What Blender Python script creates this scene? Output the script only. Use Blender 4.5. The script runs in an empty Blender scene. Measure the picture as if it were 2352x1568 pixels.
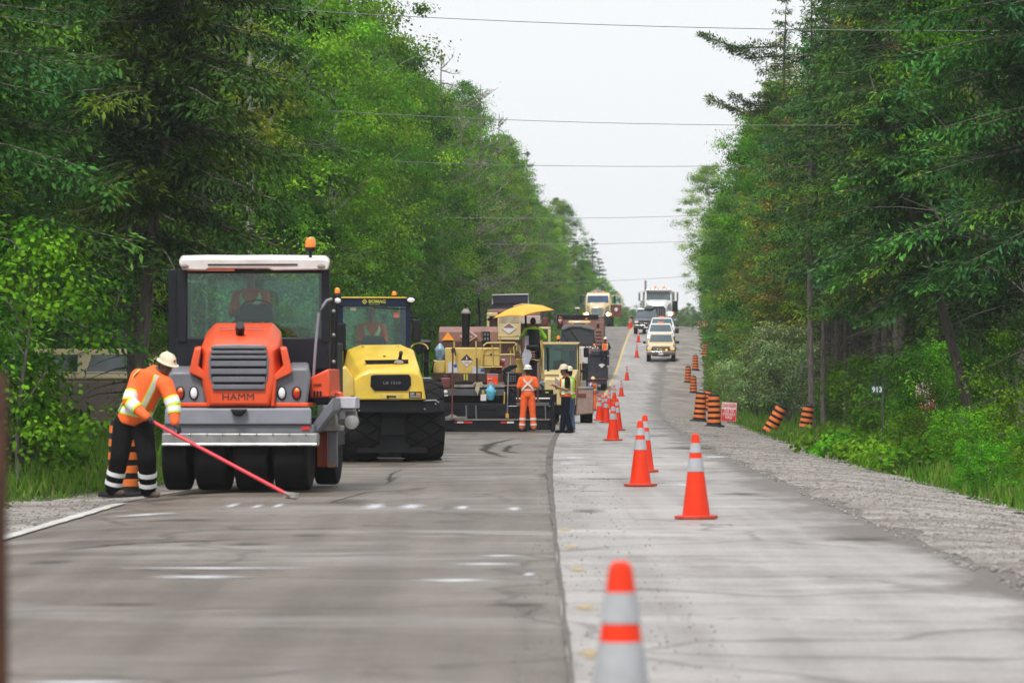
import bpy, bmesh, math, random
import numpy as np
from mathutils import Vector, Matrix, Euler

S = bpy.context.scene
COL = S.collection
R = math.radians
PI = math.pi

# ------------------------------------------------------------------ camera, sky, sun, exposure
EYE = 1.51
F = 160 / 36 * 2352            # focal length in pixels of a 2352 px wide picture
HX, HY = 1176.0, 866.0         # optical axis column / horizon row in that picture
cd = bpy.data.cameras.new('camera')
cam = bpy.data.objects.new('camera', cd); COL.objects.link(cam)
cam.location = (0, 0, EYE)
cam.rotation_euler = (R(90) + math.atan((HY - 784) / F), 0, 0)
cd.lens = 160; cd.sensor_width = 36; cd.clip_start = 0.5; cd.clip_end = 6000
cd.dof.use_dof = True; cd.dof.focus_distance = 112; cd.dof.aperture_fstop = 5.2
S.camera = cam

SUN_EL, SUN_AZ = R(58), R(200)          # high, a little behind the camera and to the left
W = bpy.data.worlds.new('World'); S.world = W; W.use_nodes = True
nt = W.node_tree; nt.nodes.clear()
wo = nt.nodes.new('ShaderNodeOutputWorld'); bg = nt.nodes.new('ShaderNodeBackground')
sky = nt.nodes.new('ShaderNodeTexSky'); sky.sky_type = 'NISHITA'; sky.sun_disc = False
sky.sun_elevation = SUN_EL; sky.sun_rotation = SUN_AZ; sky.air_density = 1.0; sky.dust_density = 4.0; sky.ozone_density = 1.0
mx = nt.nodes.new('ShaderNodeMixRGB'); mx.inputs[0].default_value = 0.86     # thin bright overcast over the blue
mx.inputs[2].default_value = (7.95, 8.1, 8.3, 1)
nt.links.new(sky.outputs[0], mx.inputs[1]); nt.links.new(mx.outputs[0], bg.inputs[0])
bg.inputs[1].default_value = 0.1
nt.links.new(bg.outputs[0], wo.inputs[0])
sl = bpy.data.lights.new('sun', 'SUN'); sl.energy = 2.7; sl.angle = R(13); sl.color = (1.0, 0.965, 0.91)
so = bpy.data.objects.new('sun', sl); COL.objects.link(so)
sdir = Vector((math.sin(SUN_AZ) * math.cos(SUN_EL), math.cos(SUN_AZ) * math.cos(SUN_EL), math.sin(SUN_EL)))
so.rotation_euler = sdir.to_track_quat('Z', 'Y').to_euler(); so.location = (0, -20, 60)
S.view_settings.view_transform = 'Standard'; S.view_settings.look = 'None'
S.view_settings.exposure = 0.44; S.view_settings.gamma = 1.0; S.view_settings.use_curve_mapping = False
S.cycles.use_denoising = True
S.cycles.max_bounces = 7; S.cycles.diffuse_bounces = 3; S.cycles.glossy_bounces = 3
S.cycles.transmission_bounces = 5; S.cycles.transparent_max_bounces = 8; S.cycles.volume_bounces = 0
S.cycles.caustics_reflective = False; S.cycles.caustics_refractive = False

# ------------------------------------------------------------------ the lie of the land
def spline(pts):
    xs = np.array([p[0] for p in pts], float); ys = np.array([p[1] for p in pts], float)
    h = np.diff(xs); dl = np.diff(ys) / h
    m = np.zeros(len(xs)); m[0], m[-1] = dl[0], dl[-1]
    for i in range(1, len(xs) - 1):
        m[i] = 0 if dl[i-1] * dl[i] <= 0 else (h[i-1] + h[i]) * dl[i-1] * dl[i] / (h[i] * dl[i-1] + h[i-1] * dl[i])
    def f(x):
        x = np.asarray(x, float)
        i = np.clip(np.searchsorted(xs, x) - 1, 0, len(h) - 1)
        t = (x - xs[i]) / h[i]
        a = (1 + 2*t) * (1-t)**2; b = t * (1-t)**2; c = t*t*(3-2*t); e = t*t*(t-1)
        return a*ys[i] + b*h[i]*m[i] + c*ys[i+1] + e*h[i]*m[i+1]
    return f
RX = spline([(-80, -.25), (0, .15), (22, .28), (47, .43), (86, .75), (127, 1.35), (180, 2.6), (230, 4.1), (285, 6.1), (312, 7.2),
             (385, 10), (430, 11.7), (475, 14.2), (520, 19), (600, 33), (700, 62), (900, 150), (1600, 480)])
RZ = spline([(-80, 0), (0, 0), (150, -.005), (200, -.02), (230, .05), (260, .45), (290, 1.3), (318, 2.65), (345, 4.0), (390, 5.7),
             (425, 6.2), (460, 6.0), (520, 4.6), (600, 2), (700, 0), (1600, -3)])
EDGE = spline([(-80, -5.65), (56, -5.65), (63, -5.1), (76, -4.1), (90, -3.9), (1600, -3.9)])      # left edge of the asphalt
CR = spline([(-400, 3), (-60, 2.2), (-30, 1.0), (-14, .35), (-8, 0), (-6.4, -.12), (-4, 0), (0, 0), (3.6, 0), (6.0, -.2), (7.6, -.42), (10, -.15),
             (14, .2), (30, 1.0), (60, 2.2), (400, 3)])
def gz(d, o):
    """ground height at distance d and offset o from the centre line"""
    return RZ(d) + CR(o)
def wp(d, o, dz=0.0):
    return (float(RX(d) + o), float(d), float(gz(d, o) + dz))
def px(vx, vy, d):
    """world X, Z of a picture point that lies d metres away"""
    return ((vx - HX) / F * d, EYE - (vy - HY) / F * d)

# ------------------------------------------------------------------ materials
MATS = {}
def nodes(name):
    m = bpy.data.materials.new(name); m.use_nodes = True
    t = m.node_tree; b = t.nodes['Principled BSDF']
    return m, t, b
def N(t, kind, **kw):
    n = t.nodes.new('ShaderNode' + kind)
    for k, v in kw.items():
        if k.startswith('i'):
            key = int(k[1:]) if k[1:].isdigit() else k
            n.inputs[key].default_value = v
        else: setattr(n, k, v)
    return n
def mat(name, col, rough=.5, metal=0., var=.12, scale=6., bump=0., dirt=0., dirtcol=(.16, .13, .10), spec=.5, coat=0., alpha=1.):
    """painted / plastic / cloth surface: colour with uneven wear, roughness breakup and optional dust patches"""
    if name in MATS: return MATS[name]
    m, t, b = nodes(name); L = t.links
    tc = N(t, 'TexCoord'); n1 = N(t, 'TexNoise'); n1.inputs['Scale'].default_value = scale; n1.inputs['Detail'].default_value = 5
    L.new(tc.outputs['Object'], n1.inputs['Vector'])
    rp = N(t, 'ValToRGB'); rp.color_ramp.elements[0].position = .3; rp.color_ramp.elements[1].position = .7
    lo = [c * (1 - var) for c in col]; hi = [min(1, c * (1 + var)) for c in col]
    rp.color_ramp.elements[0].color = (*lo, 1); rp.color_ramp.elements[1].color = (*hi, 1)
    L.new(n1.outputs['Fac'], rp.inputs['Fac'])
    out = rp.outputs['Color']
    if dirt:
        n2 = N(t, 'TexNoise'); n2.inputs['Scale'].default_value = scale * .45; n2.inputs['Detail'].default_value = 8; n2.inputs['Roughness'].default_value = .7
        L.new(tc.outputs['Object'], n2.inputs['Vector'])
        r2 = N(t, 'ValToRGB'); r2.color_ramp.elements[0].position = .45; r2.color_ramp.elements[1].position = .75
        L.new(n2.outputs['Fac'], r2.inputs['Fac'])
        mu = N(t, 'Math', operation='MULTIPLY'); mu.inputs[1].default_value = dirt; L.new(r2.outputs['Color'], mu.inputs[0])
        mm = N(t, 'MixRGB'); mm.inputs[2].default_value = (*dirtcol, 1); L.new(mu.outputs[0], mm.inputs[0]); L.new(out, mm.inputs[1]); out = mm.outputs[0]
    L.new(out, b.inputs['Base Color'])
    mr = N(t, 'MapRange'); mr.inputs['To Min'].default_value = max(.02, rough - .1); mr.inputs['To Max'].default_value = min(1, rough + .12)
    L.new(n1.outputs['Fac'], mr.inputs['Value']); L.new(mr.outputs[0], b.inputs['Roughness'])
    b.inputs['Metallic'].default_value = metal; b.inputs['Specular IOR Level'].default_value = spec
    if coat: b.inputs['Coat Weight'].default_value = coat; b.inputs['Coat Roughness'].default_value = .12
    if bump:
        n3 = N(t, 'TexNoise'); n3.inputs['Scale'].default_value = scale * 7; n3.inputs['Detail'].default_value = 4
        L.new(tc.outputs['Object'], n3.inputs['Vector'])
        bu = N(t, 'Bump'); bu.inputs['Strength'].default_value = bump; bu.inputs['Distance'].default_value = .02
        L.new(n3.outputs['Fac'], bu.inputs['Height']); L.new(bu.outputs[0], b.inputs['Normal'])
    MATS[name] = m
    return m
def glass(name, col=(.78, .97, .92), trans=.93, rough=.04):
    """thin vehicle glass: mostly see-through, mirror-like at the surface"""
    if name in MATS: return MATS[name]
    m, t, b = nodes(name); L = t.links; t.nodes.remove(b)
    tr = N(t, 'BsdfTransparent'); tr.inputs[0].default_value = (*[c * trans for c in col], 1)
    gl = N(t, 'BsdfGlossy'); gl.inputs['Roughness'].default_value = rough
    fr = N(t, 'LayerWeight'); fr.inputs[0].default_value = .12
    mr = N(t, 'MapRange'); mr.inputs['To Min'].default_value = .05; mr.inputs['To Max'].default_value = .85; L.new(fr.outputs['Fresnel'], mr.inputs[0])
    mi = N(t, 'MixShader'); L.new(mr.outputs[0], mi.inputs[0]); L.new(tr.outputs[0], mi.inputs[1]); L.new(gl.outputs[0], mi.inputs[2])
    L.new(mi.outputs[0], t.nodes['Material Output'].inputs[0]); MATS[name] = m
    return m
def emit(name, col, st):
    if name in MATS: return MATS[name]
    m, t, b = nodes(name)
    b.inputs['Base Color'].default_value = (*col, 1); b.inputs['Emission Color'].default_value = (*col, 1); b.inputs['Emission Strength'].default_value = st
    b.inputs['Roughness'].default_value = .2; MATS[name] = m
    return m

# ------------------------------------------------------------------ scene helpers
def link(o, parent=None):
    COL.objects.link(o)
    if parent is not None: o.parent = parent
    return o
def tag(o, label=None, cat=None, group=None, kind=None):
    if label: o['label'] = label
    if cat: o['category'] = cat
    if group: o['group'] = group
    if kind: o['kind'] = kind
    return o
def thing(name, label, cat, loc=(0, 0, 0), rz=0., group=None, rot=None):
    o = bpy.data.objects.new(name, None); o.empty_display_size = .3; link(o)
    o.location = loc; o.rotation_euler = rot if rot else (0, 0, rz)
    return tag(o, label, cat, group)
def copy_tree(o, parent=None):
    c = o.copy(); COL.objects.link(c); c.parent = parent
    for ch in list(o.children): copy_tree(ch, c)
    return c

class MB:
    """collects shells; build() links them as one mesh object"""
    def __init__(s): s.v = []; s.f = []
    def add(s, vs, fs):
        k = len(s.v); s.v += [tuple(map(float, p)) for p in vs]; s.f += [tuple(i + k for i in q) for q in fs]; return s
    def box(s, c, d, rot=None):
        x, y, z = d[0]/2, d[1]/2, d[2]/2
        vs = [Vector((a*x, b*y, e*z)) for e in (-1, 1) for a, b in ((-1, -1), (1, -1), (1, 1), (-1, 1))]
        M = Euler(rot).to_matrix() if rot else None
        vs = [(M @ p if M else p) + Vector(c) for p in vs]
        return s.add(vs, [(3, 2, 1, 0), (4, 5, 6, 7), (0, 1, 5, 4), (1, 2, 6, 5), (2, 3, 7, 6), (3, 0, 4, 7)])
    def span(s, x0, x1, y0, y1, z0, z1):
        return s.box(((x0+x1)/2, (y0+y1)/2, (z0+z1)/2), (abs(x1-x0), abs(y1-y0), abs(z1-z0)))
    def loft(s, rings, cap=True):
        n = len(rings[0]); vs = [p for r in rings for p in r]; fs = []
        for i in range(len(rings) - 1):
            for j in range(n):
                a = i*n + j; b = i*n + (j+1) % n
                fs.append((a, b, b + n, a + n))
        if cap: fs.append(tuple(range(n-1, -1, -1))); fs.append(tuple(range((len(rings)-1)*n, len(rings)*n)))
        return s.add(vs, fs)
    def xz(s, pts, y0, y1):                        # outline in x,z swept along y
        return s.loft([[(p[0], y0, p[1]) for p in pts], [(p[0], y1, p[1]) for p in pts]])
    def yz(s, pts, x0, x1):
        return s.loft([[(x0, p[0], p[1]) for p in pts], [(x1, p[0], p[1]) for p in pts]])
    def xy(s, pts, z0, z1):
        return s.loft([[(p[0], p[1], z0) for p in pts], [(p[0], p[1], z1) for p in pts]])
    def tube(s, path, r, n=8):
        path = [Vector(p) for p in path]; rings = []
        rr = r if isinstance(r, (list, tuple)) else [r] * len(path)
        up = Vector((0, 0, 1))
        for i, p in enumerate(path):
            t = (path[min(i+1, len(path)-1)] - path[max(i-1, 0)]).normalized()
            a = t.cross(up if abs(t.z) < .95 else Vector((1, 0, 0))).normalized(); b = t.cross(a)
            rings.append([p + (a*math.cos(2*PI*k/n) + b*math.sin(2*PI*k/n)) * rr[i] for k in range(n)])
        return s.loft(rings)
    def lathe(s, prof, c=(0, 0, 0), axis='z', n=24, cap=True):
        rings = []
        for r, h in prof:
            ring = []
            for k in range(n):
                a = 2*PI*k/n; u, w = r*math.cos(a), r*math.sin(a)
                p = (u, w, h) if axis == 'z' else (h, u, w) if axis == 'x' else (u, h, w)
                ring.append((p[0]+c[0], p[1]+c[1], p[2]+c[2]))
            rings.append(ring)
        return s.loft(rings, cap)
    def ball(s, c, r, n=12, m=8, rot=None):
        rx, ry, rz = r if isinstance(r, (tuple, list)) else (r, r, r)
        M = Euler(rot).to_matrix() if rot else None
        rings = []
        for i in range(m + 1):
            ph = -PI/2 + PI*i/m; rad = max(math.cos(ph), .02)
            ring = []
            for k in range(n):
                p = Vector((rx*rad*math.cos(2*PI*k/n), ry*rad*math.sin(2*PI*k/n), rz*math.sin(ph)))
                ring.append((M @ p if M else p) + Vector(c))
            rings.append(ring)
        return s.loft(rings)
    def cap(s, p0, r0, p1, r1, n=12):
        """tapered capsule"""
        p0, p1 = Vector(p0), Vector(p1); t = (p1-p0).normalized()
        path, rr = [], []
        for a in (90, 65, 35): path.append(p0 - t*r0*math.sin(R(a))); rr.append(max(r0*math.cos(R(a)), r0*.05))
        path += [p0, p1]; rr += [r0, r1]
        for a in (35, 65, 90): path.append(p1 + t*r1*math.sin(R(a))); rr.append(max(r1*math.cos(R(a)), r1*.05))
        a = t.cross(Vector((0, 0, 1)) if abs(t.z) < .9 else Vector((0, 1, 0))).normalized(); b = t.cross(a)
        return s.loft([[p + (a*math.cos(2*PI*k/n) + b*math.sin(2*PI*k/n))*q for k in range(n)] for p, q in zip(path, rr)])
    def mesh(s, name, m=None, smooth=35):
        me = bpy.data.meshes.new(name); me.from_pydata(s.v, [], s.f); me.update()
        bm = bmesh.new(); bm.from_mesh(me); bmesh.ops.recalc_face_normals(bm, faces=bm.faces); bm.to_mesh(me); bm.free()
        if smooth: me.shade_smooth(); me.set_sharp_from_angle(angle=R(smooth))
        if m: me.materials.append(m)
        return me
    def build(s, name, m, parent=None, bev=0., seg=2, smooth=35, label=None):
        o = bpy.data.objects.new(name, s.mesh(name, m, smooth)); link(o, parent)
        if bev:
            b = o.modifiers.new('bevel', 'BEVEL'); b.width = bev; b.segments = seg; b.limit_method = 'ANGLE'; b.angle_limit = R(40)
            b.harden_normals = False
        if label: o['label'] = label
        return o
def text(body, name, m, parent, loc, size, depth=.004, rot=(R(90), 0, 0), align='CENTER', sx=1., bold=.0):
    cu = bpy.data.curves.new(name, 'FONT'); cu.body = body; cu.size = size; cu.extrude = depth; cu.align_x = align; cu.align_y = 'CENTER'
    cu.resolution_u = 3; cu.offset = bold * size
    t = bpy.data.objects.new(name, cu); COL.objects.link(t)
    dg = bpy.context.evaluated_depsgraph_get(); dg.update()
    me = bpy.data.meshes.new_from_object(t.evaluated_get(dg)); me.name = name
    bpy.data.objects.remove(t); bpy.data.curves.remove(cu)
    me.materials.clear(); me.materials.append(m)
    o = bpy.data.objects.new(name, me); link(o, parent); o.location = loc; o.rotation_euler = rot; o.scale = (sx, 1, 1)
    return o
def raw_mesh(name, V, Fq, m, nper):
    """fast mesh from arrays: V (n,3), faces (k,nper)"""
    me = bpy.data.meshes.new(name); V = np.asarray(V, np.float32); Fq = np.asarray(Fq, np.int32)
    me.vertices.add(len(V)); me.vertices.foreach_set('co', V.ravel())
    me.loops.add(Fq.size); me.loops.foreach_set('vertex_index', Fq.ravel())
    me.polygons.add(len(Fq)); me.polygons.foreach_set('loop_start', np.arange(0, Fq.size, nper, dtype=np.int32))
    me.update(calc_edges=True)
    if m: me.materials.append(m)
    return me
# ------------------------------------------------------------------ ground, road, shoulders
rng = np.random.default_rng(7)
def dsteps(d0, d1):
    out = [d0]
    while out[-1] < d1:
        d = out[-1]; out.append(d + (0.6 if 15 < d < 70 else 1.2 if 0 < d < 150 else 2.5 if d < 480 else 12))
    out[-1] = d1
    return np.array(out)
def wob(d, seed, amp, wl):
    r = np.random.default_rng(seed); y = np.zeros_like(d)
    for k in range(3):
        y += np.sin(d / (wl / (1.63**k)) * 2*PI + r.uniform(0, 6.28)) * amp / (1.45**k) * .45
    return y
def sheet(name, d0, d1, fl, fr, na, dz, m, kind=None, parent=None, jl=0, jr=0, wl=3., seed=0, off=True):
    ds = dsteps(d0, d1)
    l = fl(ds) + (wob(ds, seed + 1, jl, wl) if jl else 0); r = fr(ds) + (wob(ds, seed + 2, jr, wl) if jr else 0)
    u = np.linspace(0, 1, na)
    O = l[:, None] + (r - l)[:, None] * u[None]
    D = np.repeat(ds[:, None], na, 1)
    V = np.stack([RX(D) + O, D, gz(D, O) + dz], -1).reshape(-1, 3)
    n = len(ds); i = np.arange((n-1)*na).reshape(n-1, na)[:, :-1].ravel()
    me = raw_mesh(name, V, np.stack([i, i+1, i+na+1, i+na], 1), m, 4)
    a = me.attributes.new('off', 'FLOAT', 'POINT'); a.data.foreach_set('value', O.ravel().astype(np.float32))
    me.shade_smooth()
    o = bpy.data.objects.new(name, me); link(o, parent)
    if kind: o['kind'] = kind
    return o
K = lambda c: (lambda d: np.full_like(d, c))

def ground_mat():
    m, t, b = nodes('forest_floor'); L = t.links
    tc = N(t, 'TexCoord'); n = N(t, 'TexNoise'); n.inputs['Scale'].default_value = .9; n.inputs['Detail'].default_value = 9; n.inputs['Roughness'].default_value = .7
    L.new(tc.outputs['Object'], n.inputs['Vector'])
    rp = N(t, 'ValToRGB'); e = rp.color_ramp.elements
    e[0].position = .3; e[0].color = (.035, .03, .018, 1); e[1].position = .75; e[1].color = (.07, .12, .025, 1)
    x = e.new(.52); x.color = (.045, .075, .018, 1)
    L.new(n.outputs['Fac'], rp.inputs['Fac']); L.new(rp.outputs[0], b.inputs['Base Color']); b.inputs['Roughness'].default_value = .95
    bu = N(t, 'Bump'); bu.inputs['Distance'].default_value = .2; L.new(n.outputs['Fac'], bu.inputs['Height']); L.new(bu.outputs[0], b.inputs['Normal'])
    return m
def road_mat(name, c_lo, c_hi, c_dark, streak, rough, gravel=None, gravel_at=None, crack=.5, smear=None):
    """worn asphalt: mottled tone, tyre-polished streaks along the lane, dirt patches; optional gravel spilling in from the edge"""
    m, t, b = nodes(name); L = t.links
    tc = N(t, 'TexCoord')
    def noise(scale, detail=6, rough_=.6, sx=1, sy=1):
        mp = N(t, 'Mapping'); mp.inputs['Scale'].default_value = (sx, sy, 1); L.new(tc.outputs['Object'], mp.inputs[0])
        n = N(t, 'TexNoise'); n.inputs['Scale'].default_value = scale; n.inputs['Detail'].default_value = detail; n.inputs['Roughness'].default_value = rough_
        L.new(mp.outputs[0], n.inputs['Vector']); return n.outputs['Fac']
    def ramp(f, p0, p1, c0=(0, 0, 0), c1=(1, 1, 1)):
        r = N(t, 'ValToRGB'); r.color_ramp.elements[0].position = p0; r.color_ramp.elements[1].position = p1
        r.color_ramp.elements[0].color = (*c0, 1); r.color_ramp.elements[1].color = (*c1, 1); L.new(f, r.inputs[0]); return r.outputs[0]
    def mix(f, a, bb, mode='MIX'):
        x = N(t, 'MixRGB', blend_type=mode)
        if isinstance(f, float): x.inputs[0].default_value = f
        else: L.new(f, x.inputs[0])
        for k, v in ((1, a), (2, bb)):
            if isinstance(v, tuple): x.inputs[k].default_value = (*v, 1)
            else: L.new(v, x.inputs[k])
        return x.outputs[0]
    base = ramp(noise(.45, 8, .62, 1, .25), .36, .66, c_lo, c_hi)
    st = ramp(noise(1.0, 4, .5, 2.2, .05), .42, .64)                          # wheel streaks run with the lane
    s2 = N(t, 'Math', operation='MULTIPLY'); s2.inputs[1].default_value = streak; L.new(st, s2.inputs[0])
    base = mix(s2.outputs[0], base, c_dark)
    pat = ramp(noise(.22, 7, .7, 1, .35), .56, .68)
    p2 = N(t, 'Math', operation='MULTIPLY'); p2.inputs[1].default_value = .7; L.new(pat, p2.inputs[0])
    base = mix(p2.outputs[0], base, c_dark)
    if smear:                                                                  # pale smears, then dark dirt smears
        f1 = ramp(noise(.55, 8, .68, .5, 1.0), .46, .62); f2 = ramp(noise(.11, 4, .6, 1, .8), .38, .58)
        ml = N(t, 'Math', operation='MULTIPLY'); L.new(f1, ml.inputs[0]); L.new(f2, ml.inputs[1])
        m2 = N(t, 'Math', operation='MULTIPLY'); m2.inputs[1].default_value = .75; L.new(ml.outputs[0], m2.inputs[0])
        base = mix(m2.outputs[0], base, smear)
        f3 = ramp(noise(.9, 8, .72, .4, 1.3), .54, .70); m3 = N(t, 'Math', operation='MULTIPLY'); m3.inputs[1].default_value = .6; L.new(f3, m3.inputs[0])
        base = mix(m3.outputs[0], base, c_dark)
    fine = ramp(noise(26, 5, .8), .3, .7, (.6, .6, .6), (1.4, 1.4, 1.4))
    base = mix(.8, base, fine, 'MULTIPLY')
    # fine cracks
    mp = N(t, 'Mapping'); mp.inputs['Scale'].default_value = (.22, .16, 1); L.new(tc.outputs['Object'], mp.inputs[0])
    nz = N(t, 'TexNoise'); nz.inputs['Scale'].default_value = 3.; L.new(mp.outputs[0], nz.inputs['Vector'])
    ad = N(t, 'MixRGB'); ad.inputs[0].default_value = .25; L.new(mp.outputs[0], ad.inputs[1]); L.new(nz.outputs['Color'], ad.inputs[2])
    vo = N(t, 'TexVoronoi', feature='DISTANCE_TO_EDGE'); vo.inputs['Scale'].default_value = 1.6; L.new(ad.outputs[0], vo.inputs['Vector'])
    cr = ramp(vo.outputs['Distance'], .004, .02, (1, 1, 1), (0, 0, 0))
    c2 = N(t, 'Math', operation='MULTIPLY'); c2.inputs[1].default_value = crack; L.new(cr, c2.inputs[0])
    base = mix(c2.outputs[0], base, tuple(c * .45 for c in c_dark))
    if gravel:
        at = N(t, 'Attribute', attribute_name='off')
        na = N(t, 'MapRange'); na.inputs['From Min'].default_value = gravel_at[0]; na.inputs['From Max'].default_value = gravel_at[1]
        L.new(at.outputs['Fac'], na.inputs[0])
        g1 = N(t, 'Math', operation='ADD'); nn = noise(.5, 8, .7, 1, .4); sc = N(t, 'MapRange'); sc.inputs['To Min'].default_value = -.9; sc.inputs['To Max'].default_value = .9
        L.new(nn, sc.inputs[0]); L.new(sc.outputs[0], g1.inputs[0]); L.new(na.outputs[0], g1.inputs[1])
        gc = ramp(noise(16, 4, .75), .3, .7, tuple(c*.62 for c in gravel), tuple(min(1, c*1.25) for c in gravel))
        base = mix(ramp(g1.outputs[0], .35, .65), base, gc)
    L.new(base, b.inputs['Base Color'])
    rr = N(t, 'MapRange'); rr.inputs['To Min'].default_value = rough - .12; rr.inputs['To Max'].default_value = min(1, rough + .15); L.new(pat, rr.inputs[0]); L.new(rr.outputs[0], b.inputs['Roughness'])
    b.inputs['Specular IOR Level'].default_value = .35
    bu = N(t, 'Bump'); bu.inputs['Strength'].default_value = .5; bu.inputs['Distance'].default_value = .012; L.new(noise(60, 4, .7), bu.inputs['Height']); L.new(bu.outputs[0], b.inputs['Normal'])
    return m
def gravel_mat():
    m, t, b = nodes('gravel'); L = t.links; tc = N(t, 'TexCoord')
    v = N(t, 'TexVoronoi'); v.inputs['Scale'].default_value = 22; L.new(tc.outputs['Object'], v.inputs['Vector'])
    rp = N(t, 'ValToRGB'); e = rp.color_ramp.elements; e[0].color = (.15, .137, .124, 1); e[1].color = (.42, .395, .37, 1)
    L.new(v.outputs['Color'], rp.inputs[0])
    n = N(t, 'TexNoise'); n.inputs['Scale'].default_value = .7; n.inputs['Detail'].default_value = 8; L.new(tc.outputs['Object'], n.inputs['Vector'])
    r2 = N(t, 'ValToRGB'); r2.color_ramp.elements[0].position = .38; r2.color_ramp.elements[1].position = .62
    r2.color_ramp.elements[0].color = (.55, .51, .47, 1); r2.color_ramp.elements[1].color = (1.1, 1.1, 1.1, 1); L.new(n.outputs['Fac'], r2.inputs[0])
    mm = N(t, 'MixRGB', blend_type='MULTIPLY'); mm.inputs[0].default_value = 1; L.new(rp.outputs[0], mm.inputs[1]); L.new(r2.outputs[0], mm.inputs[2])
    L.new(mm.outputs[0], b.inputs['Base Color']); b.inputs['Roughness'].default_value = .9
    bu = N(t, 'Bump'); bu.inputs['Distance'].default_value = .03; L.new(v.outputs['Distance'], bu.inputs['Height']); L.new(bu.outputs[0], b.inputs['Normal'])
    return m

offs = np.array([-500, -300, -150, -80, -50, -35, -25, -18, -14, -11, -9, -8, -7, -6, -5, -4, -2, 0, 2, 3.6, 4.4, 5.2, 6, 6.8, 7.6, 8.6, 10, 12, 14, 18, 25, 35, 50, 80, 150, 300, 500.])
ds = np.concatenate([np.arange(-60, 480, 4.), np.arange(480, 1600, 20.)])
D, O = np.meshgrid(ds, offs, indexing='ij')
bumpy = np.where((O < -9) | (O > 8), 1, 0) * (np.sin(O*1.3 + D*.31) * .08 + np.sin(D*.17 - O*.5) * .1)
V = np.stack([RX(D) + O, D, gz(D, O) + bumpy - .03], -1).reshape(-1, 3)
na = len(offs); i = np.arange((len(ds)-1)*na).reshape(-1, na)[:, :-1].ravel()
me = raw_mesh('ground', V, np.stack([i, i+1, i+na+1, i+na], 1), ground_mat(), 4); me.shade_smooth()
tag(link(bpy.data.objects.new('ground', me)), kind='structure')

M_old = road_mat('old_asphalt', (.098, .079, .061), (.163, .136, .112), (.050, .038, .028), .5, .62, smear=(.27, .252, .236))
M_lane = road_mat('worn_lane', (.23, .214, .202), (.315, .297, .284), (.118, .101, .086), .45, .6, gravel=(.115, .098, .083), gravel_at=(1.9, 3.7), smear=(.42, .405, .39))
M_grav = gravel_mat()
sheet('road_shoulder', -40, 470, K(3.4), K(5.9), 9, .012, M_grav, 'structure', jl=.22, jr=.34, wl=9, seed=21)
sheet('road_lane', -40, 900, K(-.0), K(4.1), 9, .008, M_lane, 'structure', jl=.012, jr=.12, wl=9, seed=5)
sheet('road', -40, 900, EDGE, K(.03), 11, -.016, M_old, 'structure', jr=.0, wl=5, seed=9)
sheet('gravel_strip', -40, 470, lambda d: EDGE(d) - 1.35, lambda d: EDGE(d) + .06, 6, -.006, M_grav, 'structure', jl=.25, jr=.06, wl=4, seed=33)
M_seam = mat('tar_dirt', (.10, .086, .072), .8, var=.4, scale=3, bump=.4)
sheet('joint_strip', 14, 129, lambda d: .0 - .11*np.clip((d - 40)/50, 0, 1), K(.028), 3, .0125, M_seam, 'structure', jl=.012, jr=.008, wl=7, seed=41)
M_white = mat('road_white', (.46, .45, .43), .7, var=.25, scale=3, dirt=.6, dirtcol=(.25, .24, .23))
M_yel = mat('road_yellow', (.50, .36, .12), .7, var=.2, scale=3, dirt=.45, dirtcol=(.4, .38, .34))
sheet('edge_line', 14, 57.5, K(-5.56), K(-5.36), 3, .002, M_white, 'structure', jl=.02, jr=.02, wl=1.5, seed=3)
sheet('centre_line', 215, 470, K(.02), K(.17), 3, .016, M_yel, 'structure', jl=.012, jr=.012, wl=6, seed=4)
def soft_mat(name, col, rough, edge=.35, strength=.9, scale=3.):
    """thin film on the asphalt (painted wet shine, chalk, dirt) that breaks up towards its rim"""
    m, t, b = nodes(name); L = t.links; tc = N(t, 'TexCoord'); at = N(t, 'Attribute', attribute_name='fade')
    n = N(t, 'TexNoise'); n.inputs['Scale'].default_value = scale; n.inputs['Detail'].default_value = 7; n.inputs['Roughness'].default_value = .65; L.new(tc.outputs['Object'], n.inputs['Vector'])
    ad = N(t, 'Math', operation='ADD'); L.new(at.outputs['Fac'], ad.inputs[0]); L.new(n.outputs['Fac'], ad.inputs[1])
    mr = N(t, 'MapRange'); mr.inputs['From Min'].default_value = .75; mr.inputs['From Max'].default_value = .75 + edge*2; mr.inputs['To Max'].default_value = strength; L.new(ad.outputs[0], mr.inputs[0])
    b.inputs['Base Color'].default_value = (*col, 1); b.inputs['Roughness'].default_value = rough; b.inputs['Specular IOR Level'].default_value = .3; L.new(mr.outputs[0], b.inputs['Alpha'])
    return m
def patch(name, d, o, w, l, m, dz, seed, parent=None):
    r = random.Random(seed); k = 24; nr = 5; ph = [r.uniform(.75, 1.2) for _ in range(k)]; vs = [wp(d, o, dz)]; fd = [1.]
    for q in range(1, nr + 1):
        u = q/nr
        for a in range(k): vs.append(wp(d + l*.62*u*math.sin(2*PI*a/k)*ph[a], o + w*.62*u*math.cos(2*PI*a/k)*ph[(a+5) % k], dz)); fd.append(1 - u)
    fs = [(0, 1 + a, 1 + (a+1) % k) for a in range(k)] + [(1 + q*k + a, 1 + (q+1)*k + a, 1 + (q+1)*k + (a+1) % k, 1 + q*k + (a+1) % k) for q in range(nr - 1) for a in range(k)]
    me = bpy.data.meshes.new(name); me.from_pydata(vs, [], fs); me.update(); me.materials.append(m)
    at = me.attributes.new('fade', 'FLOAT', 'POINT'); at.data.foreach_set('value', fd)
    return link(bpy.data.objects.new(name, me), parent)
M_yd0 = soft_mat('worn_yellow', (.46, .34, .14), .7, .4, .8, 9.)
road_obj = bpy.data.objects['road']; lane_obj = bpy.data.objects['road_lane']
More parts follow.
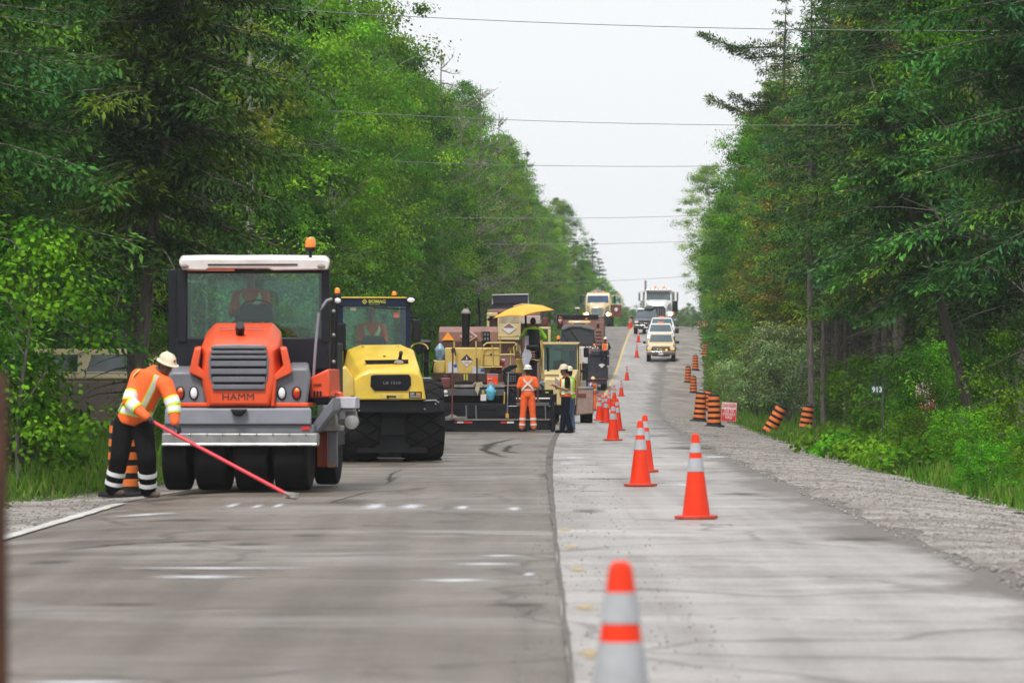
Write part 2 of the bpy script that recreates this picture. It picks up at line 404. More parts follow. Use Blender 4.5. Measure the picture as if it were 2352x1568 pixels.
for k, (vy, vx) in enumerate([(1218, 1297), (1258, 1312), (1311, 1327), (1398, 1345), (1505, 1358)]):
    d = F * EYE / (vy - HY); o = (vx - HX) / F * d - float(RX(d))
    patch('yellow_dash', d, o, .17, 1.2, M_yd0, .0155, k, lane_obj)
d = 230; k = 0
while d < 455:
    patch('yellow_dash', d, -.42, .16, 2.4, M_yd0, -.009, 100 + k, road_obj); d += 6.2; k += 1
M_shine_chalk = soft_mat('shine_chalk_film', (.52, .53, .56), .5, .3, .85, 4.)  # pale colour painting sky shine on wet asphalt, plus chalk marks
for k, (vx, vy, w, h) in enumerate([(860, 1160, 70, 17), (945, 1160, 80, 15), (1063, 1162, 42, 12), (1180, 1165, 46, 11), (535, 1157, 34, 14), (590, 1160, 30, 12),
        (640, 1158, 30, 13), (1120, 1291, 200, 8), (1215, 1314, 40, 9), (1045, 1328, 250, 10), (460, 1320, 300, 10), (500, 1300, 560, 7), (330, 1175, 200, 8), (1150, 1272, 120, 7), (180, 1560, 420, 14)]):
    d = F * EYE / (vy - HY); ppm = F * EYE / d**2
    patch('shine_chalk_patch', d, (vx - HX) / F * d - float(RX(d)), w / F * d, h / ppm, M_shine_chalk, -.0115, 300 + k, road_obj)
for k, (vx, vy, w, h) in enumerate([(1320, 1052, 120, 6), (1300, 1066, 70, 5), (1580, 1115, 130, 7), (1640, 1050, 90, 6)]):
    d = F * EYE / (vy - HY); ppm = F * EYE / d**2
    patch('shine_chalk_patch', d, (vx - HX) / F * d - float(RX(d)), w / F * d, h / ppm, M_shine_chalk, .0125, 400 + k, lane_obj)
M_stain = soft_mat('dark_film', (.075, .064, .052), .85, .45, .7, 2.2)
for k, (vx, vy, w, h) in enumerate([(800, 1148, 150, 18), (1190, 1383, 190, 14), (560, 1245, 160, 12), (990, 1030, 120, 8), (280, 1382, 250, 9), (900, 1100, 20, 30), (420, 1190, 200, 8), (1255, 1090, 60, 16), (120, 1285, 140, 10), (700, 1225, 120, 7)]):
    d = F * EYE / (vy - HY); ppm = F * EYE / d**2
    patch('dirt_stain', d, (vx - HX) / F * d - float(RX(d)), w / F * d, h / ppm, M_stain, -.0125, 500 + k, road_obj)
for k, (vx, vy, w, h) in enumerate([(1345, 1175, 110, 14), (1600, 1030, 220, 8), (1480, 1002, 160, 4), (1640, 1000, 180, 6), (1400, 1100, 260, 4), (1700, 1135, 160, 9), (1960, 1240, 240, 16)]):
    d = F * EYE / (vy - HY); ppm = F * EYE / d**2
    patch('dirt_stain', d, (vx - HX) / F * d - float(RX(d)), w / F * d, h / ppm, M_stain, .0118, 600 + k, lane_obj)
def ribbon(name, pts, w, m, dz, parent, seed=0):
    r = random.Random(seed); vs = []; fd = []; k = len(pts)
    for i, (d, o) in enumerate(pts):
        a = pts[max(0, i-1)]; b = pts[min(k-1, i+1)]; tx, ty = b[1] - a[1], b[0] - a[0]; l = math.hypot(tx, ty) or 1
        ww = w*r.uniform(.5, 1.2); f = min(1, 3*min(i, k-1-i)/k)
        for q, fv in ((-1, 0), (0, 1), (1, 0)): vs.append(wp(d + tx/l*ww*q, o - ty/l*ww*q, dz)); fd.append(fv*f*.9)
    fs = [(i*3 + j, i*3 + j + 1, i*3 + j + 4, i*3 + j + 3) for i in range(k-1) for j in range(2)]
    me = bpy.data.meshes.new(name); me.from_pydata(vs, [], fs); me.update(); me.materials.append(m)
    at = me.attributes.new('fade', 'FLOAT', 'POINT'); at.data.foreach_set('value', fd)
    return link(bpy.data.objects.new(name, me), parent)
def vpt(vx, vy): d = F*EYE/(vy - HY); return (d, (vx - HX)/F*d - float(RX(d)))
M_mark = soft_mat('tyre_black', (.035, .03, .026), .8, .3, .8, 5.)
for k, (pts, w) in enumerate((([(1265, 1000), (1180, 1006), (1125, 1018), (1112, 1032), (1150, 1046), (1230, 1055)], .22), ([(1230, 1012), (1170, 1022), (1160, 1034), (1240, 1046)], .18), ([(948, 1066), (900, 1085), (892, 1098), (900, 1110)], .07),
        ([(1000, 1008), (1100, 1006), (1230, 1002)], .25), ([(840, 1160), (760, 1150), (840, 1128), (980, 1118), (1240, 1122)], .06), ([(1240, 1100), (1000, 1104), (820, 1108)], .1), ([(700, 1230), (300, 1244), (60, 1262)], .16), ([(960, 1205), (600, 1212), (350, 1216)], .12))):
    p = [vpt(*q) for q in pts]; pp = []
    for i in range(len(p) - 1):
        for u in np.linspace(0, 1, 8, endpoint=False): pp.append((p[i][0] + (p[i+1][0] - p[i][0])*u, p[i][1] + (p[i+1][1] - p[i][1])*u))
    ribbon('tyre_mark', pp + [p[-1]], w, M_mark, -.0118, road_obj, k)
rk = random.Random(8)
for k, (vy, x0, x1) in enumerate(((1100, 1275, 1470), (1084, 1275, 1660), (1068, 1300, 1420), (1003, 1275, 1560), (990, 1290, 1500), (975, 1420, 1640), (1128, 1290, 1430), (1205, 1480, 1800), (1420, 1480, 2200))):
    n_ = 30; ribbon('crack', [vpt(x0 + (x1 - x0)*i/n_, vy + (x1 - x0)*.012*i/n_ + rk.uniform(-.8, .8)*(vy - HY)/250) for i in range(n_ + 1)], .05, M_mark, .0122, lane_obj, k)
# loose stones along the shoulder and the joint
def stones(name, n, dlo, dhi, olo, ohi, smin, smax, m, dz, seed):
    r = np.random.default_rng(seed)
    u = r.random(n); d = dlo * (dhi / dlo) ** u; o = olo + (ohi - olo) * r.random(n)
    s = smin + (smax - smin) * r.random(n)**2
    c = np.stack([RX(d) + o, d, gz(d, o) + dz], 1)
    base = np.array([[1, 0, 0], [0, 1, 0], [-1, 0, 0], [0, -1, 0], [0, 0, .75], [0, 0, -.3]], float)
    J = base[None] * (0.6 + .7 * r.random((n, 6, 1))) + (r.random((n, 6, 3)) - .5) * .35
    Vv = (c[:, None] + J * s[:, None, None]).reshape(-1, 3)
    f = np.array([[0, 1, 4], [1, 2, 4], [2, 3, 4], [3, 0, 4], [1, 0, 5], [2, 1, 5], [3, 2, 5], [0, 3, 5]])
    FF = (f[None] + (np.arange(n) * 6)[:, None, None]).reshape(-1, 3)
    o_ = bpy.data.objects.new(name, raw_mesh(name, Vv, FF, m, 3)); return o_
M_stone = mat('crushed_stone', (.24, .225, .208), .9, var=.55, scale=4)
tag(link(stones('gravel', 15000, 20, 190, 3.2, 6.1, .008, .032, M_stone, .012, 3)), 'loose grey crushed stone along the right road shoulder', 'gravel', kind='stuff')
tag(link(stones('grit', 1500, 22, 130, -.3, .9, .003, .010, M_seam, .012, 4)), 'dark grit scattered along the pavement joint', 'grit', kind='stuff')
tag(link(stones('gravel', 3500, 20, 90, -7.0, -5.6, .008, .03, M_stone, .0, 6)), 'loose grey crushed stone beside the left white edge line', 'gravel', kind='stuff')
# ------------------------------------------------------------------ vegetation
def leaf_mat(name, gloss=.25, trans=.35, hue=.02):
    m, t, b = nodes(name); L = t.links
    at = N(t, 'Attribute', attribute_name='tint'); oi = N(t, 'ObjectInfo')
    hs = N(t, 'HueSaturation')
    mh = N(t, 'MapRange'); mh.inputs['To Min'].default_value = .5 - hue; mh.inputs['To Max'].default_value = .5 + hue; L.new(oi.outputs['Random'], mh.inputs[0]); L.new(mh.outputs[0], hs.inputs['Hue'])
    mu = N(t, 'Math', operation='MULTIPLY'); mu.inputs[1].default_value = 7.13; L.new(oi.outputs['Random'], mu.inputs[0])
    fr = N(t, 'Math', operation='FRACT'); L.new(mu.outputs[0], fr.inputs[0])
    mv = N(t, 'MapRange'); mv.inputs['To Min'].default_value = .62; mv.inputs['To Max'].default_value = 1.28; L.new(fr.outputs[0], mv.inputs[0]); L.new(mv.outputs[0], hs.inputs['Value'])
    L.new(at.outputs['Color'], hs.inputs['Color'])
    t.nodes.remove(b)
    df = N(t, 'BsdfDiffuse'); tl = N(t, 'BsdfTranslucent'); gl = N(t, 'BsdfGlossy'); gl.inputs['Roughness'].default_value = .45
    br = N(t, 'MixRGB', blend_type='MULTIPLY'); br.inputs[0].default_value = 1; br.inputs[2].default_value = (1.15, 1.25, .6, 1)
    L.new(hs.outputs[0], df.inputs[0]); L.new(hs.outputs[0], br.inputs[1]); L.new(br.outputs[0], tl.inputs[0])
    gl.inputs[0].default_value = (.8, .85, .8, 1)
    a = N(t, 'MixShader'); a.inputs[0].default_value = trans; L.new(df.outputs[0], a.inputs[1]); L.new(tl.outputs[0], a.inputs[2])
    lw = N(t, 'LayerWeight'); lw.inputs[0].default_value = .25
    gm = N(t, 'Math', operation='MULTIPLY'); gm.inputs[1].default_value = gloss; L.new(lw.outputs['Fresnel'], gm.inputs[0])
    c = N(t, 'MixShader'); L.new(gm.outputs[0], c.inputs[0]); L.new(a.outputs[0], c.inputs[1]); L.new(gl.outputs[0], c.inputs[2])
    L.new(c.outputs[0], t.nodes['Material Output'].inputs[0])
    return m
M_leaf = leaf_mat('leaves', .07, .36, .024); M_needle = leaf_mat('needles', .03, .2, .02); M_grass = leaf_mat('grass_blades', .08, .4)
def bark(name, a, b2):
    m, t, b = nodes(name); L = t.links; tc = N(t, 'TexCoord'); mp = N(t, 'Mapping'); mp.inputs['Scale'].default_value = (7, 7, 1.6)
    L.new(tc.outputs['Object'], mp.inputs[0]); n = N(t, 'TexNoise'); n.inputs['Scale'].default_value = 2.2; n.inputs['Detail'].default_value = 8; n.inputs['Roughness'].default_value = .7
    L.new(mp.outputs[0], n.inputs['Vector']); r = N(t, 'ValToRGB'); r.color_ramp.elements[0].position = .35; r.color_ramp.elements[1].position = .68
    r.color_ramp.elements[0].color = (*a, 1); r.color_ramp.elements[1].color = (*b2, 1); L.new(n.outputs['Fac'], r.inputs[0]); L.new(r.outputs[0], b.inputs['Base Color'])
    b.inputs['Roughness'].default_value = .95
    bu = N(t, 'Bump'); bu.inputs['Distance'].default_value = .03; bu.inputs['Strength'].default_value = .8; L.new(n.outputs['Fac'], bu.inputs['Height']); L.new(bu.outputs[0], b.inputs['Normal'])
    return m
M_bark = bark('conifer_bark', (.045, .037, .031), (.185, .16, .14)); M_bark2 = bark('grey_bark', (.06, .052, .045), (.24, .22, .20))
M_birch = bark('pale_bark', (.12, .11, .10), (.55, .53, .50)); M_dead = bark('dead_wood', (.09, .075, .065), (.27, .235, .21))

def rodrig(v, k, ang):
    c, s = np.cos(ang)[:, None], np.sin(ang)[:, None]
    return v*c + np.cross(k, v)*s + k*(np.sum(k*v, 1, keepdims=True))*(1-c)
def kites(C, A, Wd, ln, wd, tint, m, name, fold=0.):
    """leaf-shaped quads: base C, direction A, width direction Wd"""
    n = len(C); ln = ln[:, None]; wd = wd[:, None]
    V = np.stack([C, C + A*ln*.45 + Wd*wd, C + A*ln, C + A*ln*.45 - Wd*wd], 1).reshape(-1, 3)
    q = np.arange(n)[:, None]*4 + np.arange(4)[None]
    me = raw_mesh(name, V, q, m, 4)
    a = me.color_attributes.new('tint', 'FLOAT_COLOR', 'POINT')
    col = np.repeat(np.concatenate([tint, np.ones((n, 1))], 1), 4, 0).astype(np.float32)
    a.data.foreach_set('color', col.ravel())
    return me
def unit(v): return v / (np.linalg.norm(v, axis=1, keepdims=True) + 1e-9)
def tints(r, n, pal, spread=.22):
    p = np.array(pal); c = p[r.integers(0, len(p), n)]
    return np.clip(c * (1 + spread * r.normal(size=(n, 1))).clip(.45, 1.8), .003, .9)
PAL = {
    'spruce': [(.028, .08, .018), (.04, .11, .022), (.055, .145, .026), (.028, .09, .028), (.08, .155, .02), (.028, .075, .02)],
    'cedar':  [(.105, .17, .010), (.14, .195, .013), (.075, .135, .011), (.165, .16, .016), (.065, .145, .018), (.17, .125, .02)],
    'maple':  [(.085, .225, .009), (.12, .275, .011), (.062, .175, .009), (.15, .30, .014), (.048, .135, .01)],
    'poplar': [(.095, .23, .012), (.13, .27, .02), (.07, .185, .012), (.15, .29, .018)],
    'yellow': [(.16, .23, .02), (.20, .25, .02), (.13, .20, .025)],
    'willow': [(.19, .28, .10), (.24, .33, .14), (.15, .23, .08), (.28, .36, .18)],
    'bush':   [(.075, .205, .009), (.105, .25, .011), (.14, .29, .016), (.05, .145, .009)],
    'dusty':  [(.10, .18, .06), (.12, .20, .065), (.09, .155, .055)],  # far foliage colour paled to paint in the fade of dusty air
}
def conifer(seed, H, Rb, base, pal, n_tw=9, droop=.5, dead=True, dens=1., tw=(.10, .22), trunk_r=.12, up=0., nbr_=(4, 6), gap=(.32, .55), extra=()):
    """whorled branches carrying flat sprays of needle twigs; returns (trunk mesh, crown mesh)"""
    r = np.random.default_rng(seed); rr = random.Random(seed)
    tr = MB(); lean = (rr.uniform(-.02, .02), rr.uniform(-.02, .02))
    zs = np.linspace(0, H, 10)
    tr.tube([(lean[0]*z + .05*math.sin(z*.7+seed), lean[1]*z + .05*math.cos(z*.5+seed), z - .25*(z == 0)) for z in zs], [trunk_r*(1 - z/H)**.8 + .012 for z in zs], 9)
    Cs, As, Bs, Us = [], [], [], []; nbr = 0
    z = base
    if dead:
        for k in range(26):
            zz = rr.uniform(.8, base + 1.8); a = rr.uniform(0, 2*PI); L = rr.uniform(.4, 1.9)
            p = [(0, 0, zz)]; 
            for q in range(1, 4): p.append((math.cos(a)*L*q/3, math.sin(a)*L*q/3, zz - .07*L*q*q/3 + rr.uniform(-.04, .04)))
            tr.tube(p, [.016, .011, .007, .003], 4)
    while z < H - .15:
        t = (z - base) / (H - base); rad = Rb * (1 - t)**.85 * (.72 + .28*math.sin(min(1, t*6)*PI/2)) + .12
        nb = rr.randint(*nbr_)
        for b in range(nb):
            a = rr.uniform(0, 2*PI); L = rad * rr.uniform(.6, 1.22)
            dirx, diry = math.cos(a), math.sin(a)
            nseg = max(3, int(L / .14)); u = np.linspace(.12, 1, nseg)
            zz = z + rr.uniform(-.12, .12) + L*(.18 + up)*u - L*droop*u**1.7 * (1 - .6*t) + L*.14*u**4
            P = np.stack([dirx*L*u, diry*L*u, zz], 1)
            if L > .5: tr.tube([tuple(P[0] - np.array([dirx, diry, 0])*L*.12), tuple(P[len(P)//2]), tuple(P[-1])], [.02*L**.5, .012, .004], 4)
            # side sprays
            k = int(n_tw * dens); 
            idx = np.repeat(np.arange(nseg), k); m = len(idx)
            side = np.where(r.random(m) < .5, -1, 1)
            ang = r.normal(.85, .35, m) * side
            A = np.stack([dirx*np.cos(ang) - diry*np.sin(ang), diry*np.cos(ang) + dirx*np.sin(ang), r.normal(-.22 + up, .3, m)], 1)
            sp = (.34*L**.6 + .04) * (1.05 - u[idx]*.55) * r.random(m)
            A = unit(A)
            C = P[idx] + A * sp[:, None] + r.normal(0, .035, (m, 3)); C[:, 2] -= sp*.28*r.random(m)
            A2 = A.copy(); A2[:, 2] -= r.random(m)*.5*droop; A2 += r.normal(0, .28, (m, 3))
            Cs.append(C); As.append(unit(A2)); Bs.append(np.full(m, nbr)); Us.append(u[idx]); nbr += 1
        z += rr.uniform(gap[0], gap[1]) * (1 + .3*(1 - t))
    for zb_, a, L in extra:                          # long level boughs
        u = np.linspace(.1, 1, int(L/.1)); dirx, diry = math.cos(a), math.sin(a)
        P = np.stack([dirx*L*u, diry*L*u, zb_ - .22*L*u + .36*L*u**2 + .06*np.sin(u*9)], 1); tr.tube([(0, 0, zb_), tuple(P[len(P)//2]), tuple(P[-1])], [.05, .03, .008], 5)
        idx = np.repeat(np.arange(len(u)), 46); m = len(idx); ang = r.normal(.8, .35, m)*np.where(r.random(m) < .5, -1, 1)
        Av = unit(np.stack([dirx*np.cos(ang) - diry*np.sin(ang), diry*np.cos(ang) + dirx*np.sin(ang), r.normal(.1, .45, m)], 1))
        C = P[idx] + Av*((.3 + .5*(1 - u[idx]))*(.55 + .45*np.sin(u[idx]*14 + zb_))*r.random(m) + .03)[:, None] + r.normal(0, .05, (m, 3)); Cs.append(C); As.append(unit(Av + r.normal(0, .3, (m, 3)))); Bs.append(np.full(m, nbr)); Us.append(u[idx]*.6); nbr += 1
    C = np.concatenate(Cs); A = np.concatenate(As); n = len(C)
    Wd = unit(np.cross(A, np.stack([r.normal(0, .3, n), r.normal(0, .3, n), np.ones(n)], 1)))
    ln = r.uniform(tw[0], tw[1], n); wd = ln * r.uniform(.12, .22, n)
    bt = np.concatenate(Bs); tip = np.concatenate(Us)[:, None]
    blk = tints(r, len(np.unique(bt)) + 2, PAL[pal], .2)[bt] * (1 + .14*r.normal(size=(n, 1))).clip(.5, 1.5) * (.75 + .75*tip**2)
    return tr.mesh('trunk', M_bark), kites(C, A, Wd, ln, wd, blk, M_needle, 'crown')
def broadleaf(seed, H, Rb, base, pal, ncl=170, per=170, leaf=(.05, .095), bk=None, trunk_r=.13, lean=0., shape=1.0, stems=1, spread=.5, hang=.3):
    """forking limbs with leaf clusters at the tips; returns (trunk mesh, crown mesh)"""
    r = np.random.default_rng(seed); rr = random.Random(seed); tr = MB()
    cents = []
    for s in range(stems):
        a0 = rr.uniform(0, 2*PI); ln = lean if stems == 1 else rr.uniform(.15, .42)
        top = Vector((math.cos(a0)*ln*H, math.sin(a0)*ln*H, H * (1 if stems == 1 else rr.uniform(.75, 1))))
        pts = []; n = 8
        for i in range(n + 1):
            u = i/n; pts.append(Vector((top.x*u**1.3 + .10*math.sin(u*5+seed+s), top.y*u**1.3 + .10*math.cos(u*4+s), top.z*u*.93 - (.25 if i == 0 else 0))))
        tr.tube(pts, [max(.008, trunk_r*(1 - i/n)**.75) for i in range(n+1)], 8)
        for k in range(ncl // stems):
            t = rr.random()**.8; z = base + (H - base)*t
            prof = (math.sin(PI*min(1, (t*.86+.14)))**.6) * shape + (1-shape)*(1-t)
            rad = Rb*prof*(.35 + .65*rr.random()**.4)*rr.uniform(.75, 1.12)
            a = rr.uniform(0, 2*PI); u = max(0, min(1, z/ (H*.93)))
            ax = Vector((top.x*u**1.3, top.y*u**1.3, 0))
            c = Vector((ax.x + math.cos(a)*rad, ax.y + math.sin(a)*rad, z + rr.uniform(-.1, .1)*Rb))
            cents.append(c)
            if k % 5 == 0:
                z0 = max(base*.6, z - rad*rr.uniform(.5, 1.0)); u0 = max(0, min(1, z0/(H*.93)))
                st = Vector((top.x*u0**1.3, top.y*u0**1.3, z0)); mid = st.lerp(c, .5) + Vector((rr.uniform(-.15, .15), rr.uniform(-.15, .15), .12))
                tr.tube([st, mid, c], [max(.012, trunk_r*.28*(1-u0*.6)), .016, .005], 5)
    # lumpy outline: drop clusters in a few random pockets
    holes = [(rr.choice(cents), rr.uniform(.12, .27)*Rb) for _ in range(7 if Rb > .8 else 1)]
    cents = [c for c in cents if all((c - h).length > q for h, q in holes)]
    cc = np.array([tuple(c) for c in cents]); m = len(cc)
    idx = np.repeat(np.arange(m), per); n = len(idx)
    sz = r.uniform(.6, 1.35, m)[idx][:, None]
    C = cc[idx] + r.normal(0, 1, (n, 3)) * np.array([.34, .34, .19]) * spread * 1.7 * sz
    nrm = unit(unit(C - cc[idx])*.85 + np.array([0, 0, .6]) + r.normal(0, .32, (n, 3)))
    A = unit(np.cross(nrm, r.normal(size=(n, 3)))); A[:, 2] -= hang; A = unit(A)
    Wd = unit(np.cross(A, nrm))
    ln = r.uniform(leaf[0], leaf[1], n) * 1.35; wd = ln*r.uniform(.26, .4, n)
    tc = tints(r, m, PAL[pal], .24)[idx] * (1 + .10*r.normal(size=(n, 1))).clip(.6, 1.4)
    return tr.mesh('trunk', bk or M_bark2), kites(C, A, Wd, ln, wd, tc, M_leaf, 'crown')
def bare(seed, H, spread, n=40, bk=None):
    rr = random.Random(seed); tr = MB(); cr = MB()
    tr.tube([(0, 0, -.2), (.1, 0, H*.35), (.05, .1, H*.7), (.1, .05, H)], [.12, .09, .05, .012], 7)
    for k in range(n):
        z = H*(.25 + .72*rr.random()); a = rr.uniform(0, 2*PI); L = spread*(1.15 - z/H)*rr.uniform(.5, 1.2) + .25
        p = [Vector((.07, .03, z))]; dv = Vector((math.cos(a), math.sin(a), rr.uniform(-.1, .6))).normalized()
        for q in range(5):
            dv = (dv + Vector((rr.uniform(-.25, .25), rr.uniform(-.25, .25), rr.uniform(-.15, .25)))).normalized(); p.append(p[-1] + dv*L/5)
        cr.tube(p, [.028, .02, .015, .01, .007, .003], 4)
        for j in range(9):
            i = rr.randint(1, 4); b = p[i]; d2 = (dv + Vector((rr.uniform(-1, 1), rr.uniform(-1, 1), rr.uniform(-.6, .8)))).normalized(); l2 = L*rr.uniform(.12, .4)
            e = b + d2*l2; cr.tube([b, b.lerp(e, .5) + Vector((0, 0, .04)), e], [.009, .006, .002], 3)
    return tr.mesh('trunk', bk or M_dead), cr.mesh('branches', bk or M_dead)

PROTO = {}
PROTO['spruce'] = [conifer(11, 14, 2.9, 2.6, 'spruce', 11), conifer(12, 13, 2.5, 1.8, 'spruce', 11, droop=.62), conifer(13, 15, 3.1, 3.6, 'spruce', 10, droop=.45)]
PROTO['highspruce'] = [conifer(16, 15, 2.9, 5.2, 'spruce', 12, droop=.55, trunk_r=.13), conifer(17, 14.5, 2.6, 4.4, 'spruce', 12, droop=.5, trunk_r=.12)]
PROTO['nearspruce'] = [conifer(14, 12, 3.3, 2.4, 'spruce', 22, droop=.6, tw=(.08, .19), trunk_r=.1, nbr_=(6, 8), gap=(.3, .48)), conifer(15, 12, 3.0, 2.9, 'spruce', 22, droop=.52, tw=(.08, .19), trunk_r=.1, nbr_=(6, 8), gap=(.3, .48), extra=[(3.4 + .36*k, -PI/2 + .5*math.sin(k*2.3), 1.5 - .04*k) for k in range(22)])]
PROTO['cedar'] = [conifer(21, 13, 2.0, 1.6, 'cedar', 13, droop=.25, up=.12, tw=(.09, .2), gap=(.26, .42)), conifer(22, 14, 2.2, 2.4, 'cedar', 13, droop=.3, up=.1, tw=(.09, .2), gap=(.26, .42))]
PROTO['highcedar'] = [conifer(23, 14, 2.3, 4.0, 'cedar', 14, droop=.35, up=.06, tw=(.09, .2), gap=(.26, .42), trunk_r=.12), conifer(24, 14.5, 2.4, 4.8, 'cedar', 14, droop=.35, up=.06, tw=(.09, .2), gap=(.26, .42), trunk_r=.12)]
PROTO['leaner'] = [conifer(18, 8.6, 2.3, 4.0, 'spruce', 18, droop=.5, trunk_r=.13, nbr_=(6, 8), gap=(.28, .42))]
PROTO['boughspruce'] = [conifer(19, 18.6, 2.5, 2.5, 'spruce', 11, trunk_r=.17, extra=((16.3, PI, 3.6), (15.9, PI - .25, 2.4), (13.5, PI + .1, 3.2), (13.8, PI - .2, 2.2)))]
PROTO['maple'] = [broadleaf(31, 13, 2.9, 1.8, 'maple', 165, 175), broadleaf(32, 14, 3.1, 2.4, 'maple', 165, 175), broadleaf(33, 12, 2.6, 1.0, 'poplar', 155, 170)]
PROTO['poplar'] = [broadleaf(34, 15, 2.5, 3.0, 'poplar', 155, 170, bk=M_birch, lean=.05), broadleaf(35, 13.5, 2.8, 1.4, 'poplar', 160, 170)]
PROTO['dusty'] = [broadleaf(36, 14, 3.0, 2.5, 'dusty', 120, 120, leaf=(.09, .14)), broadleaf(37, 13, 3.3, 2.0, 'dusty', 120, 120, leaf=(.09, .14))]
PROTO['sapling'] = [broadleaf(41, 4.2, 1.3, .5, 'bush', 48, 110, trunk_r=.04), broadleaf(42, 3.4, 1.2, .3, 'maple', 46, 110, trunk_r=.035), broadleaf(43, 5.0, 1.4, .8, 'bush', 55, 110, trunk_r=.045)]
PROTO['shrub'] = [broadleaf(44, 1.7, 1.05, .1, 'bush', 90, 50, trunk_r=.02, stems=3, spread=.4), broadleaf(45, 1.3, .9, .05, 'maple', 80, 50, trunk_r=.02, stems=3, spread=.36),
                  broadleaf(46, 2.2, 1.1, .15, 'bush', 110, 50, trunk_r=.022, stems=4, spread=.4)]
PROTO['willow'] = [broadleaf(47, 3.6, 1.0, 1.0, 'willow', 150, 60, leaf=(.05, .09), trunk_r=.028, stems=9, spread=.4, hang=.1), broadleaf(48, 3.0, .9, .8, 'willow', 130, 60, leaf=(.05, .09), trunk_r=.028, stems=8, spread=.4)]
PROTO['bare'] = [bare(51, 11, 2.2), bare(52, 12, 2.6), bare(53, 11, 3.6, 85)]
VN = {}
def plant(kind, loc, sc=1., rz=None, label='', cat='tree', group=None, name=None, sx=None, tilt=(0, 0), var=None):
    ms = PROTO[kind]; rr = plant.r
    tm, cm = ms[var if var is not None else rr.randrange(len(ms))]
    nm = name or {'spruce': 'spruce_tree', 'nearspruce': 'spruce_tree', 'highspruce': 'spruce_tree', 'leaner': 'spruce_tree', 'boughspruce': 'spruce_tree', 'highcedar': 'cedar_tree', 'cedar': 'cedar_tree', 'maple': 'maple_tree', 'poplar': 'poplar_tree', 'dusty': 'roadside_tree',
                  'sapling': 'sapling', 'shrub': 'shrub', 'willow': 'willow_shrub', 'bare': 'bare_tree'}[kind]
    rot = rz if rz is not None else rr.uniform(0, 2*PI)
    o = thing(nm, label, cat, loc, group=group, rot=(tilt[0], tilt[1], rot))
    o.scale = ((sx or sc), (sx or sc), sc)
    a = link(bpy.data.objects.new('trunk', tm), o); b = link(bpy.data.objects.new('branches' if kind == 'bare' else 'crown', cm), o)
    return o
plant.r = random.Random(99)
# ------------------------------------------------------------------ planting
PROTO['yellow'] = [broadleaf(61, 9.8, 1.3, 6.6, 'yellow', 70, 55, trunk_r=.06, bk=M_birch, spread=.45)]
PROTO['burdock'] = [broadleaf(62, .45, .55, .1, 'bush', 16, 26, leaf=(.06, .10), trunk_r=.01, stems=3, spread=.3, hang=.0), broadleaf(63, .5, .5, .1, 'bush', 16, 26, leaf=(.06, .10), trunk_r=.01, stems=3, spread=.3, hang=.0)]
pr = random.Random(5)
def visible(d, o, rad=3.2):
    x = HX + F*(float(RX(d)) + o)/d; w = F*rad/d
    return -40 < x + w and x - w < 2392
ZL = [(0, 110, 'beside the orange roller'), (110, 200, 'beyond the yellow roller'), (200, 300, 'behind the paver'), (300, 480, 'beside the hill crest'), (480, 2000, 'far beyond the hill crest')]
ZR = [(0, 125, 'behind the green number sign'), (125, 200, 'behind the tilted orange drums'), (200, 300, 'beside the line of drums'), (300, 480, 'beside the pickups'), (480, 2000, 'far beyond the hill crest')]
DESC = {'spruce': 'dark drooping spruce', 'nearspruce': 'dark drooping spruce', 'highspruce': 'bare trunked dark spruce', 'highcedar': 'bare trunked olive cedar', 'leaner': 'leaning spruce', 'boughspruce': 'tall spruce', 'cedar': 'olive green feathery cedar', 'maple': 'bright green leafy tree', 'poplar': 'tall light green poplar', 'dusty': 'pale hazy broadleaf tree',
        'sapling': 'bright leafy sapling', 'shrub': 'low leafy green shrub', 'willow': 'silvery green willow shrub', 'bare': 'grey leafless tree'}
def forest(kind, d, o, sc, row='front', **kw):
    side = 'left' if o < 0 else 'right'
    zone = next(z[2] for z in (ZL if o < 0 else ZR) if z[0] <= d < z[1])
    rowt = {'front': 'at the front edge of the', 'mid': 'just inside the', 'back': 'deep in the'}[row]
    lab = '%s, %s row of %s woods %s' % (DESC[kind], row, side, zone)
    cat = 'shrub' if kind in ('shrub', 'willow') else 'sapling' if kind == 'sapling' else 'tree'
    return plant(kind, wp(d, o, -.05), sc, label=lab, cat=cat, group='%s %ss in the %s woods' % (row, DESC[kind], side), **kw)
# --- left wall, nearest trees set one by one
T1 = forest('nearspruce', 66, -9.3, 1.05, var=0); T1['label'] = 'bushy dark spruce filling the upper left corner'; T1['category'] = 'tree'
T2 = forest('nearspruce', 84, -7.75, 1.42, var=1, sx=1.15, rz=0., tilt=(0, .09)); T2['label'] = 'big spruce with bare leaning grey trunk behind the raker'
T3 = forest('nearspruce', 93, -8.6, 1.35, var=0, rz=1.0, sx=1.1); T3['label'] = 'dark spruce whose drooping boughs hang above the orange roller cab'
T4 = forest('nearspruce', 74, -10.8, 1.3, var=1, rz=.4); T4['label'] = 'dark spruce behind the bushy spruce in the upper left corner'
T5 = forest('poplar', 116, -7.6, 1.08, var=0, rz=.8); T5['label'] = 'tall poplar with pale slender trunk above the yellow roller'
T6 = plant('yellow', wp(108, -7.2), 1.0, label='slender tree with yellow green crown near the top left', cat='tree', name='young_tree')
T7 = forest('cedar', 103, -7.9, 1.1, var=0); T7['label'] = 'olive cedar between the drooping spruces and the pale poplar'
T8 = forest('sapling', 63.5, -7.35, .9, var=0); T8['label'] = 'bright leafy sapling at the left picture edge beside the raker'
T9 = forest('sapling', 70, -8.3, .75, var=1); T9['label'] = 'smaller bright sapling at the left behind the raker'
dd = 122.
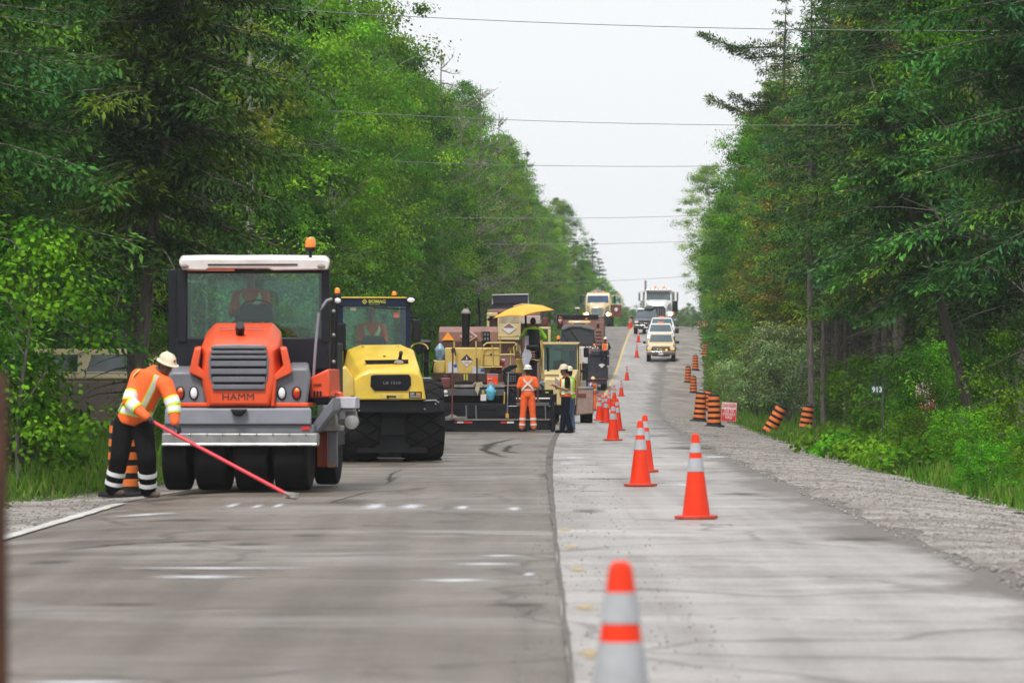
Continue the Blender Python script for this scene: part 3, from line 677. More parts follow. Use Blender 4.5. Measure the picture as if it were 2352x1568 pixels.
while dd < 480:
    u = pr.random()
    if dd < 200: kind = 'poplar' if u < .3 else 'maple' if u < .62 else 'spruce'
    elif dd < 300: kind = 'maple' if u < .6 else 'poplar' if u < .78 else 'spruce'
    else: kind = 'maple' if u < .6 else 'poplar' if u < .85 else 'spruce'
    sc = (1.14 if dd < 300 else .95 if dd < 400 else .86) * pr.uniform(.8, 1.18)
    forest(kind, dd, -9.3 + pr.uniform(-.7, .7), sc, 'front')
    dd += pr.uniform(3.4, 5.2) * (1 if dd < 300 else 1.15)
for row, o0, step, a, b in (('mid', -12.8, 5.2, 70, 480), ('back', -17.5, 6.5, 80, 300)):
    dd = a + 3.
    while dd < b:
        if visible(dd, o0):
            u = pr.random(); kind = 'spruce' if u < (.55 if dd < 200 else .3) else 'maple' if u < .8 else 'poplar'
            forest(kind, dd, o0 + pr.uniform(-1.2, 1.2), (1.2 if dd < 300 else .92) * pr.uniform(.9, 1.1), row)
        dd += step * pr.uniform(.8, 1.2)
for d, o, s in ((228, -7.6, 1.5), (244, -7.4, 1.5), (262, -7.2, 1.5), (285, -7.0, 1.42), (335, -7.0, 1.2)): forest('bare', d, o, s)
# --- right wall
X1 = forest('nearspruce', 104, 10.9, 1.3, var=1, sx=1.1); X1['label'] = 'dark spruce in the upper right corner above the green number sign'
X2 = forest('nearspruce', 118, 9.9, 1.38, var=0, sx=1.1); X2['label'] = 'dark spruce left of the upper right corner behind the number sign'
X0 = forest('nearspruce', 90.5, 10.1, 1.6, var=1, sx=1.15); X0['label'] = 'nearest dark spruce at the right whose boughs hide the leaning trunk top'
X3 = forest('bare', 92, 10.5, 1.05, var=2); X3['label'] = 'grey dead tree with tangled twigs in the upper right corner'
X4 = forest('bare', 99, 10.9, 1.05, var=0); X4['label'] = 'grey dead tree behind the tangled twigs at the right edge'
X5 = forest('leaner', 97, 9.2, 1.0, tilt=(0, -.27), rz=0)
X7 = forest('boughspruce', 198, 8.7, 1.0, rz=0); X7['label'] = 'tall spruce with two long boughs reaching into the sky at upper right'
X5['label'] = 'spruce with a dark bare trunk leaning left beside the number sign'
dd = 124.
while dd < 480:
    u = pr.random()
    if dd < 185: kind = 'highcedar' if u < .6 else 'highspruce' if u < .88 else 'maple'
    elif dd < 270: kind = 'cedar' if u < .6 else 'spruce' if u < .85 else 'maple'
    else: kind = 'spruce' if u < .5 else 'cedar' if u < .7 else 'maple'
    sc = (1.14 if dd < 300 else .86) * pr.uniform(.84, 1.14)
    forest(kind, dd, (10.2 if dd < 185 else 9.2 if dd < 300 else 8.3) + pr.uniform(-.5, .6), sc, 'front')
    dd += pr.uniform(2.9, 4.4)
for row, o0, step, a, b in (('mid', 12.6, 4.8, 88, 480), ('back', 17., 6.2, 100, 330)):
    dd = a + 2.
    while dd < b:
        if visible(dd, o0):
            u = pr.random(); kind = 'cedar' if u < .5 else 'spruce' if u < .75 else 'maple'
            forest(kind, dd, o0 + pr.uniform(-1.2, 1.2), (1.18 if dd < 300 else .9) * pr.uniform(.9, 1.1), row)
        dd += step * pr.uniform(.8, 1.2)
X6 = forest('poplar', 392, 7.4, .95, var=0, sx=1.2); X6['label'] = 'loose light green tree leaning into the gap of sky on the right'
for k, (vx, d) in enumerate(((1862, 150), (1893, 158), (1925, 163), (1945, 152), (1975, 171))):
    X = (vx - HX)/F*d
    t = forest('highspruce', d, X - float(RX(d)), 1.05 + .05*(k % 3), var=k % 2, sx=.8)
    t['label'] = ['slim bare trunked spruce nearest the tilted drums', 'second slim bare trunked spruce right of the tilted drums', 'third slim trunked spruce right of the tilted drums',
                  'pale slim trunked spruce just left of the number sign', 'slim trunked spruce half hidden left of the number sign'][k]
for k, (vx, d, s, v) in enumerate(((1775, 172, 1.05, 0), (1735, 186, .9, 1), (1815, 165, .85, 0), (1700, 215, .85, 1))):
    t = forest('willow', d, (vx - HX)/F*d - float(RX(d)), s, var=v)
    t['label'] = ['tall silvery willow shrub behind the danger sign', 'silvery willow shrub left of the tall one by the danger sign', 'silvery willow shrub beside the slim spruce trunks', 'farthest small silvery willow shrub along the right verge'][k]
# --- far trees beyond the crest
def far(kind, vx, d, sc, **kw):
    o = (vx - HX)/F*d - float(RX(d)); t = forest(kind, d, -9, sc, **kw); t.location = ((vx - HX)/F*d, d, float(gz(d, max(-60, min(60, o)))) - .1); return t
for k in range(20): far('dusty', 1290 + k*16 + pr.uniform(-6, 6), 640 + pr.uniform(0, 90), pr.uniform(.85, 1.05) * (1.15 if k < 6 else .8))
for k in range(9): far('dusty', 1480 + k*22 + pr.uniform(-6, 6), 600 + pr.uniform(0, 40), pr.uniform(.62, .8))
for vx, d, s in ((1338, 520, .95), (1362, 545, 1.12), (1378, 560, 1.0), (1318, 505, .9), (1395, 590, .8), (1350, 575, 1.1)): far('spruce', vx, d, s)
for vx, d, s in ((1345, 500, .7), (1385, 530, .62), (1410, 560, .62), (1325, 492, .75), (1430, 600, .6)): far('maple', vx, d, s)
# --- understory along the verges
dd = 66.
while dd < 330:
    for side in (-1, 1):
        if side > 0 and dd < 76: continue
        e = (float(EDGE(dd)) - 2.6) if side < 0 else 7.4
        for q in range(2 if dd < 190 else 1):
            u = pr.random(); o = e + side * pr.uniform(.3, 2.8 if q else 1.4)
            if not visible(dd, o, 1.5): continue
            xv = HX + F*(float(RX(dd)) + o)/dd
            if side < 0 and dd < 101 and 120 < xv < 410: continue                 # keep the gap where the van shows
            if side > 0 and 112 < dd < 230 and o < 9.5: continue                  # open grass below the slim trunks
            if side > 0 and dd < 112:
                if o < 8.6: forest('shrub', dd + pr.uniform(-.8, .8), o, pr.uniform(.35, .6))
                elif u < .75: forest('shrub' if u < .4 else 'sapling', dd + pr.uniform(-.8, .8), o + .4, pr.uniform(.55, .85))
                continue
            if u < .6: forest('shrub', dd + pr.uniform(-.8, .8), o, pr.uniform(.7, 1.15))
            else: forest('sapling', dd + pr.uniform(-.8, .8), o + side*.8, pr.uniform(.6, 1.05))
    dd += 2.3 if dd < 190 else 4.5
for k, (vx, vy) in enumerate(((1900, 1056), (1935, 1062), (1970, 1072), (2010, 1082), (2055, 1094), (1925, 1048), (1985, 1060), (2040, 1076), (2095, 1088))):
    d = F*(EYE + .22)/(vy - HY) + 1
    t = plant('burdock', wp(d, (vx - HX)/F*d - float(RX(d)), -.02), pr.uniform(.9, 1.3), label='low broad leaved plant edging the gravel beneath the number sign', cat='plant', group='broad leaved plants at the gravel edge', name='burdock_plant')
for vx, d, s, lb in ((2118, 101.5, .62, 'leafy sapling hiding the faded red sign'), (2150, 100.5, .5, 'leafy sapling right of the faded red sign')):
    t = forest('sapling', d, (vx - HX)/F*d - float(RX(d)), s); t['label'] = lb
for k, (vx, vy, s) in enumerate(((2270, 1150, .38), (2300, 1140, .32), (2000, 1010, .6), (1950, 985, .6), (2120, 1060, .5), (1905, 975, .55))):
    d = F*(EYE + .3)/(vy - HY)
    t = forest('shrub', d, (vx - HX)/F*d - float(RX(d)), s)
    t['label'] = ['bright bush at the lower right edge', 'smaller bush behind the bright one at the lower right edge', 'leafy bush in front of the number sign post', 'leafy bush right of the upright tilted drum', 'bush at the foot of the leaning trunk', 'bush hiding the foot of the upright tilted drum'][k]
# --- grass
def grass(name, n, dlo, dhi, fo0, fo1, h, seed, pal, label):
    r = np.random.default_rng(seed); u = r.random(n); d = dlo*(dhi/dlo)**u
    o = fo0(d) + (fo1(d) - fo0(d)) * r.random(n)
    clump = .55 + .45*np.sin(d*2.1 + np.sin(o*3.3)*2) * np.sin(o*2.7 + d*.9)
    C = np.stack([RX(d) + o, d, gz(d, o) - .05], 1)
    A = unit(np.stack([r.normal(0, .32, n), r.normal(0, .32, n), np.ones(n)], 1))
    Wd = unit(np.stack([r.normal(1, .4, n), r.normal(0, .6, n), np.zeros(n)], 1))
    edge = np.clip((np.abs(o - fo0(d)))/.7, .25, 1)
    ln = h * r.uniform(.45, 1.15, n) * (.6 + .6*clump) * edge; wd = (.006 + .00009*d) * r.uniform(.7, 1.4, n)
    return tag(link(bpy.data.objects.new(name, kites(C, A, Wd, ln, wd, tints(r, n, pal), M_grass, name))), label, 'grass', kind='stuff')
GP = [(.085, .20, .018), (.11, .235, .022), (.065, .16, .018), (.14, .23, .035), (.16, .18, .06)]
grass('grass', 75000, 44, 470, lambda d: 5.85 + wob(d, 71, .3, 7), lambda d: 10.5 + 0*d, .46, 1, GP, 'tall green verge grass along the right gravel shoulder')
grass('grass', 55000, 50, 470, lambda d: EDGE(d) - 1.25 + wob(d, 72, .2, 5), lambda d: EDGE(d) - 5.5, .42, 2, GP, 'green verge grass along the left road edge')
# --- overhead wires and the poles that carry them, back among the trees
M_wire = mat('wire', (.14, .145, .155), .5, metal=.3); M_pole = bark('pole_wood', (.08, .06, .045), (.2, .165, .135))
for k, (y0, y1, d, lb) in enumerate(((18, 68, 97, 'highest overhead wire near the top of the picture'), (245, 288, 131, 'second overhead wire from the top'), (356, 378, 158, 'dark third overhead wire from the top'),
                         (485, 484, 209, 'fourth overhead wire from the top'), (541, 541, 243, 'fifth overhead wire just below the fourth'), (640, 612, 300, 'lowest overhead wire above the white truck'))):
    xl, zl = px(600, y0, d); xr, zr = px(1850, y1, d); sl_ = (zr - zl)/(xr - xl)
    xa, xb = xl - 9, xr + 9; mid = (xa + xb)/2
    pts = []
    for i in range(25):
        x = xa + (xb - xa)*i/24; pts.append((x, d, zl + sl_*(x - xl) + .0022*((x - mid)**2 - ((xl+xr)/2 - mid)**2 - ((xr-xl)/2)**2)))
    mb = MB(); mb.tube(pts, .0065 + .00002*d, 5)
    tag(mb.build('overhead_wire', M_wire), lb, 'wire', 'overhead wires crossing the road')
# ------------------------------------------------------------------ people
def voxel(mb, name, m, parent, vs, smooth_it=4):
    """fuse overlapping shells into one continuous skin"""
    o = bpy.data.objects.new(name, mb.mesh(name, m, 0)); COL.objects.link(o)
    r = o.modifiers.new('fuse', 'REMESH'); r.mode = 'VOXEL'; r.voxel_size = vs
    if smooth_it: s = o.modifiers.new('sm', 'SMOOTH'); s.iterations = smooth_it; s.factor = .5
    dg = bpy.context.evaluated_depsgraph_get(); dg.update()
    me = bpy.data.meshes.new_from_object(o.evaluated_get(dg)); me.name = name
    bpy.data.objects.remove(o)
    me.materials.clear(); me.materials.append(m); me.shade_smooth()
    return link(bpy.data.objects.new(name, me), parent)
def V3(*a): return Vector(a)
STAND = dict(pel=(0, 0, .96), chest=(0, .0, 1.44), head=(0, -.02, 1.66), fwd=(0, -1, 0),
             shL=(.19, 0, 1.42), elL=(.25, .03, 1.14), wrL=(.25, -.04, .89), shR=(-.19, 0, 1.42), elR=(-.25, .03, 1.14), wrR=(-.25, -.04, .89),
             hiL=(.095, 0, .93), knL=(.12, -.02, .5), anL=(.13, .02, .09), hiR=(-.095, 0, .93), knR=(-.12, -.02, .5), anR=(-.13, .02, .09), toe=(0, -1, 0))
SKIN = mat('skin', (.30, .165, .11), .55, var=.08); SKIN2 = mat('skin_dark', (.12, .06, .04), .55, var=.08)
HIVO = mat('hi_vis_orange', (.90, .13, .018), .75, var=.1, scale=9, bump=.25, dirt=.2, dirtcol=(.4, .1, .03)); HIVL = mat('hi_vis_lime', (.36, .72, .03), .75, var=.1, scale=9, bump=.25)
BLK = mat('black_cloth', (.006, .006, .007), .9, var=.3, scale=9, bump=.3, spec=.1); NAVYC = mat('navy_cloth', (.008, .009, .018), .9, var=.3, scale=9, bump=.3, spec=.1); JEAN = mat('blue_jeans', (.07, .12, .22), .85, var=.25, scale=9, bump=.3)
BOOT = mat('work_boot', (.06, .04, .028), .7, var=.3, dirt=.5); TANB = mat('tan_boot', (.28, .16, .07), .7, var=.3, dirt=.4); GLOVE = mat('black_glove', (.012, .012, .013), .7)
REFL = mat('reflective_silver', (.68, .70, .70), .4, var=.1); LIMES = mat('lime_stripe', (.55, .80, .06), .7); HAT = mat('hard_hat_cream', (.66, .58, .42), .4, var=.08, dirt=.3); HATW = mat('hard_hat_white', (.74, .72, .68), .35, dirt=.2)
HAIR = mat('dark_hair', (.015, .01, .008), .8); BADGE = mat('hat_badge', (.42, .08, .07), .5); EYEM = mat('eye_dark', (.01, .01, .01), .2)
def person(label, loc, rz=0., J=None, shirt=HIVO, pants=BLK, boots=BOOT, skin=SKIN, hat=HAT, sleeves='long', glove=None, bands=(), torso_bands=(), straps=None, pant_bands=(),
           vest=None, band_edge=None, scale=1., curl=.9, vs=.011, bulk=0.):
    P = {k: Vector(v) for k, v in STAND.items()}
    if J: P.update({k: Vector(v) for k, v in J.items()})
    root = thing('person', label, 'person', loc, rz); root.scale = (scale,)*3
    fw = P['fwd'].normalized(); hd = P['head']; sp = P['chest'] - P['pel']; ax = sp.normalized()
    lat = (P['shL'] - P['shR']).normalized(); frt = lat.cross(ax).normalized()
    if frt.dot(fw) < 0: frt = -frt
    prof = [(-.14, .10, .09), (-.06, .158, .118), (.05, .168, .122), (.3, .158, .115), (.6, .175, .122), (.85, .178, .115), (1.0, .13, .09), (1.08, .07, .065)]
    def ell(t, g):
        ts = [p[0] for p in prof]; a = float(np.interp(t, ts, [p[1] for p in prof])) + g; b = float(np.interp(t, ts, [p[2] for p in prof])) + g
        return P['pel'] + sp*t, a, b
    def surf(t, ang, g):
        c, a, b = ell(t, g); return c + lat*a*math.cos(ang) + frt*b*math.sin(ang)
    def torso(mb, g, t0=-.14, t1=1.08):
        ts = [t for t in np.linspace(t0, t1, 10)]
        mb.loft([[surf(t, 2*PI*k/16, g) for k in range(16)] for t in ts])
    # body
    b = MB(); torso(b, -.012)
    right = fw.cross(Vector((0, 0, 1))).normalized(); upv = right.cross(fw).normalized()
    def H(x, y, z): return hd + right*x + fw*y + upv*z
    rotm = Matrix((right, fw, upv)).transposed().to_euler()
    b.ball(H(0, -.012, .03), (.076, .094, .098), 16, 10, rotm); b.ball(H(0, .022, -.045), (.058, .066, .07), 14, 8, rotm)     # skull, jaw
    b.cap(H(0, .082, .0), .011, H(0, .102, -.025), .015, 8); b.ball(H(0, .066, -.06), (.026, .018, .012), 8, 6, rotm); b.ball(H(0, .07, -.1), (.022, .02, .018), 8, 6, rotm)
    b.cap(H(-.05, .075, .028), .012, H(.05, .075, .028), .012, 8)
    for s in (-1, 1): b.ball(H(.078*s, -.005, -.01), (.012, .022, .032), 8, 6, rotm); b.ball(H(.042*s, .058, -.03), (.024, .02, .022), 8, 6, rotm)
    b.cap(P['chest'] + ax*.02, .062, H(0, -.02, -.06), .056)
    def hand(mb, w, el, s):
        d = (w - el).normalized(); n = d.cross(lat).normalized()
        if P.get('hand' + s): d = P['hand' + s].normalized()
        sd = Vector((0, 0, 1)).cross(d); sd = sd.normalized() if sd.length > .2 else frt.copy()
        n = d.cross(sd).normalized()
        if n.dot(P['pel'] - w) < 0: n = -n
        mb.cap(w + d*.02, .03, w + d*.075, .034, 10)
        for q, (off, ln) in enumerate(((-.03, .07), (-.01, .082), (.011, .078), (.031, .06))):
            a = w + d*.092 + sd*off; m1 = a + (d*math.cos(curl*.5) + n*math.sin(curl*.5))*ln*.5; e = m1 + (d*math.cos(curl*1.6) + n*math.sin(curl*1.6))*ln*.5
            mb.cap(a, .0105, m1, .0098, 8); mb.cap(m1, .0098, e, .0085, 8)
        th = w + d*.035 - sd*.032; t2 = th - sd*.03 + d*.03 + n*.012; mb.cap(th, .0125, t2, .011, 8); mb.cap(t2, .011, t2 + d*.03 + n*.018, .009, 8)
    for s in 'LR':
        g_ = MB()
        b.cap(P['sh'+s], .052, P['el'+s], .041); b.cap(P['el'+s], .04, P['wr'+s], .028)
        hand(g_ if glove else b, P['wr'+s], P['el'+s], s)
        if glove: g_.cap(P['wr'+s] - (P['wr'+s] - P['el'+s]).normalized()*.05, .042, P['wr'+s] + (P['wr'+s] - P['el'+s]).normalized()*.02, .036); voxel(g_, 'glove', glove, root, .008)
        b.cap(P['hi'+s], .085, P['kn'+s], .058); b.cap(P['kn'+s], .055, P['an'+s], .038)
        tv = P['toe'].normalized(); b.cap(P['an'+s] + tv*(-.02) - V3(0, 0, .045), .036, P['an'+s] + tv*.14 - V3(0, 0, .055), .028)
    voxel(b, 'body', skin, root, vs)
    for s in (-1, 1): e = MB(); e.ball(H(.032*s, .078, .008), (.015, .008, .009), 8, 6, rotm); e.build('eye', EYEM, root)
    hr = MB(); hr.ball(H(0, -.03, .025), (.083, .085, .095), 14, 8, rotm); hr.ball(H(0, -.05, -.04), (.07, .055, .06), 12, 8, rotm); voxel(hr, 'hair', HAIR, root, .012)
    # clothes
    sh = MB(); torso(sh, .018 + bulk, -.1 if vest is None else -.02, 1.0)
    for s in 'LR':
        sh.cap(P['chest'] - ax*.06 + (P['sh'+s] - P['chest'])*.4, .09, P['sh'+s], .072)
        e = P['el'+s]
        if sleeves == 'long': sh.cap(P['sh'+s], .072 + bulk, e, .06 + bulk*.8); sh.cap(e, .06 + bulk*.8, e.lerp(P['wr'+s], .93), .045 + bulk*.4)
        else: sh.cap(P['sh'+s], .074, P['sh'+s].lerp(e, .72), .066)
    sh.cap(P['shR'].lerp(P['shL'], .12), .078 + bulk, P['shL'].lerp(P['shR'], .12), .078 + bulk); sh.cap(P['shR'].lerp(P['shL'], .25), .08 + bulk, P['chest'] + ax*.02, .075)
    sh.cap(P['shL'].lerp(P['shR'], .25), .08 + bulk, P['chest'] + ax*.02, .075)
    voxel(sh, 'shirt', shirt, root, .015, 6)
    tr = MB(); torso(tr, .012 + bulk*.5, -.14, .16)
    for s in 'LR':
        tr.cap(P['hi'+s], .112 + bulk, P['kn'+s], .088 + bulk); tr.cap(P['kn'+s], .088 + bulk, P['an'+s] + V3(0, 0, .02), .08 + bulk*.8)
    voxel(tr, 'trousers', pants, root, .016, 5)
    for s in 'LR':
        bo = MB(); tv = P['toe'].normalized(); a = P['an'+s]
        bo.cap(a + V3(0, 0, .04), .056, a - V3(0, 0, .03), .056); bo.cap(a - tv*.035 - V3(0, 0, .04), .05, a + tv*.15 - V3(0, 0, .048), .042)
        voxel(bo, 'boot', boots, root, .014)
    if vest is not None:
        ve = MB(); torso(ve, .042, -.02, .96)
        for s in 'LR': ve.cap(P['chest'] - ax*.03 + lat*(.06 if s == 'L' else -.06), .085, P['sh'+s].lerp(P['chest'], .42), .08)
        voxel(ve, 'safety_vest', vest, root, .016, 6)
    g0 = (.024 + bulk if vest is None else .05)
    def ring(name, t0, t1, g, m):
        mb = MB(); n = 24
        mb.loft([[surf(t0, 2*PI*k/n, g - .012) for k in range(n)], [surf(t0, 2*PI*k/n, g) for k in range(n)], [surf(t1, 2*PI*k/n, g) for k in range(n)], [surf(t1, 2*PI*k/n, g - .012) for k in range(n)]], False)
        mb.build(name, m, root)
    for t0, t1 in torso_bands:
        if band_edge: ring('stripe_edge', t0 - .03, t1 + .03, g0, band_edge)
        ring('reflective_stripe', t0, t1, g0 + .004, REFL)
    def limb(name, A, B, ra, rb, u0, u1, m):
        mb = MB(); d = (B - A).normalized(); x = d.cross(V3(0, 0, 1) if abs(d.z) < .9 else V3(0, 1, 0)).normalized(); y = d.cross(x); rings = []
        for u, q in ((u0, -.012), (u0, 0), (u1, 0), (u1, -.012)):
            c = A.lerp(B, u); r_ = ra + (rb - ra)*u + q; rings.append([c + (x*math.cos(2*PI*k/16) + y*math.sin(2*PI*k/16))*r_ for k in range(16)])
        mb.loft(rings, False); mb.build(name, m, root)
    for seg, u0, u1 in bands:
        for s in 'LR':
            A, B, ra, rb = (P['sh'+s], P['el'+s], .078 + bulk, .066 + bulk*.8) if seg == 'up' else (P['el'+s], P['wr'+s], .066 + bulk*.8, .052 + bulk*.4)
            if band_edge: limb('stripe_edge', A, B, ra, rb, u0 - .08, u1 + .08, band_edge)
            limb('reflective_stripe', A, B, ra + .004, rb + .004, u0, u1, REFL)
    for u0, u1 in pant_bands:
        for s in 'LR': limb('reflective_stripe', P['kn'+s], P['an'+s] + V3(0, 0, .02), .096 + bulk, .088 + bulk*.8, u0, u1, REFL)
    def strap(pts, w, g, m, name):
        mb = MB(); q = [surf(t, a, g) for t, a in pts]; nn = [(surf(t, a, g) - (P['pel'] + sp*t)).normalized() for t, a in pts]; rings = []
        for i, p in enumerate(q):
            tg = (q[min(i+1, len(q)-1)] - q[max(0, i-1)]).normalized(); sd = tg.cross(nn[i]).normalized()
            rings.append([p + sd*w/2, p + sd*w/2 + nn[i]*.006, p - sd*w/2 + nn[i]*.006, p - sd*w/2])
        mb.loft(rings); mb.build(name, m, root)
    if straps:
        F_ = PI/2; B_ = -PI/2
        def line(t0, a0, t1, a1): return [(t0 + (t1-t0)*i/8, a0 + (a1-a0)*i/8) for i in range(9)]
        sets = {'X': [line(.98, B_ - .75, .32, B_ + .95), line(.98, B_ + .75, .32, B_ - .95)], 'H': [line(.97, F_ + .85, .12, F_ + .85), line(.97, F_ - .85, .12, F_ - .85), line(.97, B_ + .85, .12, B_ + .85), line(.97, B_ - .85, .12, B_ - .85)],
                'V': [line(.97, F_ + .9, .35, F_ + .05), line(.97, F_ - .9, .35, F_ - .05)]}
        for st in straps:
            for l in sets[st]:
                if band_edge: strap(l, .085, g0 + .004, band_edge, 'stripe_edge')
                strap(l, .05, g0 + .009, REFL, 'reflective_stripe')
    if hat:
        h = MB(); n = 20; rings = []
        for rr_, z, k in ((.150, .045, 1), (.148, .055, 1), (.118, .062, 1), (.113, .10, 1), (.10, .135, 1), (.072, .162, 1), (.03, .175, 1), (.004, .177, 1)):
            rings.append([H(rr_*math.cos(2*PI*j/n)*.9, rr_*math.sin(2*PI*j/n)*1.06 + (.012 if z < .07 else -.005), z) for j in range(n)])
        h.loft(rings); hh = h.build('hard_hat', hat, root)
        bd = MB(); bd.ball(H(.0, .112, .11), (.022, .012, .022), 10, 6, rotm); bd.build('badge', BADGE, hh)
        rd = MB(); rd.cap(H(0, -.06, .172), .01, H(0, .06, .172), .01, 8); rd.build('ridge', hat, hh)
    return root

# ------------------------------------------------------------------ cones and drums
ORANGE = mat('cone_orange', (.70, .034, .006), .5, var=.1, scale=5, dirt=.25, dirtcol=(.3, .04, .015), spec=.25); CBASE = mat('cone_base', (.50, .045, .02), .7, var=.2, dirt=.5, dirtcol=(.12, .05, .03))
SILV = mat('cone_collar', (.36, .375, .40), .38, var=.12, scale=8, dirt=.3)
def make_cone():
    c = thing('traffic_cone', 'x', 'cone', group='orange cones down the middle of the road')
    mb = MB(); mb.xy([(math.cos(a)*.235*q, math.sin(a)*.235*q) for a, q in [(PI/8 + k*PI/4, 1.0) for k in range(8)]], 0, .035); mb.build('base', CBASE, c, .008)
    rad = lambda z: .148 - (z - .035)*(.148 - .036)/(.865)
    mb = MB(); mb.lathe([(rad(.035), .033), (rad(.2), .2), (rad(.5), .5), (rad(.86), .86), (rad(.88)*.9, .888), (.02, .9), (.004, .9)], n=28); mb.build('body', ORANGE, c)
    for z0, z1 in ((.70, .80), (.50, .64)):
        mb = MB(); mb.lathe([(rad(z0), z0), (rad(z0) + .003, z0), (rad(z1) + .003, z1), (rad(z1), z1)], n=28, cap=False)
        mb.build('collar', SILV, c)
    return c
cone0 = make_cone()
CONES = [(1425, 706, 1932, 'blurred traffic cone nearest the camera, cut off at the bottom'), (1599, 220, 1193.7, 'large cone standing alone on the right lane'), (1471, 158, 1117.5, 'nearer cone of the overlapping pair at the road centre'),
         (1481, 132, 1085, 'cone half hidden behind the nearer of the overlapping pair'), (1407.8, 92, 1012, 'cone right of the man in the black shirt, front of the cluster'), (1418, 78, 989, 'cone just behind the front of the cluster, farther right'),
         (1391.6, 66, 971.7, 'cone in the cluster beside the loader, second from left'), (1377, 58, 966, 'leftmost cone of the cluster, nearest the loader wheel'), (1384, 51.5, 953, 'cone behind the leftmost cones of the cluster'),
         (1400, 46, 940, 'small cone peeking above the middle of the cluster'), (1411, 42, 924, 'cone at the top of the cluster, left of the lone mid cone'), (1427, 39.5, 910, 'cone just past the cluster on the foot of the hill'),
         (1440, 35.6, 873, 'cone halfway up the hill below the pickups'), (1462.5, 33.4, 821, 'cone left of the brown pickup'), (1466.5, 31.5, 786, 'cone left of the dark car bumper'),
         (1446.5, 26.9, 754.6, 'cone on the hill crest at the end of the yellow line'), (1449.5, 25.8, 752, 'farthest cone, just behind the one on the crest')]
def ground_at(vx, vy, s):
    """place a thing of scale s px/m whose foot shows at (vx, vy): on the ground, at the distance where the ground meets that line of sight, near the distance its size asks for"""
    d0 = F/s; best = None
    for k in range(-40, 41):
        d = d0*(1 + k*.004); X = (vx - HX)/F*d; z = float(gz(d, X - float(RX(d))))
        e = abs(HY + (EYE - z)/d*F - vy) + abs(k)*.12
        if best is None or e < best[0]: best = (e, d, X, z)
    return (best[2], best[1], best[3])
for i, (vx, s, vy, lb) in enumerate(CONES):
    o = cone0 if i == 0 else copy_tree(cone0)
    x, y, z = ground_at(vx, vy, s); o.location = (x, y, z + .013); o.rotation_euler = (random.Random(i).uniform(-.012, .012), random.Random(i+50).uniform(-.012, .012), i*1.3); o['label'] = lb
DRO = mat('drum_orange', (.72, .17, .03), .5, var=.12, scale=5, dirt=.35, dirtcol=(.2, .07, .03)); DRB = mat('drum_black', (.010, .010, .012), .55, var=.3, dirt=.3, dirtcol=(.05, .045, .04), spec=.25)
def make_drum():
    c = thing('traffic_drum', 'x', 'drum', group='orange and black drums along the right shoulder')
    rad = lambda z: .225 - .05*(z/1.05)
    mb = MB(); mb.lathe([(.34, .0), (.34, .035), (.31, .06), (.245, .07), (.236, .10)], n=24); mb.build('rubber_base', DRB, c)
    mb = MB(); prof = []
    for k in range(22):
        z = .07 + .94*k/21; prof.append((rad(z) - (.006 if k % 3 == 0 else 0), z))
    mb.lathe(prof + [(.15, 1.03), (.02, 1.035)], n=24); mb.build('body', DRB, c)
    for k in range(5):
        z0 = .14 + k*.18; mb = MB(); mb.lathe([(rad(z0), z0), (rad(z0) + .005, z0 + .003), (rad(z0 + .1) + .005, z0 + .097), (rad(z0 + .1), z0 + .1)], n=24, cap=False); mb.build('band', DRO, c)
    mb = MB(); mb.tube([(-.10, 0, 1.02), (-.09, 0, 1.08), (-.04, 0, 1.11), (.04, 0, 1.11), (.09, 0, 1.08), (.10, 0, 1.02)], .014, 6); mb.build('handle', DRB, c)
    return c
drum0 = make_drum()
DR = [(1640, 981, 61, (0, 0), 'upright drum beside the danger sign'), (1606, 974, 55, (0, .07), 'drum leaning slightly right, left of the one by the danger sign'), (1622, 944, 46, (0, .13), 'tilted drum behind the pair by the danger sign'),
      (1762, 996, 66, (.1, .48), 'drum tipped far over in the grass, right of the danger sign'), (1846, 1003, 72, (0, .16), 'drum nearly upright in the grass beside the leafy bush'),
      (1592.5, 903, 42, (0, 0), 'drum in the middle of the far row, nearest the road'), (1580, 879, 40.5, (0, .03), 'leftmost drum of the far row'), (1597, 850, 38, (0, 0), 'drum behind the leftmost of the far row'),
      (1620, 821, 34, (0, 0), 'drum right of the brown pickup at the grass edge'), (1624, 756, 28, (0, .05), 'drum on the crest at the grass edge'), (1609, 755, 20, (0, 0), 'small far drum left of the one on the crest')]
for i, (vx, vy, s, tl, lb) in enumerate(DR):
    o = drum0 if i == 0 else copy_tree(drum0)
    x, y, z = ground_at(vx, vy, s); o.location = (x, y, z); o.rotation_euler = (tl[0], tl[1], 0 if tl[1] > .05 else i*.9); o['label'] = lb
    if abs(tl[1]) > .3: o.location.z -= .05
o = copy_tree(drum0); x = (283 - HX)/F*61.5; o.location = (x, 61.5, float(gz(61.5, x - float(RX(61.5))))); o.rotation_euler = (0, 0, .4); o['label'] = 'drum standing behind the legs of the raker'; o['group'] = 'drums along the left edge'
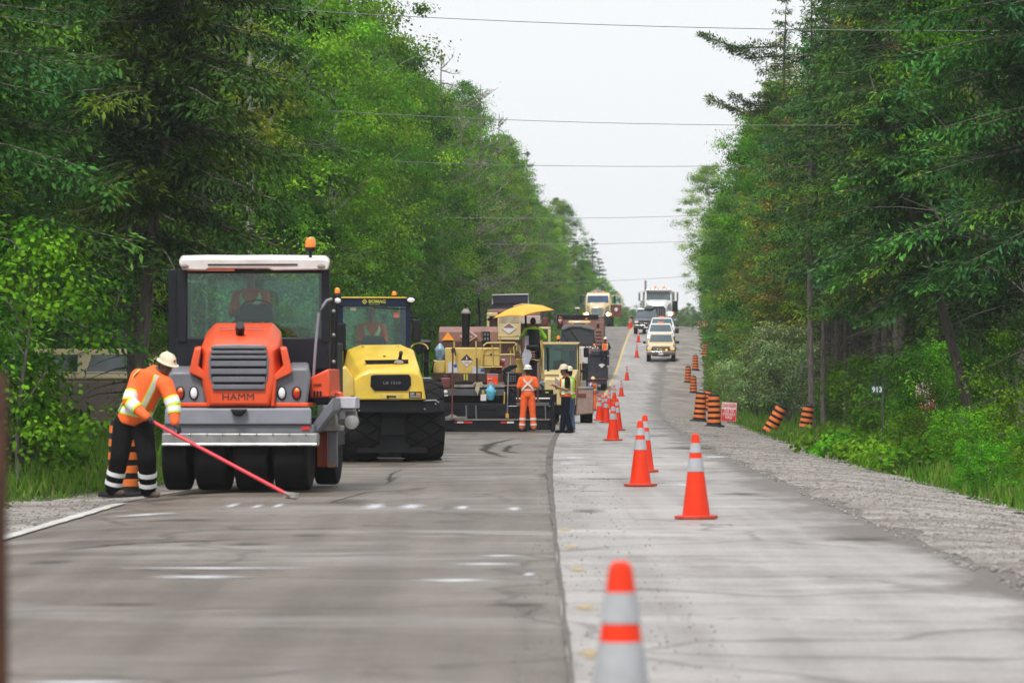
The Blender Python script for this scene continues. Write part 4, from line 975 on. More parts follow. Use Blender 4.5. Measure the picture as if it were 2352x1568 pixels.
# ------------------------------------------------------------------ signs
SW = mat('sign_white', (.72, .66, .66), .5, var=.06, dirt=.15); SR = mat('sign_red', (.62, .03, .04), .5, var=.1, dirt=.15, dirtcol=(.6, .2, .2)); SG = mat('sign_green', (.008, .085, .055), .45); POST = mat('wood_post', (.17, .15, .13), .9, var=.3, bump=.5); STEEL = mat('galvanised', (.06, .07, .065), .5, metal=.5, var=.2, dirt=.3)
d = F*(EYE + .1)/(1000 - HY) + 48; d = 163.
def danger(vx0, vx1, vy0, vy1, d, label, foot, tilt=.06, faded=False):
    x0, z1 = px(vx0, vy0, d); x1, z0 = px(vx1, vy1, d); w = x1 - x0; h = z1 - z0; cx = (x0 + x1)/2
    gzv = float(gz(d, cx - float(RX(d))))
    t = thing('warning_sign', label, 'sign', (cx, d, gzv)); t.rotation_euler = (0, tilt, 0)
    zc = (z0 + z1)/2 - gzv
    mb = MB(); mb.span(-.04, .04, .02, .07, -.3, zc + h*.3); mb.build('post', POST, t, .004)
    red = mat('sign_faded_red', (.35, .07, .04), .7, var=.5, scale=5, dirt=.5) if faded else SR
    mb = MB(); mb.span(-w/2, w/2, -.004, .012, zc - h/2, zc + h/2); pl = mb.build('panel', SW, t, .004)
    mb = MB(); b_ = w*.035; mb.span(-w/2 + b_, w/2 - b_, -.009, -.0045, zc - h/2 + b_, zc + h*.13); mb.build('red_field', red, pl)
    for e in ((-w/2, w/2, zc + h/2 - b_*.5, zc + h/2), (-w/2, w/2, zc - h/2, zc - h/2 + b_*.5), (-w/2, -w/2 + b_*.5, zc - h/2 + b_*.5, zc + h/2 - b_*.5), (w/2 - b_*.5, w/2, zc - h/2 + b_*.5, zc + h/2 - b_*.5)):
        mb = MB(); mb.span(e[0], e[1], -.008, -.0045, e[2], e[3]); mb.build('border', red, pl)
    text('DANGER', 'lettering', red, pl, (0, -.009, zc + h*.31), h*.27, rot=(R(90), 0, 0), sx=w*.9/(h*.27*4.05), bold=.02)
    for k, s in enumerate(('DUE TO', 'OVERHEAD', 'WIRES')):
        text(s, 'lettering', SW, pl, (0, -.013, zc + h*(.03 - .17*k)), h*.2, sx=[.62, .86, .55][k]*w/(h*.2*[3.6, 5.5, 3.45][k]), bold=.015)
danger(1655, 1690, 923, 967, 168, 'red and white danger sign for overhead wires beside the drums', 0)
def hidden():
    danger(2103, 2150, 878, 942, 104, 'faded red and white sign half hidden by leaves behind the number sign', 0, tilt=0, faded=True)
hidden()
d = 95.; x0, z1 = px(2002, 886, d); x1, z0 = px(2027, 904, d); gzv = float(gz(d, x0 - float(RX(d))))
t = thing('number_sign', 'green blade sign reading 913 on a thin steel post', 'sign', ((x0 + x1)/2, d, gzv)); w = (x1 - x0)*1.12; h = z1 - z0; zc = (z0 + z1)/2 - gzv
mb = MB(); mb.span(w/2 - .03, w/2 + .005, .012, .04, -.3, zc + h/2); mb.build('post', STEEL, t)
mb = MB(); mb.span(-w/2, w/2, -.004, .011, zc - h/2, zc + h/2); pl = mb.build('panel', SG, t, .003)
text('913', 'lettering', SW, pl, (0, -.009, zc), h*.92, sx=.95, bold=.02)
# brown post right beside the camera position, far out of focus
d = 9.5; x0, z0 = px(-31, 860, d); mb = MB(); mb.loft([[(x0 + .045*math.cos(a*PI/6)*q, d + .045*math.sin(a*PI/6)*q, z) for a in range(12)] for z, q in ((-.3, 1.25), (.5, 1.12), (1.2, 1.0), (1.5, .98), (1.52, .8))])
tag(mb.build('wooden_post', mat('rusty_brown', (.09, .035, .018), .85, var=.35, scale=8, bump=.4)), 'blurred rusty brown post at the left edge of the picture', 'post')
# ------------------------------------------------------------------ tools for machines drawn from picture measurements
class Loc:
    """local frame of a machine: root on the ground at distance d, turned by th; P(zx, zy, y) turns a point read off an enlarged crop into local metres at local depth y"""
    def __init__(s, crop, cx, base, d, th=0., ground=True):
        s.rx, s.ry, s.zs = crop; s.d = d; s.th = th; s.c, s.s_ = math.cos(th), math.sin(th)
        vx, vy = s.v(cx, base); s.X0 = (vx - HX)/F*d
        s.Z0 = float(gz(d, s.X0 - float(RX(d)))) + .008
    def v(s, zx, zy): return (s.rx + zx/s.zs)*.5742188, (s.ry + zy/s.zs)*.5742188
    def P(s, zx, zy, y=0.):
        vx, vy = s.v(zx, zy); q = (vx - HX)/F
        x = (q*(s.d + y*s.c) - s.X0 + y*s.s_)/(s.c - q*s.s_)
        wy = s.d + x*s.s_ + y*s.c
        return (x, y, EYE - (vy - HY)/F*wy - s.Z0)
    def root(s, name, label, cat, group=None): return thing(name, label, cat, (s.X0, s.d, s.Z0), s.th, group)
    def B(s, mb, x0, x1, y0_, y1_, a, b, ref=None):
        """box seen between picture columns x0..x1 and rows y0_..y1_ at its near face, from depth a to b"""
        p = s.P(x0, y1_, a if ref is None else ref); q = s.P(x1, y0_, a if ref is None else ref)
        return mb.span(p[0], q[0], a, b, p[2], q[2])
    def G(s, mb, pts, a, b, ref=None):
        """picture outline at depth a swept back to b"""
        q = [s.P(x, y, a if ref is None else ref) for x, y in pts]
        return mb.xz([(p[0], p[2]) for p in q], a, b)
    def T(s, mb, pts, r, n=8): return mb.tube([s.P(*p) for p in pts], r, n)
    def ring(s, pts, y): return [s.P(x, z, y) for x, z in pts]
BLACK = mat('black_paint', (.006, .0065, .009), .5, var=.25, dirt=.3, dirtcol=(.03, .027, .025), spec=.25); RUB = mat('tyre_rubber', (.006, .006, .0065), .85, var=.3, dirt=.25, dirtcol=(.022, .02, .019), spec=.15)
HORG = mat('roller_orange', (.74, .075, .014), .42, var=.1, scale=3, coat=.15, dirt=.4, dirtcol=(.42, .10, .05)); HGRY = mat('roller_grey', (.135, .14, .165), .45, var=.1, dirt=.3, dirtcol=(.2, .19, .18)); HGRL = mat('roller_light_grey', (.22, .23, .27), .5, var=.12, scale=3, dirt=.5, dirtcol=(.19, .165, .145))
HDARK = mat('cab_dark', (.009, .010, .016), .4, var=.2, spec=.3); ROOF = mat('cab_roof_white', (.62, .61, .60), .5, var=.08, dirt=.35, dirtcol=(.3, .24, .2)); MET = mat('bare_metal', (.30, .30, .30), .45, metal=.6, var=.2, dirt=.4)
DIRTM = mat('dirty_metal', (.27, .25, .23), .7, var=.3, dirt=.6, dirtcol=(.12, .1, .085)); GLS = glass('cab_glass'); GLD = glass('dark_glass', (.5, .62, .62), .45)
AMB = mat('amber_lens', (.95, .24, .02), .2, coat=.5); REDL = mat('red_lens', (.55, .02, .015), .2, coat=.5); WHL = mat('clear_lens', (.75, .77, .8), .15, coat=.5); CHR = mat('chrome', (.62, .63, .65), .2, metal=1.)
def tyre(root, x0, x1, y, rad, m=RUB, name='tyre', rim=MET, shoulder=.05):
    w = x1 - x0; sh = min(shoulder, w*.4)
    mb = MB(); mb.lathe([(rad*.55, x0 + .01), (rad*.9, x0), (rad - sh*.35, x0 + sh*.25), (rad - sh*.08, x0 + sh*.7), (rad, x0 + sh*1.2), (rad, x1 - sh*1.2), (rad - sh*.08, x1 - sh*.7), (rad - sh*.35, x1 - sh*.25), (rad*.9, x1), (rad*.55, x1 - .01)], (0, y, rad), 'x', 40)
    t = mb.build(name, m, root)
    mb = MB(); mb.lathe([(rad*.12, x0 + .03), (rad*.5, x0 + .05), (rad*.56, x0 + .012), (rad*.56, x1 - .012), (rad*.5, x1 - .05), (rad*.12, x1 - .03)], (0, y, rad), 'x', 24); mb.build('rim', rim, t)
    return t
def oval(mb, L, zx, zy, rx, rz, y, dep):
    c = L.P(zx, zy, y); e = L.P(zx + rx, zy - rz, y); a, b = e[0] - c[0], e[2] - c[2]
    mb.loft([[(c[0] + a*q*math.cos(2*PI*k/20), y + dd, c[2] + b*q*math.sin(2*PI*k/20)) for k in range(20)] for q, dd in ((1, dep), (1, 0), (.85, -.012), (.45, -.02), (.05, -.022))]); return mb
# ------------------------------------------------------------------ orange pneumatic roller
Z1 = (350, 900, 1.36364)
L = Loc(Z1, 830, 1447, 60.7, R(-4.5))
H = L.root('pneumatic_roller', 'orange and grey pneumatic tyre roller with white cab roof', 'roller')
for a, b in ((432, 570), (608, 785), (822, 1005), (1035, 1222)):
    tyre(H, L.P(a, 1447)[0], L.P(b, 1447)[0], 0, .49)
for a, b in ((632, 770), (842, 985), (1056, 1205), (1248, 1372)): tyre(H, L.P(a, 1420, 3.3)[0], L.P(b, 1420, 3.3)[0], 3.3, .49)
mb = MB(); L.B(mb, 470, 1190, 1135, 1300, -.1, .25); mb.span(-.85, .95, .2, 4.0, .55, .95); mb.build('chassis', BLACK, H, .02)
# lower bodywork
mb = MB(); A = [(418, 1088), (1218, 1088), (1215, 990), (490, 990), (440, 1040)]
mb.loft([L.ring([(420, 1088), (1222, 1088), (1222, 1000), (420, 1000)], -.5), L.ring([(420, 1088), (1222, 1088), (1200, 985), (470, 985)], -.28), L.ring([(425, 1088), (1225, 1088), (1200, 985), (470, 985)], .9)])
mb.build('front_panel', HGRL, H, .02)
mb = MB(); L.B(mb, 412, 1232, 1088, 1134, -.46, .6); mb.build('front_skirt', HGRY, H, .012)
mb = MB(); L.B(mb, 405, 1250, 1134, 1206, -.55, -.22); mb.build('bumper_beam', MET, H, .02)
mb = MB(); L.T(mb, [(408, 1196, -.56), (1250, 1196, -.56)], .022); mb.build('spray_bar', CHR, H)
for k in range(9):
    mb = MB(); c = L.P(470 + k*90, 1140, -.56); mb.ball(c, .014, 8, 6); mb.build('bolt', CHR, H)
mb = MB(); c = [(1222, 1090), (1340, 940), (1342, 1010), (1255, 1130), (1222, 1130)]
L.G(mb, c, -.2, 1.2); mb.build('side_panel', HGRY, H, .015)
mb = MB(); L.G(mb, [(1213, 832), (1316, 782), (1325, 938), (1215, 942)], .1, 1.3); mb.build('side_body', HORG, H, .02)
for k in range(3):
    mb = MB(); L.B(mb, 1232 + k*17, 1243 + k*17, 905, 935, .085, .1); mb.build('vent', BLACK, H)
text('HAMM', 'lettering', BLACK, H, L.P(1255, 872, .09), .05, sx=.7)
# fenders with lamps
for k, pts in enumerate(([(440, 968), (437, 800), (470, 790), (560, 790), (632, 842), (655, 968)], [(985, 968), (1010, 852), (1050, 812), (1120, 770), (1205, 770), (1218, 832), (1200, 968)])):
    mb = MB(); mb.loft([L.ring([(x + (4 if x < 600 else -4), y + 12) for x, y in pts], -.42), L.ring(pts, -.34), L.ring([(x, y - 22) if y < 900 else (x, y) for x, y in pts], 1.5)])
    mb.build('fender', HGRY, H, .03, 3)
mb = MB(); L.B(mb, 470, 1202, 968, 990, -.44, .5); mb.build('sill', HORG, H, .012)
for zx, m in ((580, WHL), (1060, WHL), (505, REDL), (1140, REDL)):
    hb = MB(); oval(hb, L, zx, 916, 26, 38, -.43, .06); hh = hb.build('lamp_housing', BLACK, H)
    mb = MB(); oval(mb, L, zx, 916, 19, 30, -.445, .02); mb.build('headlamp' if m is WHL else 'tail_lamp', m, hh)
    if m is REDL: mb = MB(); oval(mb, L, zx + 3, 902, 14, 13, -.462, .02); mb.build('indicator', AMB, hh)
# hood
mb = MB(); mb.loft([L.ring(p, y) for p, y in (
    ([(668, 980), (640, 840), (652, 690), (705, 652), (950, 652), (1003, 690), (1018, 840), (985, 980)], -.52),
    ([(655, 988), (622, 840), (636, 672), (697, 640), (958, 640), (1020, 672), (1034, 840), (998, 988)], -.46),
    ([(650, 988), (612, 830), (622, 655), (690, 612), (985, 612), (1045, 655), (1060, 830), (1002, 988)], -.1),
    ([(650, 988), (612, 810), (640, 610), (690, 552), (1010, 552), (1056, 610), (1080, 810), (1005, 988)], .8),
    ([(650, 988), (620, 790), (655, 580), (700, 533), (1015, 533), (1056, 580), (1082, 790), (1005, 988)], 1.45))]); hood = mb.build('hood', HORG, H, .03, 3)
for sg in (0, 1):
    p = [(555, 800), (566, 750), (585, 668), (622, 664), (604, 765), (660, 818), (672, 986), (652, 986), (640, 840)]
    p = [((x if not sg else 1672 - x), y) for x, y in p]
    mb = MB(); mb.loft([L.ring([(x, y + 6) for x, y in p], -.50), L.ring(p, -.44), L.ring([(x, y - 6) for x, y in p], 1.3)]); mb.build('hood_collar', HORG, H, .02, 3)
for k in range(2):
    mb = MB(); L.T(mb, [(722 - k*5, 560 + k*13, .42 - k*.2), (835, 556 + k*13, .42 - k*.2), (965, 560 + k*13, .42 - k*.2)], .008, 6); mb.build('hood_seam', mat('dark_orange', (.35, .05, .015), .5), hood)
mb = MB(); G = [(682, 655), (825, 650), (968, 655), (990, 735), (985, 832), (958, 902), (692, 902), (664, 832), (660, 735)]; L.G(mb, G, -.535, -.5); gr = mb.build('grille', HGRY, H, .012)
mb = MB(); cx, cy = 825, 780; L.G(mb, [(cx + (x-cx)*.93, cy + (y-cy)*.93) for x, y in G], -.54, -.536); mb.build('grille_backing', mat('void_black', (.004, .004, .005), .9), gr)
for y0, y1 in ((660, 673), (684, 700), (711, 728), (741, 769), (784, 812), (827, 855), (870, 894)):
    w = 150 if y0 < 800 else 142
    mb = MB(); mb.loft([L.ring([(cx - w, y1), (cx + w, y1), (cx + w, y0), (cx - w, y0)], -.56), L.ring([(cx - w - 3, y1 + 3), (cx + w + 3, y1 + 3), (cx + w + 3, y0), (cx - w - 3, y0)], -.535)]); mb.build('slat', HGRY, gr, .006)
text('HAMM', 'lettering', mat('letter_dark', (.035, .022, .022), .5), H, L.P(822, 938, -.5245), .125, depth=.002, sx=1.2)
mb = MB(); L.G(mb, [(775, 1003), (870, 1003), (840, 1040), (800, 1040)], -.6, -.5); mb.build('tow_hook', BLACK, H, .02)
mb = MB(); L.B(mb, 1168, 1212, 1094, 1117, -.475, -.45); mb.build('reflector', REDL, H)
mb = MB(); L.T(mb, [(832, 640, .15), (832, 600, .12), (832, 565, .02), (832, 545, -.06)], [.05, .055, .062, .058], 14); mb.build('exhaust_pipe', BLACK, H)
mb = MB(); c = L.P(832, 618, .1); mb.lathe([(.085, -.03), (.09, 0), (.06, .02)], c, 'z', 18); mb.build('exhaust_collar', CHR, H)
# cab
mb = MB(); L.B(mb, 482, 1318, 612, 790, 1.62, 1.75); L.B(mb, 482, 1318, 640, 980, 1.75, 3.3, ref=1.65); mb.build('cab_base', HDARK, H, .02)
for nm, a, b_, y in (('pillar', 492, 540, 1.6), ('pillar', 1276, 1320, 1.6), ('pillar', 440, 486, 3.0), ('pillar', 1262, 1312, 3.0)):
    mb = MB(); L.B(mb, a, b_, 240, 640 if y < 2 else 900, y, y + .1); mb.build(nm, HDARK, H, .01)
mb = MB(); L.B(mb, 540, 1276, 243, 264, 1.6, 1.72); mb.build('header', HDARK, H)
mb = MB(); L.B(mb, 540, 1276, 264, 612, 1.655, 1.662); mb.build('windscreen', GLS, H)
mb = MB(); L.B(mb, 486, 1262, 300, 640, 3.05, 3.057); mb.build('rear_window', GLS, H)
for zx in (463, 1315): pass
mb = MB(); p0 = L.P(492, 300, 1.7); p1 = L.P(462, 640, 3.0); mb.span(p0[0] - .012, p0[0] - .006, 1.72, 3.0, p1[2], p0[2]); mb.build('side_window', GLD, H)
mb = MB(); R_ = [(514, 180), (660, 176), (820, 178), (990, 176), (1300, 180), (1322, 200), (1312, 244), (1010, 248), (985, 238), (660, 238), (640, 248), (516, 244), (498, 205)]
mb.loft([L.ring([(x, y + (6 if y < 200 else 0)) for x, y in R_], 1.4), L.ring(R_, 1.5), L.ring([(x, y - 14) if y < 215 else (x, y) for x, y in R_], 3.25)]); roof = mb.build('cab_roof', ROOF, H, .02, 3)
mb = MB(); L.B(mb, 655, 1145, 211, 219, 1.385, 1.40); mb.build('roof_slot', BLACK, roof)
for zx in (530, 1275): mb = MB(); oval(mb, L, zx, 224, 22, 12, 1.395, .02); mb.build('roof_lamp', DIRTM, roof)
mb = MB(); L.B(mb, 545, 800, 238, 250, 1.42, 1.5); mb.build('roof_lining', mat('orange_lining', (.45, .12, .05), .7), roof)
mb = MB(); L.T(mb, [(1335, 402, .75), (1305, 412, .75), (1285, 440, .75), (1262, 478, .75), (1245, 650, .75), (1228, 895, .75)], .019); mb.build('handrail', HGRL, H)
mb = MB(); L.T(mb, [(1338, 392, .95), (1340, 640, .95), (1333, 880, .95)], .028); L.T(mb, [(1360, 400, 1.1), (1352, 900, 1.1)], .02); mb.build('mast', BLACK, H)
for zy in (470, 600, 745, 800): mb = MB(); c = L.P(1343, zy, .9); mb.ball(c, .026, 8, 6); mb.build('clamp', MET, H)
def beacon(L, root, zx, zy, w, h, y, stem=0):
    c = L.P(zx, zy, y); e = L.P(zx + w/2, zy - h, y); r_ = e[0] - c[0]; hh = e[2] - c[2]
    b0 = MB(); b0.lathe([(r_*.75, -hh*.45), (r_*1.02, -hh*.12), (r_*1.02, 0)], c, 'z', 16); bb = b0.build('beacon', BLACK, root)
    if stem: s_ = MB(); s_.tube([(c[0], y, c[2] - hh*.3), L.P(zx, stem, y)], r_*.28); s_.build('beacon_stem', BLACK, bb)
    m_ = MB(); m_.lathe([(r_*.95, 0), (r_, hh*.2), (r_*.94, hh*.65), (r_*.7, hh*.92), (r_*.2, hh)], c, 'z', 18); m_.build('beacon_lens', AMB, bb)
beacon(L, H, 1216, 122, 60, 56, 1.7, 215)
beacon(L, H, 1363, 372, 30, 30, 1.1); mb = MB(); L.B(mb, 1345, 1382, 374, 400, 1.05, 1.15); mb.build('work_lamp', BLACK, H, .02); mb = MB(); oval(mb, L, 1363, 412, 17, 15, 1.02, .08); mb.build('work_lamp_lens', WHL, H)
# side edge-cutter gear
mb = MB(); L.B(mb, 1252, 1308, 1125, 1318, .5, 1.1); mb.build('guard_panel', mat('faded_orange', (.34, .05, .02), .6, dirt=.4), H, .01)
mb = MB(); L.B(mb, 1312, 1362, 1118, 1318, .4, .5); mb.build('support_arm', HGRY, H, .01); mb = MB(); L.B(mb, 1312, 1345, 1300, 1320, .36, .42); mb.build('arm_end', mat('rust', (.3, .13, .07), .8), H)
mb = MB(); L.B(mb, 1350, 1462, 937, 1000, .6, 1.1); L.B(mb, 1368, 1452, 1000, 1060, .7, 1.0); mb.build('tool_box', mat('pale_panel', (.5, .5, .56), .5, dirt=.3), H, .012)
mb = MB(); L.G(mb, [(1262, 1105), (1300, 1060), (1330, 1020), (1352, 1030), (1356, 1090), (1392, 1095), (1388, 1122), (1270, 1124)], .3, .55); mb.build('bracket', DIRTM, H, .012)
mb = MB(); L.G(mb, [(1398, 1010), (1462, 1010), (1478, 1075), (1450, 1110), (1425, 1098), (1408, 1060)], .7, .82); mb.build('cutter_arm', DIRTM, H, .012)
mb = MB(); c = L.P(1440, 1075, .66); mb.lathe([(.02, -.04), (.09, -.03), (.1, 0), (.02, .01)], c, 'y', 20); mb.build('cutter_disc', MET, H)
mb = MB(); L.T(mb, [(1342, 915, .7), (1380, 918, .68), (1382, 1000, .68)], .035); mb.build('hydraulic_arm', HORG, H)
# interior
mb = MB(); L.G(mb, [(832, 440), (850, 432), (985, 432), (1003, 450), (1020, 525), (822, 525)], 1.9, 2.2); mb.build('steering_console', HDARK, H, .03)
mb = MB(); c = L.P(918, 455, 2.0); mb.tube([(c[0] + .22*math.cos(a*PI/10), 2.05 + .1*math.sin(a*PI/10), c[2] + .12*math.sin(a*PI/10)) for a in range(21)], .015, 6); mb.build('steering_wheel', BLACK, H)
mb = MB(); L.B(mb, 800, 985, 470, 720, 2.75, 2.9); mb.build('seat', BLACK, H, .05)
SIT = dict(pel=(0, .0, .0), chest=(0, .06, .48), head=(0, .02, .70), shL=(.19, .05, .46), shR=(-.19, .05, .46), elL=(.25, -.06, .2), elR=(-.25, -.06, .2), wrL=(.14, -.3, .22), wrR=(-.14, -.3, .22),
           hiL=(.1, -.02, -.02), hiR=(-.1, -.02, -.02), knL=(.14, -.42, .02), knR=(-.14, -.42, .02), anL=(.14, -.45, -.36), anR=(-.14, -.45, -.36))
def on_seat(L, zx, zy, y):
    p = L.P(zx, zy, y); c, s_ = math.cos(L.th), math.sin(L.th)
    return (L.X0 + p[0]*c - p[1]*s_, L.d + p[0]*s_ + p[1]*c, L.Z0 + p[2])
person('roller driver in orange shirt with lime V stripes behind the orange roller windscreen', on_seat(L, 890, 560, 2.6), L.th, SIT, HIVO, BLK, straps='V', band_edge=LIMES, hat=None, vs=.014)

# ------------------------------------------------------------------ yellow single drum roller
Z2 = (1250, 1100, 1.96)
L = Loc(Z2, 610, 1455, 82.3, R(6.5))
BY = mat('roller_yellow', (.70, .48, .045), .42, var=.08, scale=3, coat=.15, dirt=.35, dirtcol=(.42, .32, .11)); BBLU = mat('cab_blue', (.008, .014, .045), .35, var=.15, spec=.3); BYD = mat('roller_yellow_dust', (.60, .45, .12), .5, var=.1, dirt=.4, dirtcol=(.4, .34, .22))
Bm = L.root('drum_roller', 'yellow compaction roller with dark blue cab header', 'roller')
TDUST = mat('dusty_tyre', (.016, .016, .018), .9, var=.5, scale=2, spec=.15)
x0, x1 = L.P(705, 1455)[0], L.P(1013, 1455)[0]
for a, b in ((x0, x1), (-x1, -x0)):
    t = tyre(Bm, a, b, .0, .735, TDUST, shoulder=.12, rim=BYD)
    mb = MB()
    for sgn in (-1, 1):
        for k in range(16):
            th0 = 2*PI*k/16; mb.tube([(a + .02 + (b - a - .04)*u, .0 - .728*math.cos(th0 + sgn*u*.62), .735 + .728*math.sin(th0 + sgn*u*.62)) for u in np.linspace(0, 1, 7)], .018, 5)
    mb.build('tread', RUB, t)
mb = MB(); mb.lathe([(.2, -1.05), (.72, -1.05), (.75, -1.03), (.75, 1.03), (.72, 1.05), (.2, 1.05)], (0, 3.1, .75), 'x', 48); mb.build('drum', MET, Bm)
mb = MB(); L.B(mb, 342, 905, 1065, 1400, -.55, .9); mb.build('belly', BLACK, Bm, .03)  # underbody box carried low to stand for the black shade between the tyres
mb = MB(); L.G(mb, [(345, 982), (985, 982), (1002, 1000), (1006, 1075), (900, 1082), (345, 1078)], -.92, -.5); mb.span(L.P(200, 1000)[0], x1 - .02, -.6, -.45, .45, .8); bp = mb.build('rear_bumper', BLACK, Bm, .02)
mb = MB(); L.T(mb, [(870, 984, -.93), (965, 980, -.93), (990, 1000, -.93)], .014); mb.build('bumper_edge', MET, bp)
for zx, zy in ((365, 1010), (880, 1050), (965, 1010), (365, 1062)): mb = MB(); mb.ball(L.P(zx, zy, -.93), .018, 8, 6); mb.build('bolt', MET, bp)
mb = MB(); mb.span(-.8, .8, -.5, 3.0, .5, .95); mb.build('chassis', BLACK, Bm, .02)
mb = MB(); mb.loft([L.ring(p, y) for p, y in (
    ([(332, 978), (328, 822), (380, 785), (455, 765), (760, 762), (832, 778), (858, 815), (888, 975)], -1.0),
    ([(330, 978), (324, 815), (372, 768), (440, 735), (765, 730), (832, 758), (862, 805), (890, 976)], -.94),
    ([(330, 978), (322, 808), (372, 762), (432, 711), (748, 706), (834, 720), (862, 800), (890, 976)], -.72),
    ([(300, 970), (262, 740), (280, 590), (378, 552), (690, 548), (790, 585), (840, 790), (885, 970)], .75),
    ([(290, 965), (240, 740), (272, 585), (375, 547), (690, 544), (800, 598), (846, 790), (880, 965)], 1.0))]); hood = mb.build('hood', BY, Bm, .025, 3)
mb = MB(); mb.loft([L.ring([(330, 975), (235, 960), (225, 735), (262, 715), (330, 812)], -.6), L.ring([(330, 975), (228, 960), (205, 735), (258, 705), (310, 790)], .9)]); mb.build('side_cover', BYD, Bm, .02)
mb = MB(); mb.loft([L.ring([(405, 712 - 46), (752, 661), (747, 702), (440, 709)], -.62), L.ring([(408, 668), (750, 663), (745, 705), (440, 711)], -.45)]); mb.build('hood_vent', BLACK, hood, .005)
mb = MB(); L.G(mb, [(385, 549), (425, 583), (665, 580), (680, 548), (660, 552), (650, 570), (440, 573), (405, 549)], .6, .7); mb.build('hood_recess', BYD, hood)
mb = MB(); L.T(mb, [(683, 690, -.5), (686, 650, -.5), (692, 618, -.52), (694, 606, -.56)], .036, 12); mb.build('exhaust_pipe', BLACK, Bm)
mb = MB(); oval(mb, L, 677, 684, 38, 18, -.66, .1); mb.build('exhaust_collar', DIRTM, Bm)
mb = MB(); L.G(mb, [(458, 790), (480, 780), (755, 778), (772, 800), (773, 862), (742, 905), (490, 907), (455, 872)], -1.025, -.97); gr = mb.build('grille', BLACK, Bm, .01)
for k in range(9): mb = MB(); L.B(mb, 472, 760, 795 + k*12, 799 + k*12, -1.034, -1.024); mb.build('slat', HDARK, gr)
text('LB 1510', 'lettering', mat('grey_letter', (.2, .2, .22), .5), Bm, L.P(622, 845, -1.045), .07, sx=1.35)
mb = MB(); L.G(mb, [(530, 935), (705, 933), (680, 966), (555, 968)], -1.012, -.98); mb.build('handle_recess', BYD, Bm); mb = MB(); L.T(mb, [(582, 955, -1.04), (600, 950, -1.05), (655, 952, -1.04)], .016); L.T(mb, [(590, 942, -1.03), (592, 964, -1.03)], .02); mb.build('hood_handle', BLACK, Bm)
mb = MB(); L.B(mb, 757, 857, 913, 963, -1.01, -.97); pl = mb.build('number_plate', HDARK, Bm); mb = MB(); L.B(mb, 766, 800, 920, 940, -1.018, -1.01); L.B(mb, 764, 850, 946, 957, -1.018, -1.01); mb.build('plate_print', HGRL, pl); mb = MB(); L.B(mb, 812, 848, 922, 942, -1.018, -1.01); mb.build('plate_print', mat('plate_orange', (.5, .2, .05), .5), pl)
mb = MB(); oval(mb, L, 564, 634, 10, 4, -.1, .03); mb.build('hood_badge', BLACK, hood)
mb = MB(); L.B(mb, 203, 242, 590, 735, 1.0, 1.4); mb.build('step_panel', BY, Bm, .01)
# cab
for a, b, y in ((190, 240, 1.2), (735, 770, 1.2), (185, 225, 2.5), (690, 735, 2.5)):
    mb = MB(); L.B(mb, a, b, 240, 700, y, y + .09); mb.build('pillar', BBLU, Bm, .01)
mb = MB(); L.B(mb, 188, 772, 180, 246, 1.15, 1.3); hd_ = mb.build('cab_header', BBLU, Bm, .01)
mb = MB(); L.B(mb, 215, 740, 172, 181, 1.12, 2.7); mb.build('cab_roof', BY, Bm, .006)
mb = MB(); L.B(mb, 240, 735, 246, 585, 1.25, 1.256); mb.build('windscreen', GLS, Bm)
mb = MB(); L.B(mb, 225, 690, 250, 560, 2.55, 2.556); mb.build('front_window', GLS, Bm)
mb = MB(); L.B(mb, 188, 772, 585, 800, 1.2, 2.6); mb.build('cab_base', BLACK, Bm, .02)
LY = mat('letter_yellow', (.42, .42, .05), .5)
text('BOMAG', 'lettering', LY, hd_, L.P(507, 208, 1.14), .085, sx=1.05, bold=.025)
text('FAYAT GROUP', 'lettering', LY, hd_, L.P(487, 231, 1.14), .028)
mb = MB(); c = L.P(408, 208, 1.14); q = .05
for s_ in ((1, .55),): mb.loft([[(c[0] + dx*k*q, y, c[2] + dz*k*q) for dx, dz in ((0, 1), (1, 0), (0, -1), (-1, 0))] for k, y in ((1, 1.145), (1, 1.135), (.6, 1.135), (.6, 1.145))], False)
mb.xz([(c[0] + dx*.3*q, c[2] + dz*.3*q) for dx, dz in ((0, 1), (1, 0), (0, -1), (-1, 0))], 1.135, 1.145); mb.build('emblem', LY, hd_)
mb = MB(); L.B(mb, 296, 341, 252, 279, 1.235, 1.248); mb.build('sticker', SW, Bm); mb = MB(); L.B(mb, 636, 676, 292, 332, 1.235, 1.248); mb.build('sticker', mat('sticker_red', (.5, .12, .1), .6), Bm)
mb = MB(); L.T(mb, [(480, 255, 1.22), (600, 262, 1.22), (745, 268, 1.22)], .01, 6); mb.build('wiper', BLACK, Bm)
beacon(L, Bm, 195, 150, 40, 52, 1.5); beacon(L, Bm, 640, 160, 40, 34, 1.5)
mb = MB(); L.B(mb, 178, 214, 148, 178, 1.4, 1.6); mb.build('beacon_bracket', BLACK, Bm)
for zx, zy, rr_ in ((772, 196, 30), (190, 207, 24)):
    mb = MB(); oval(mb, L, zx, zy, rr_ + 8, rr_ - 2, 1.08, .12); lm = mb.build('work_lamp', BLACK, Bm); mb = MB(); oval(mb, L, zx, zy, rr_, rr_*.65, 1.065, .02); mb.build('work_lamp_lens', WHL, lm)
mb = MB(); L.B(mb, 782, 850, 345, 520, .95, 1.05); mb.build('mirror', BLACK, Bm, .03, 3); mb = MB(); L.T(mb, [(765, 330, 1.2), (815, 335, 1.0), (815, 350, 1.0)], .012); mb.build('mirror_arm', BLACK, Bm)
mb = MB(); L.B(mb, 190, 262, 378, 590, .95, 1.05); mb.build('mirror', BLACK, Bm, .03, 3)
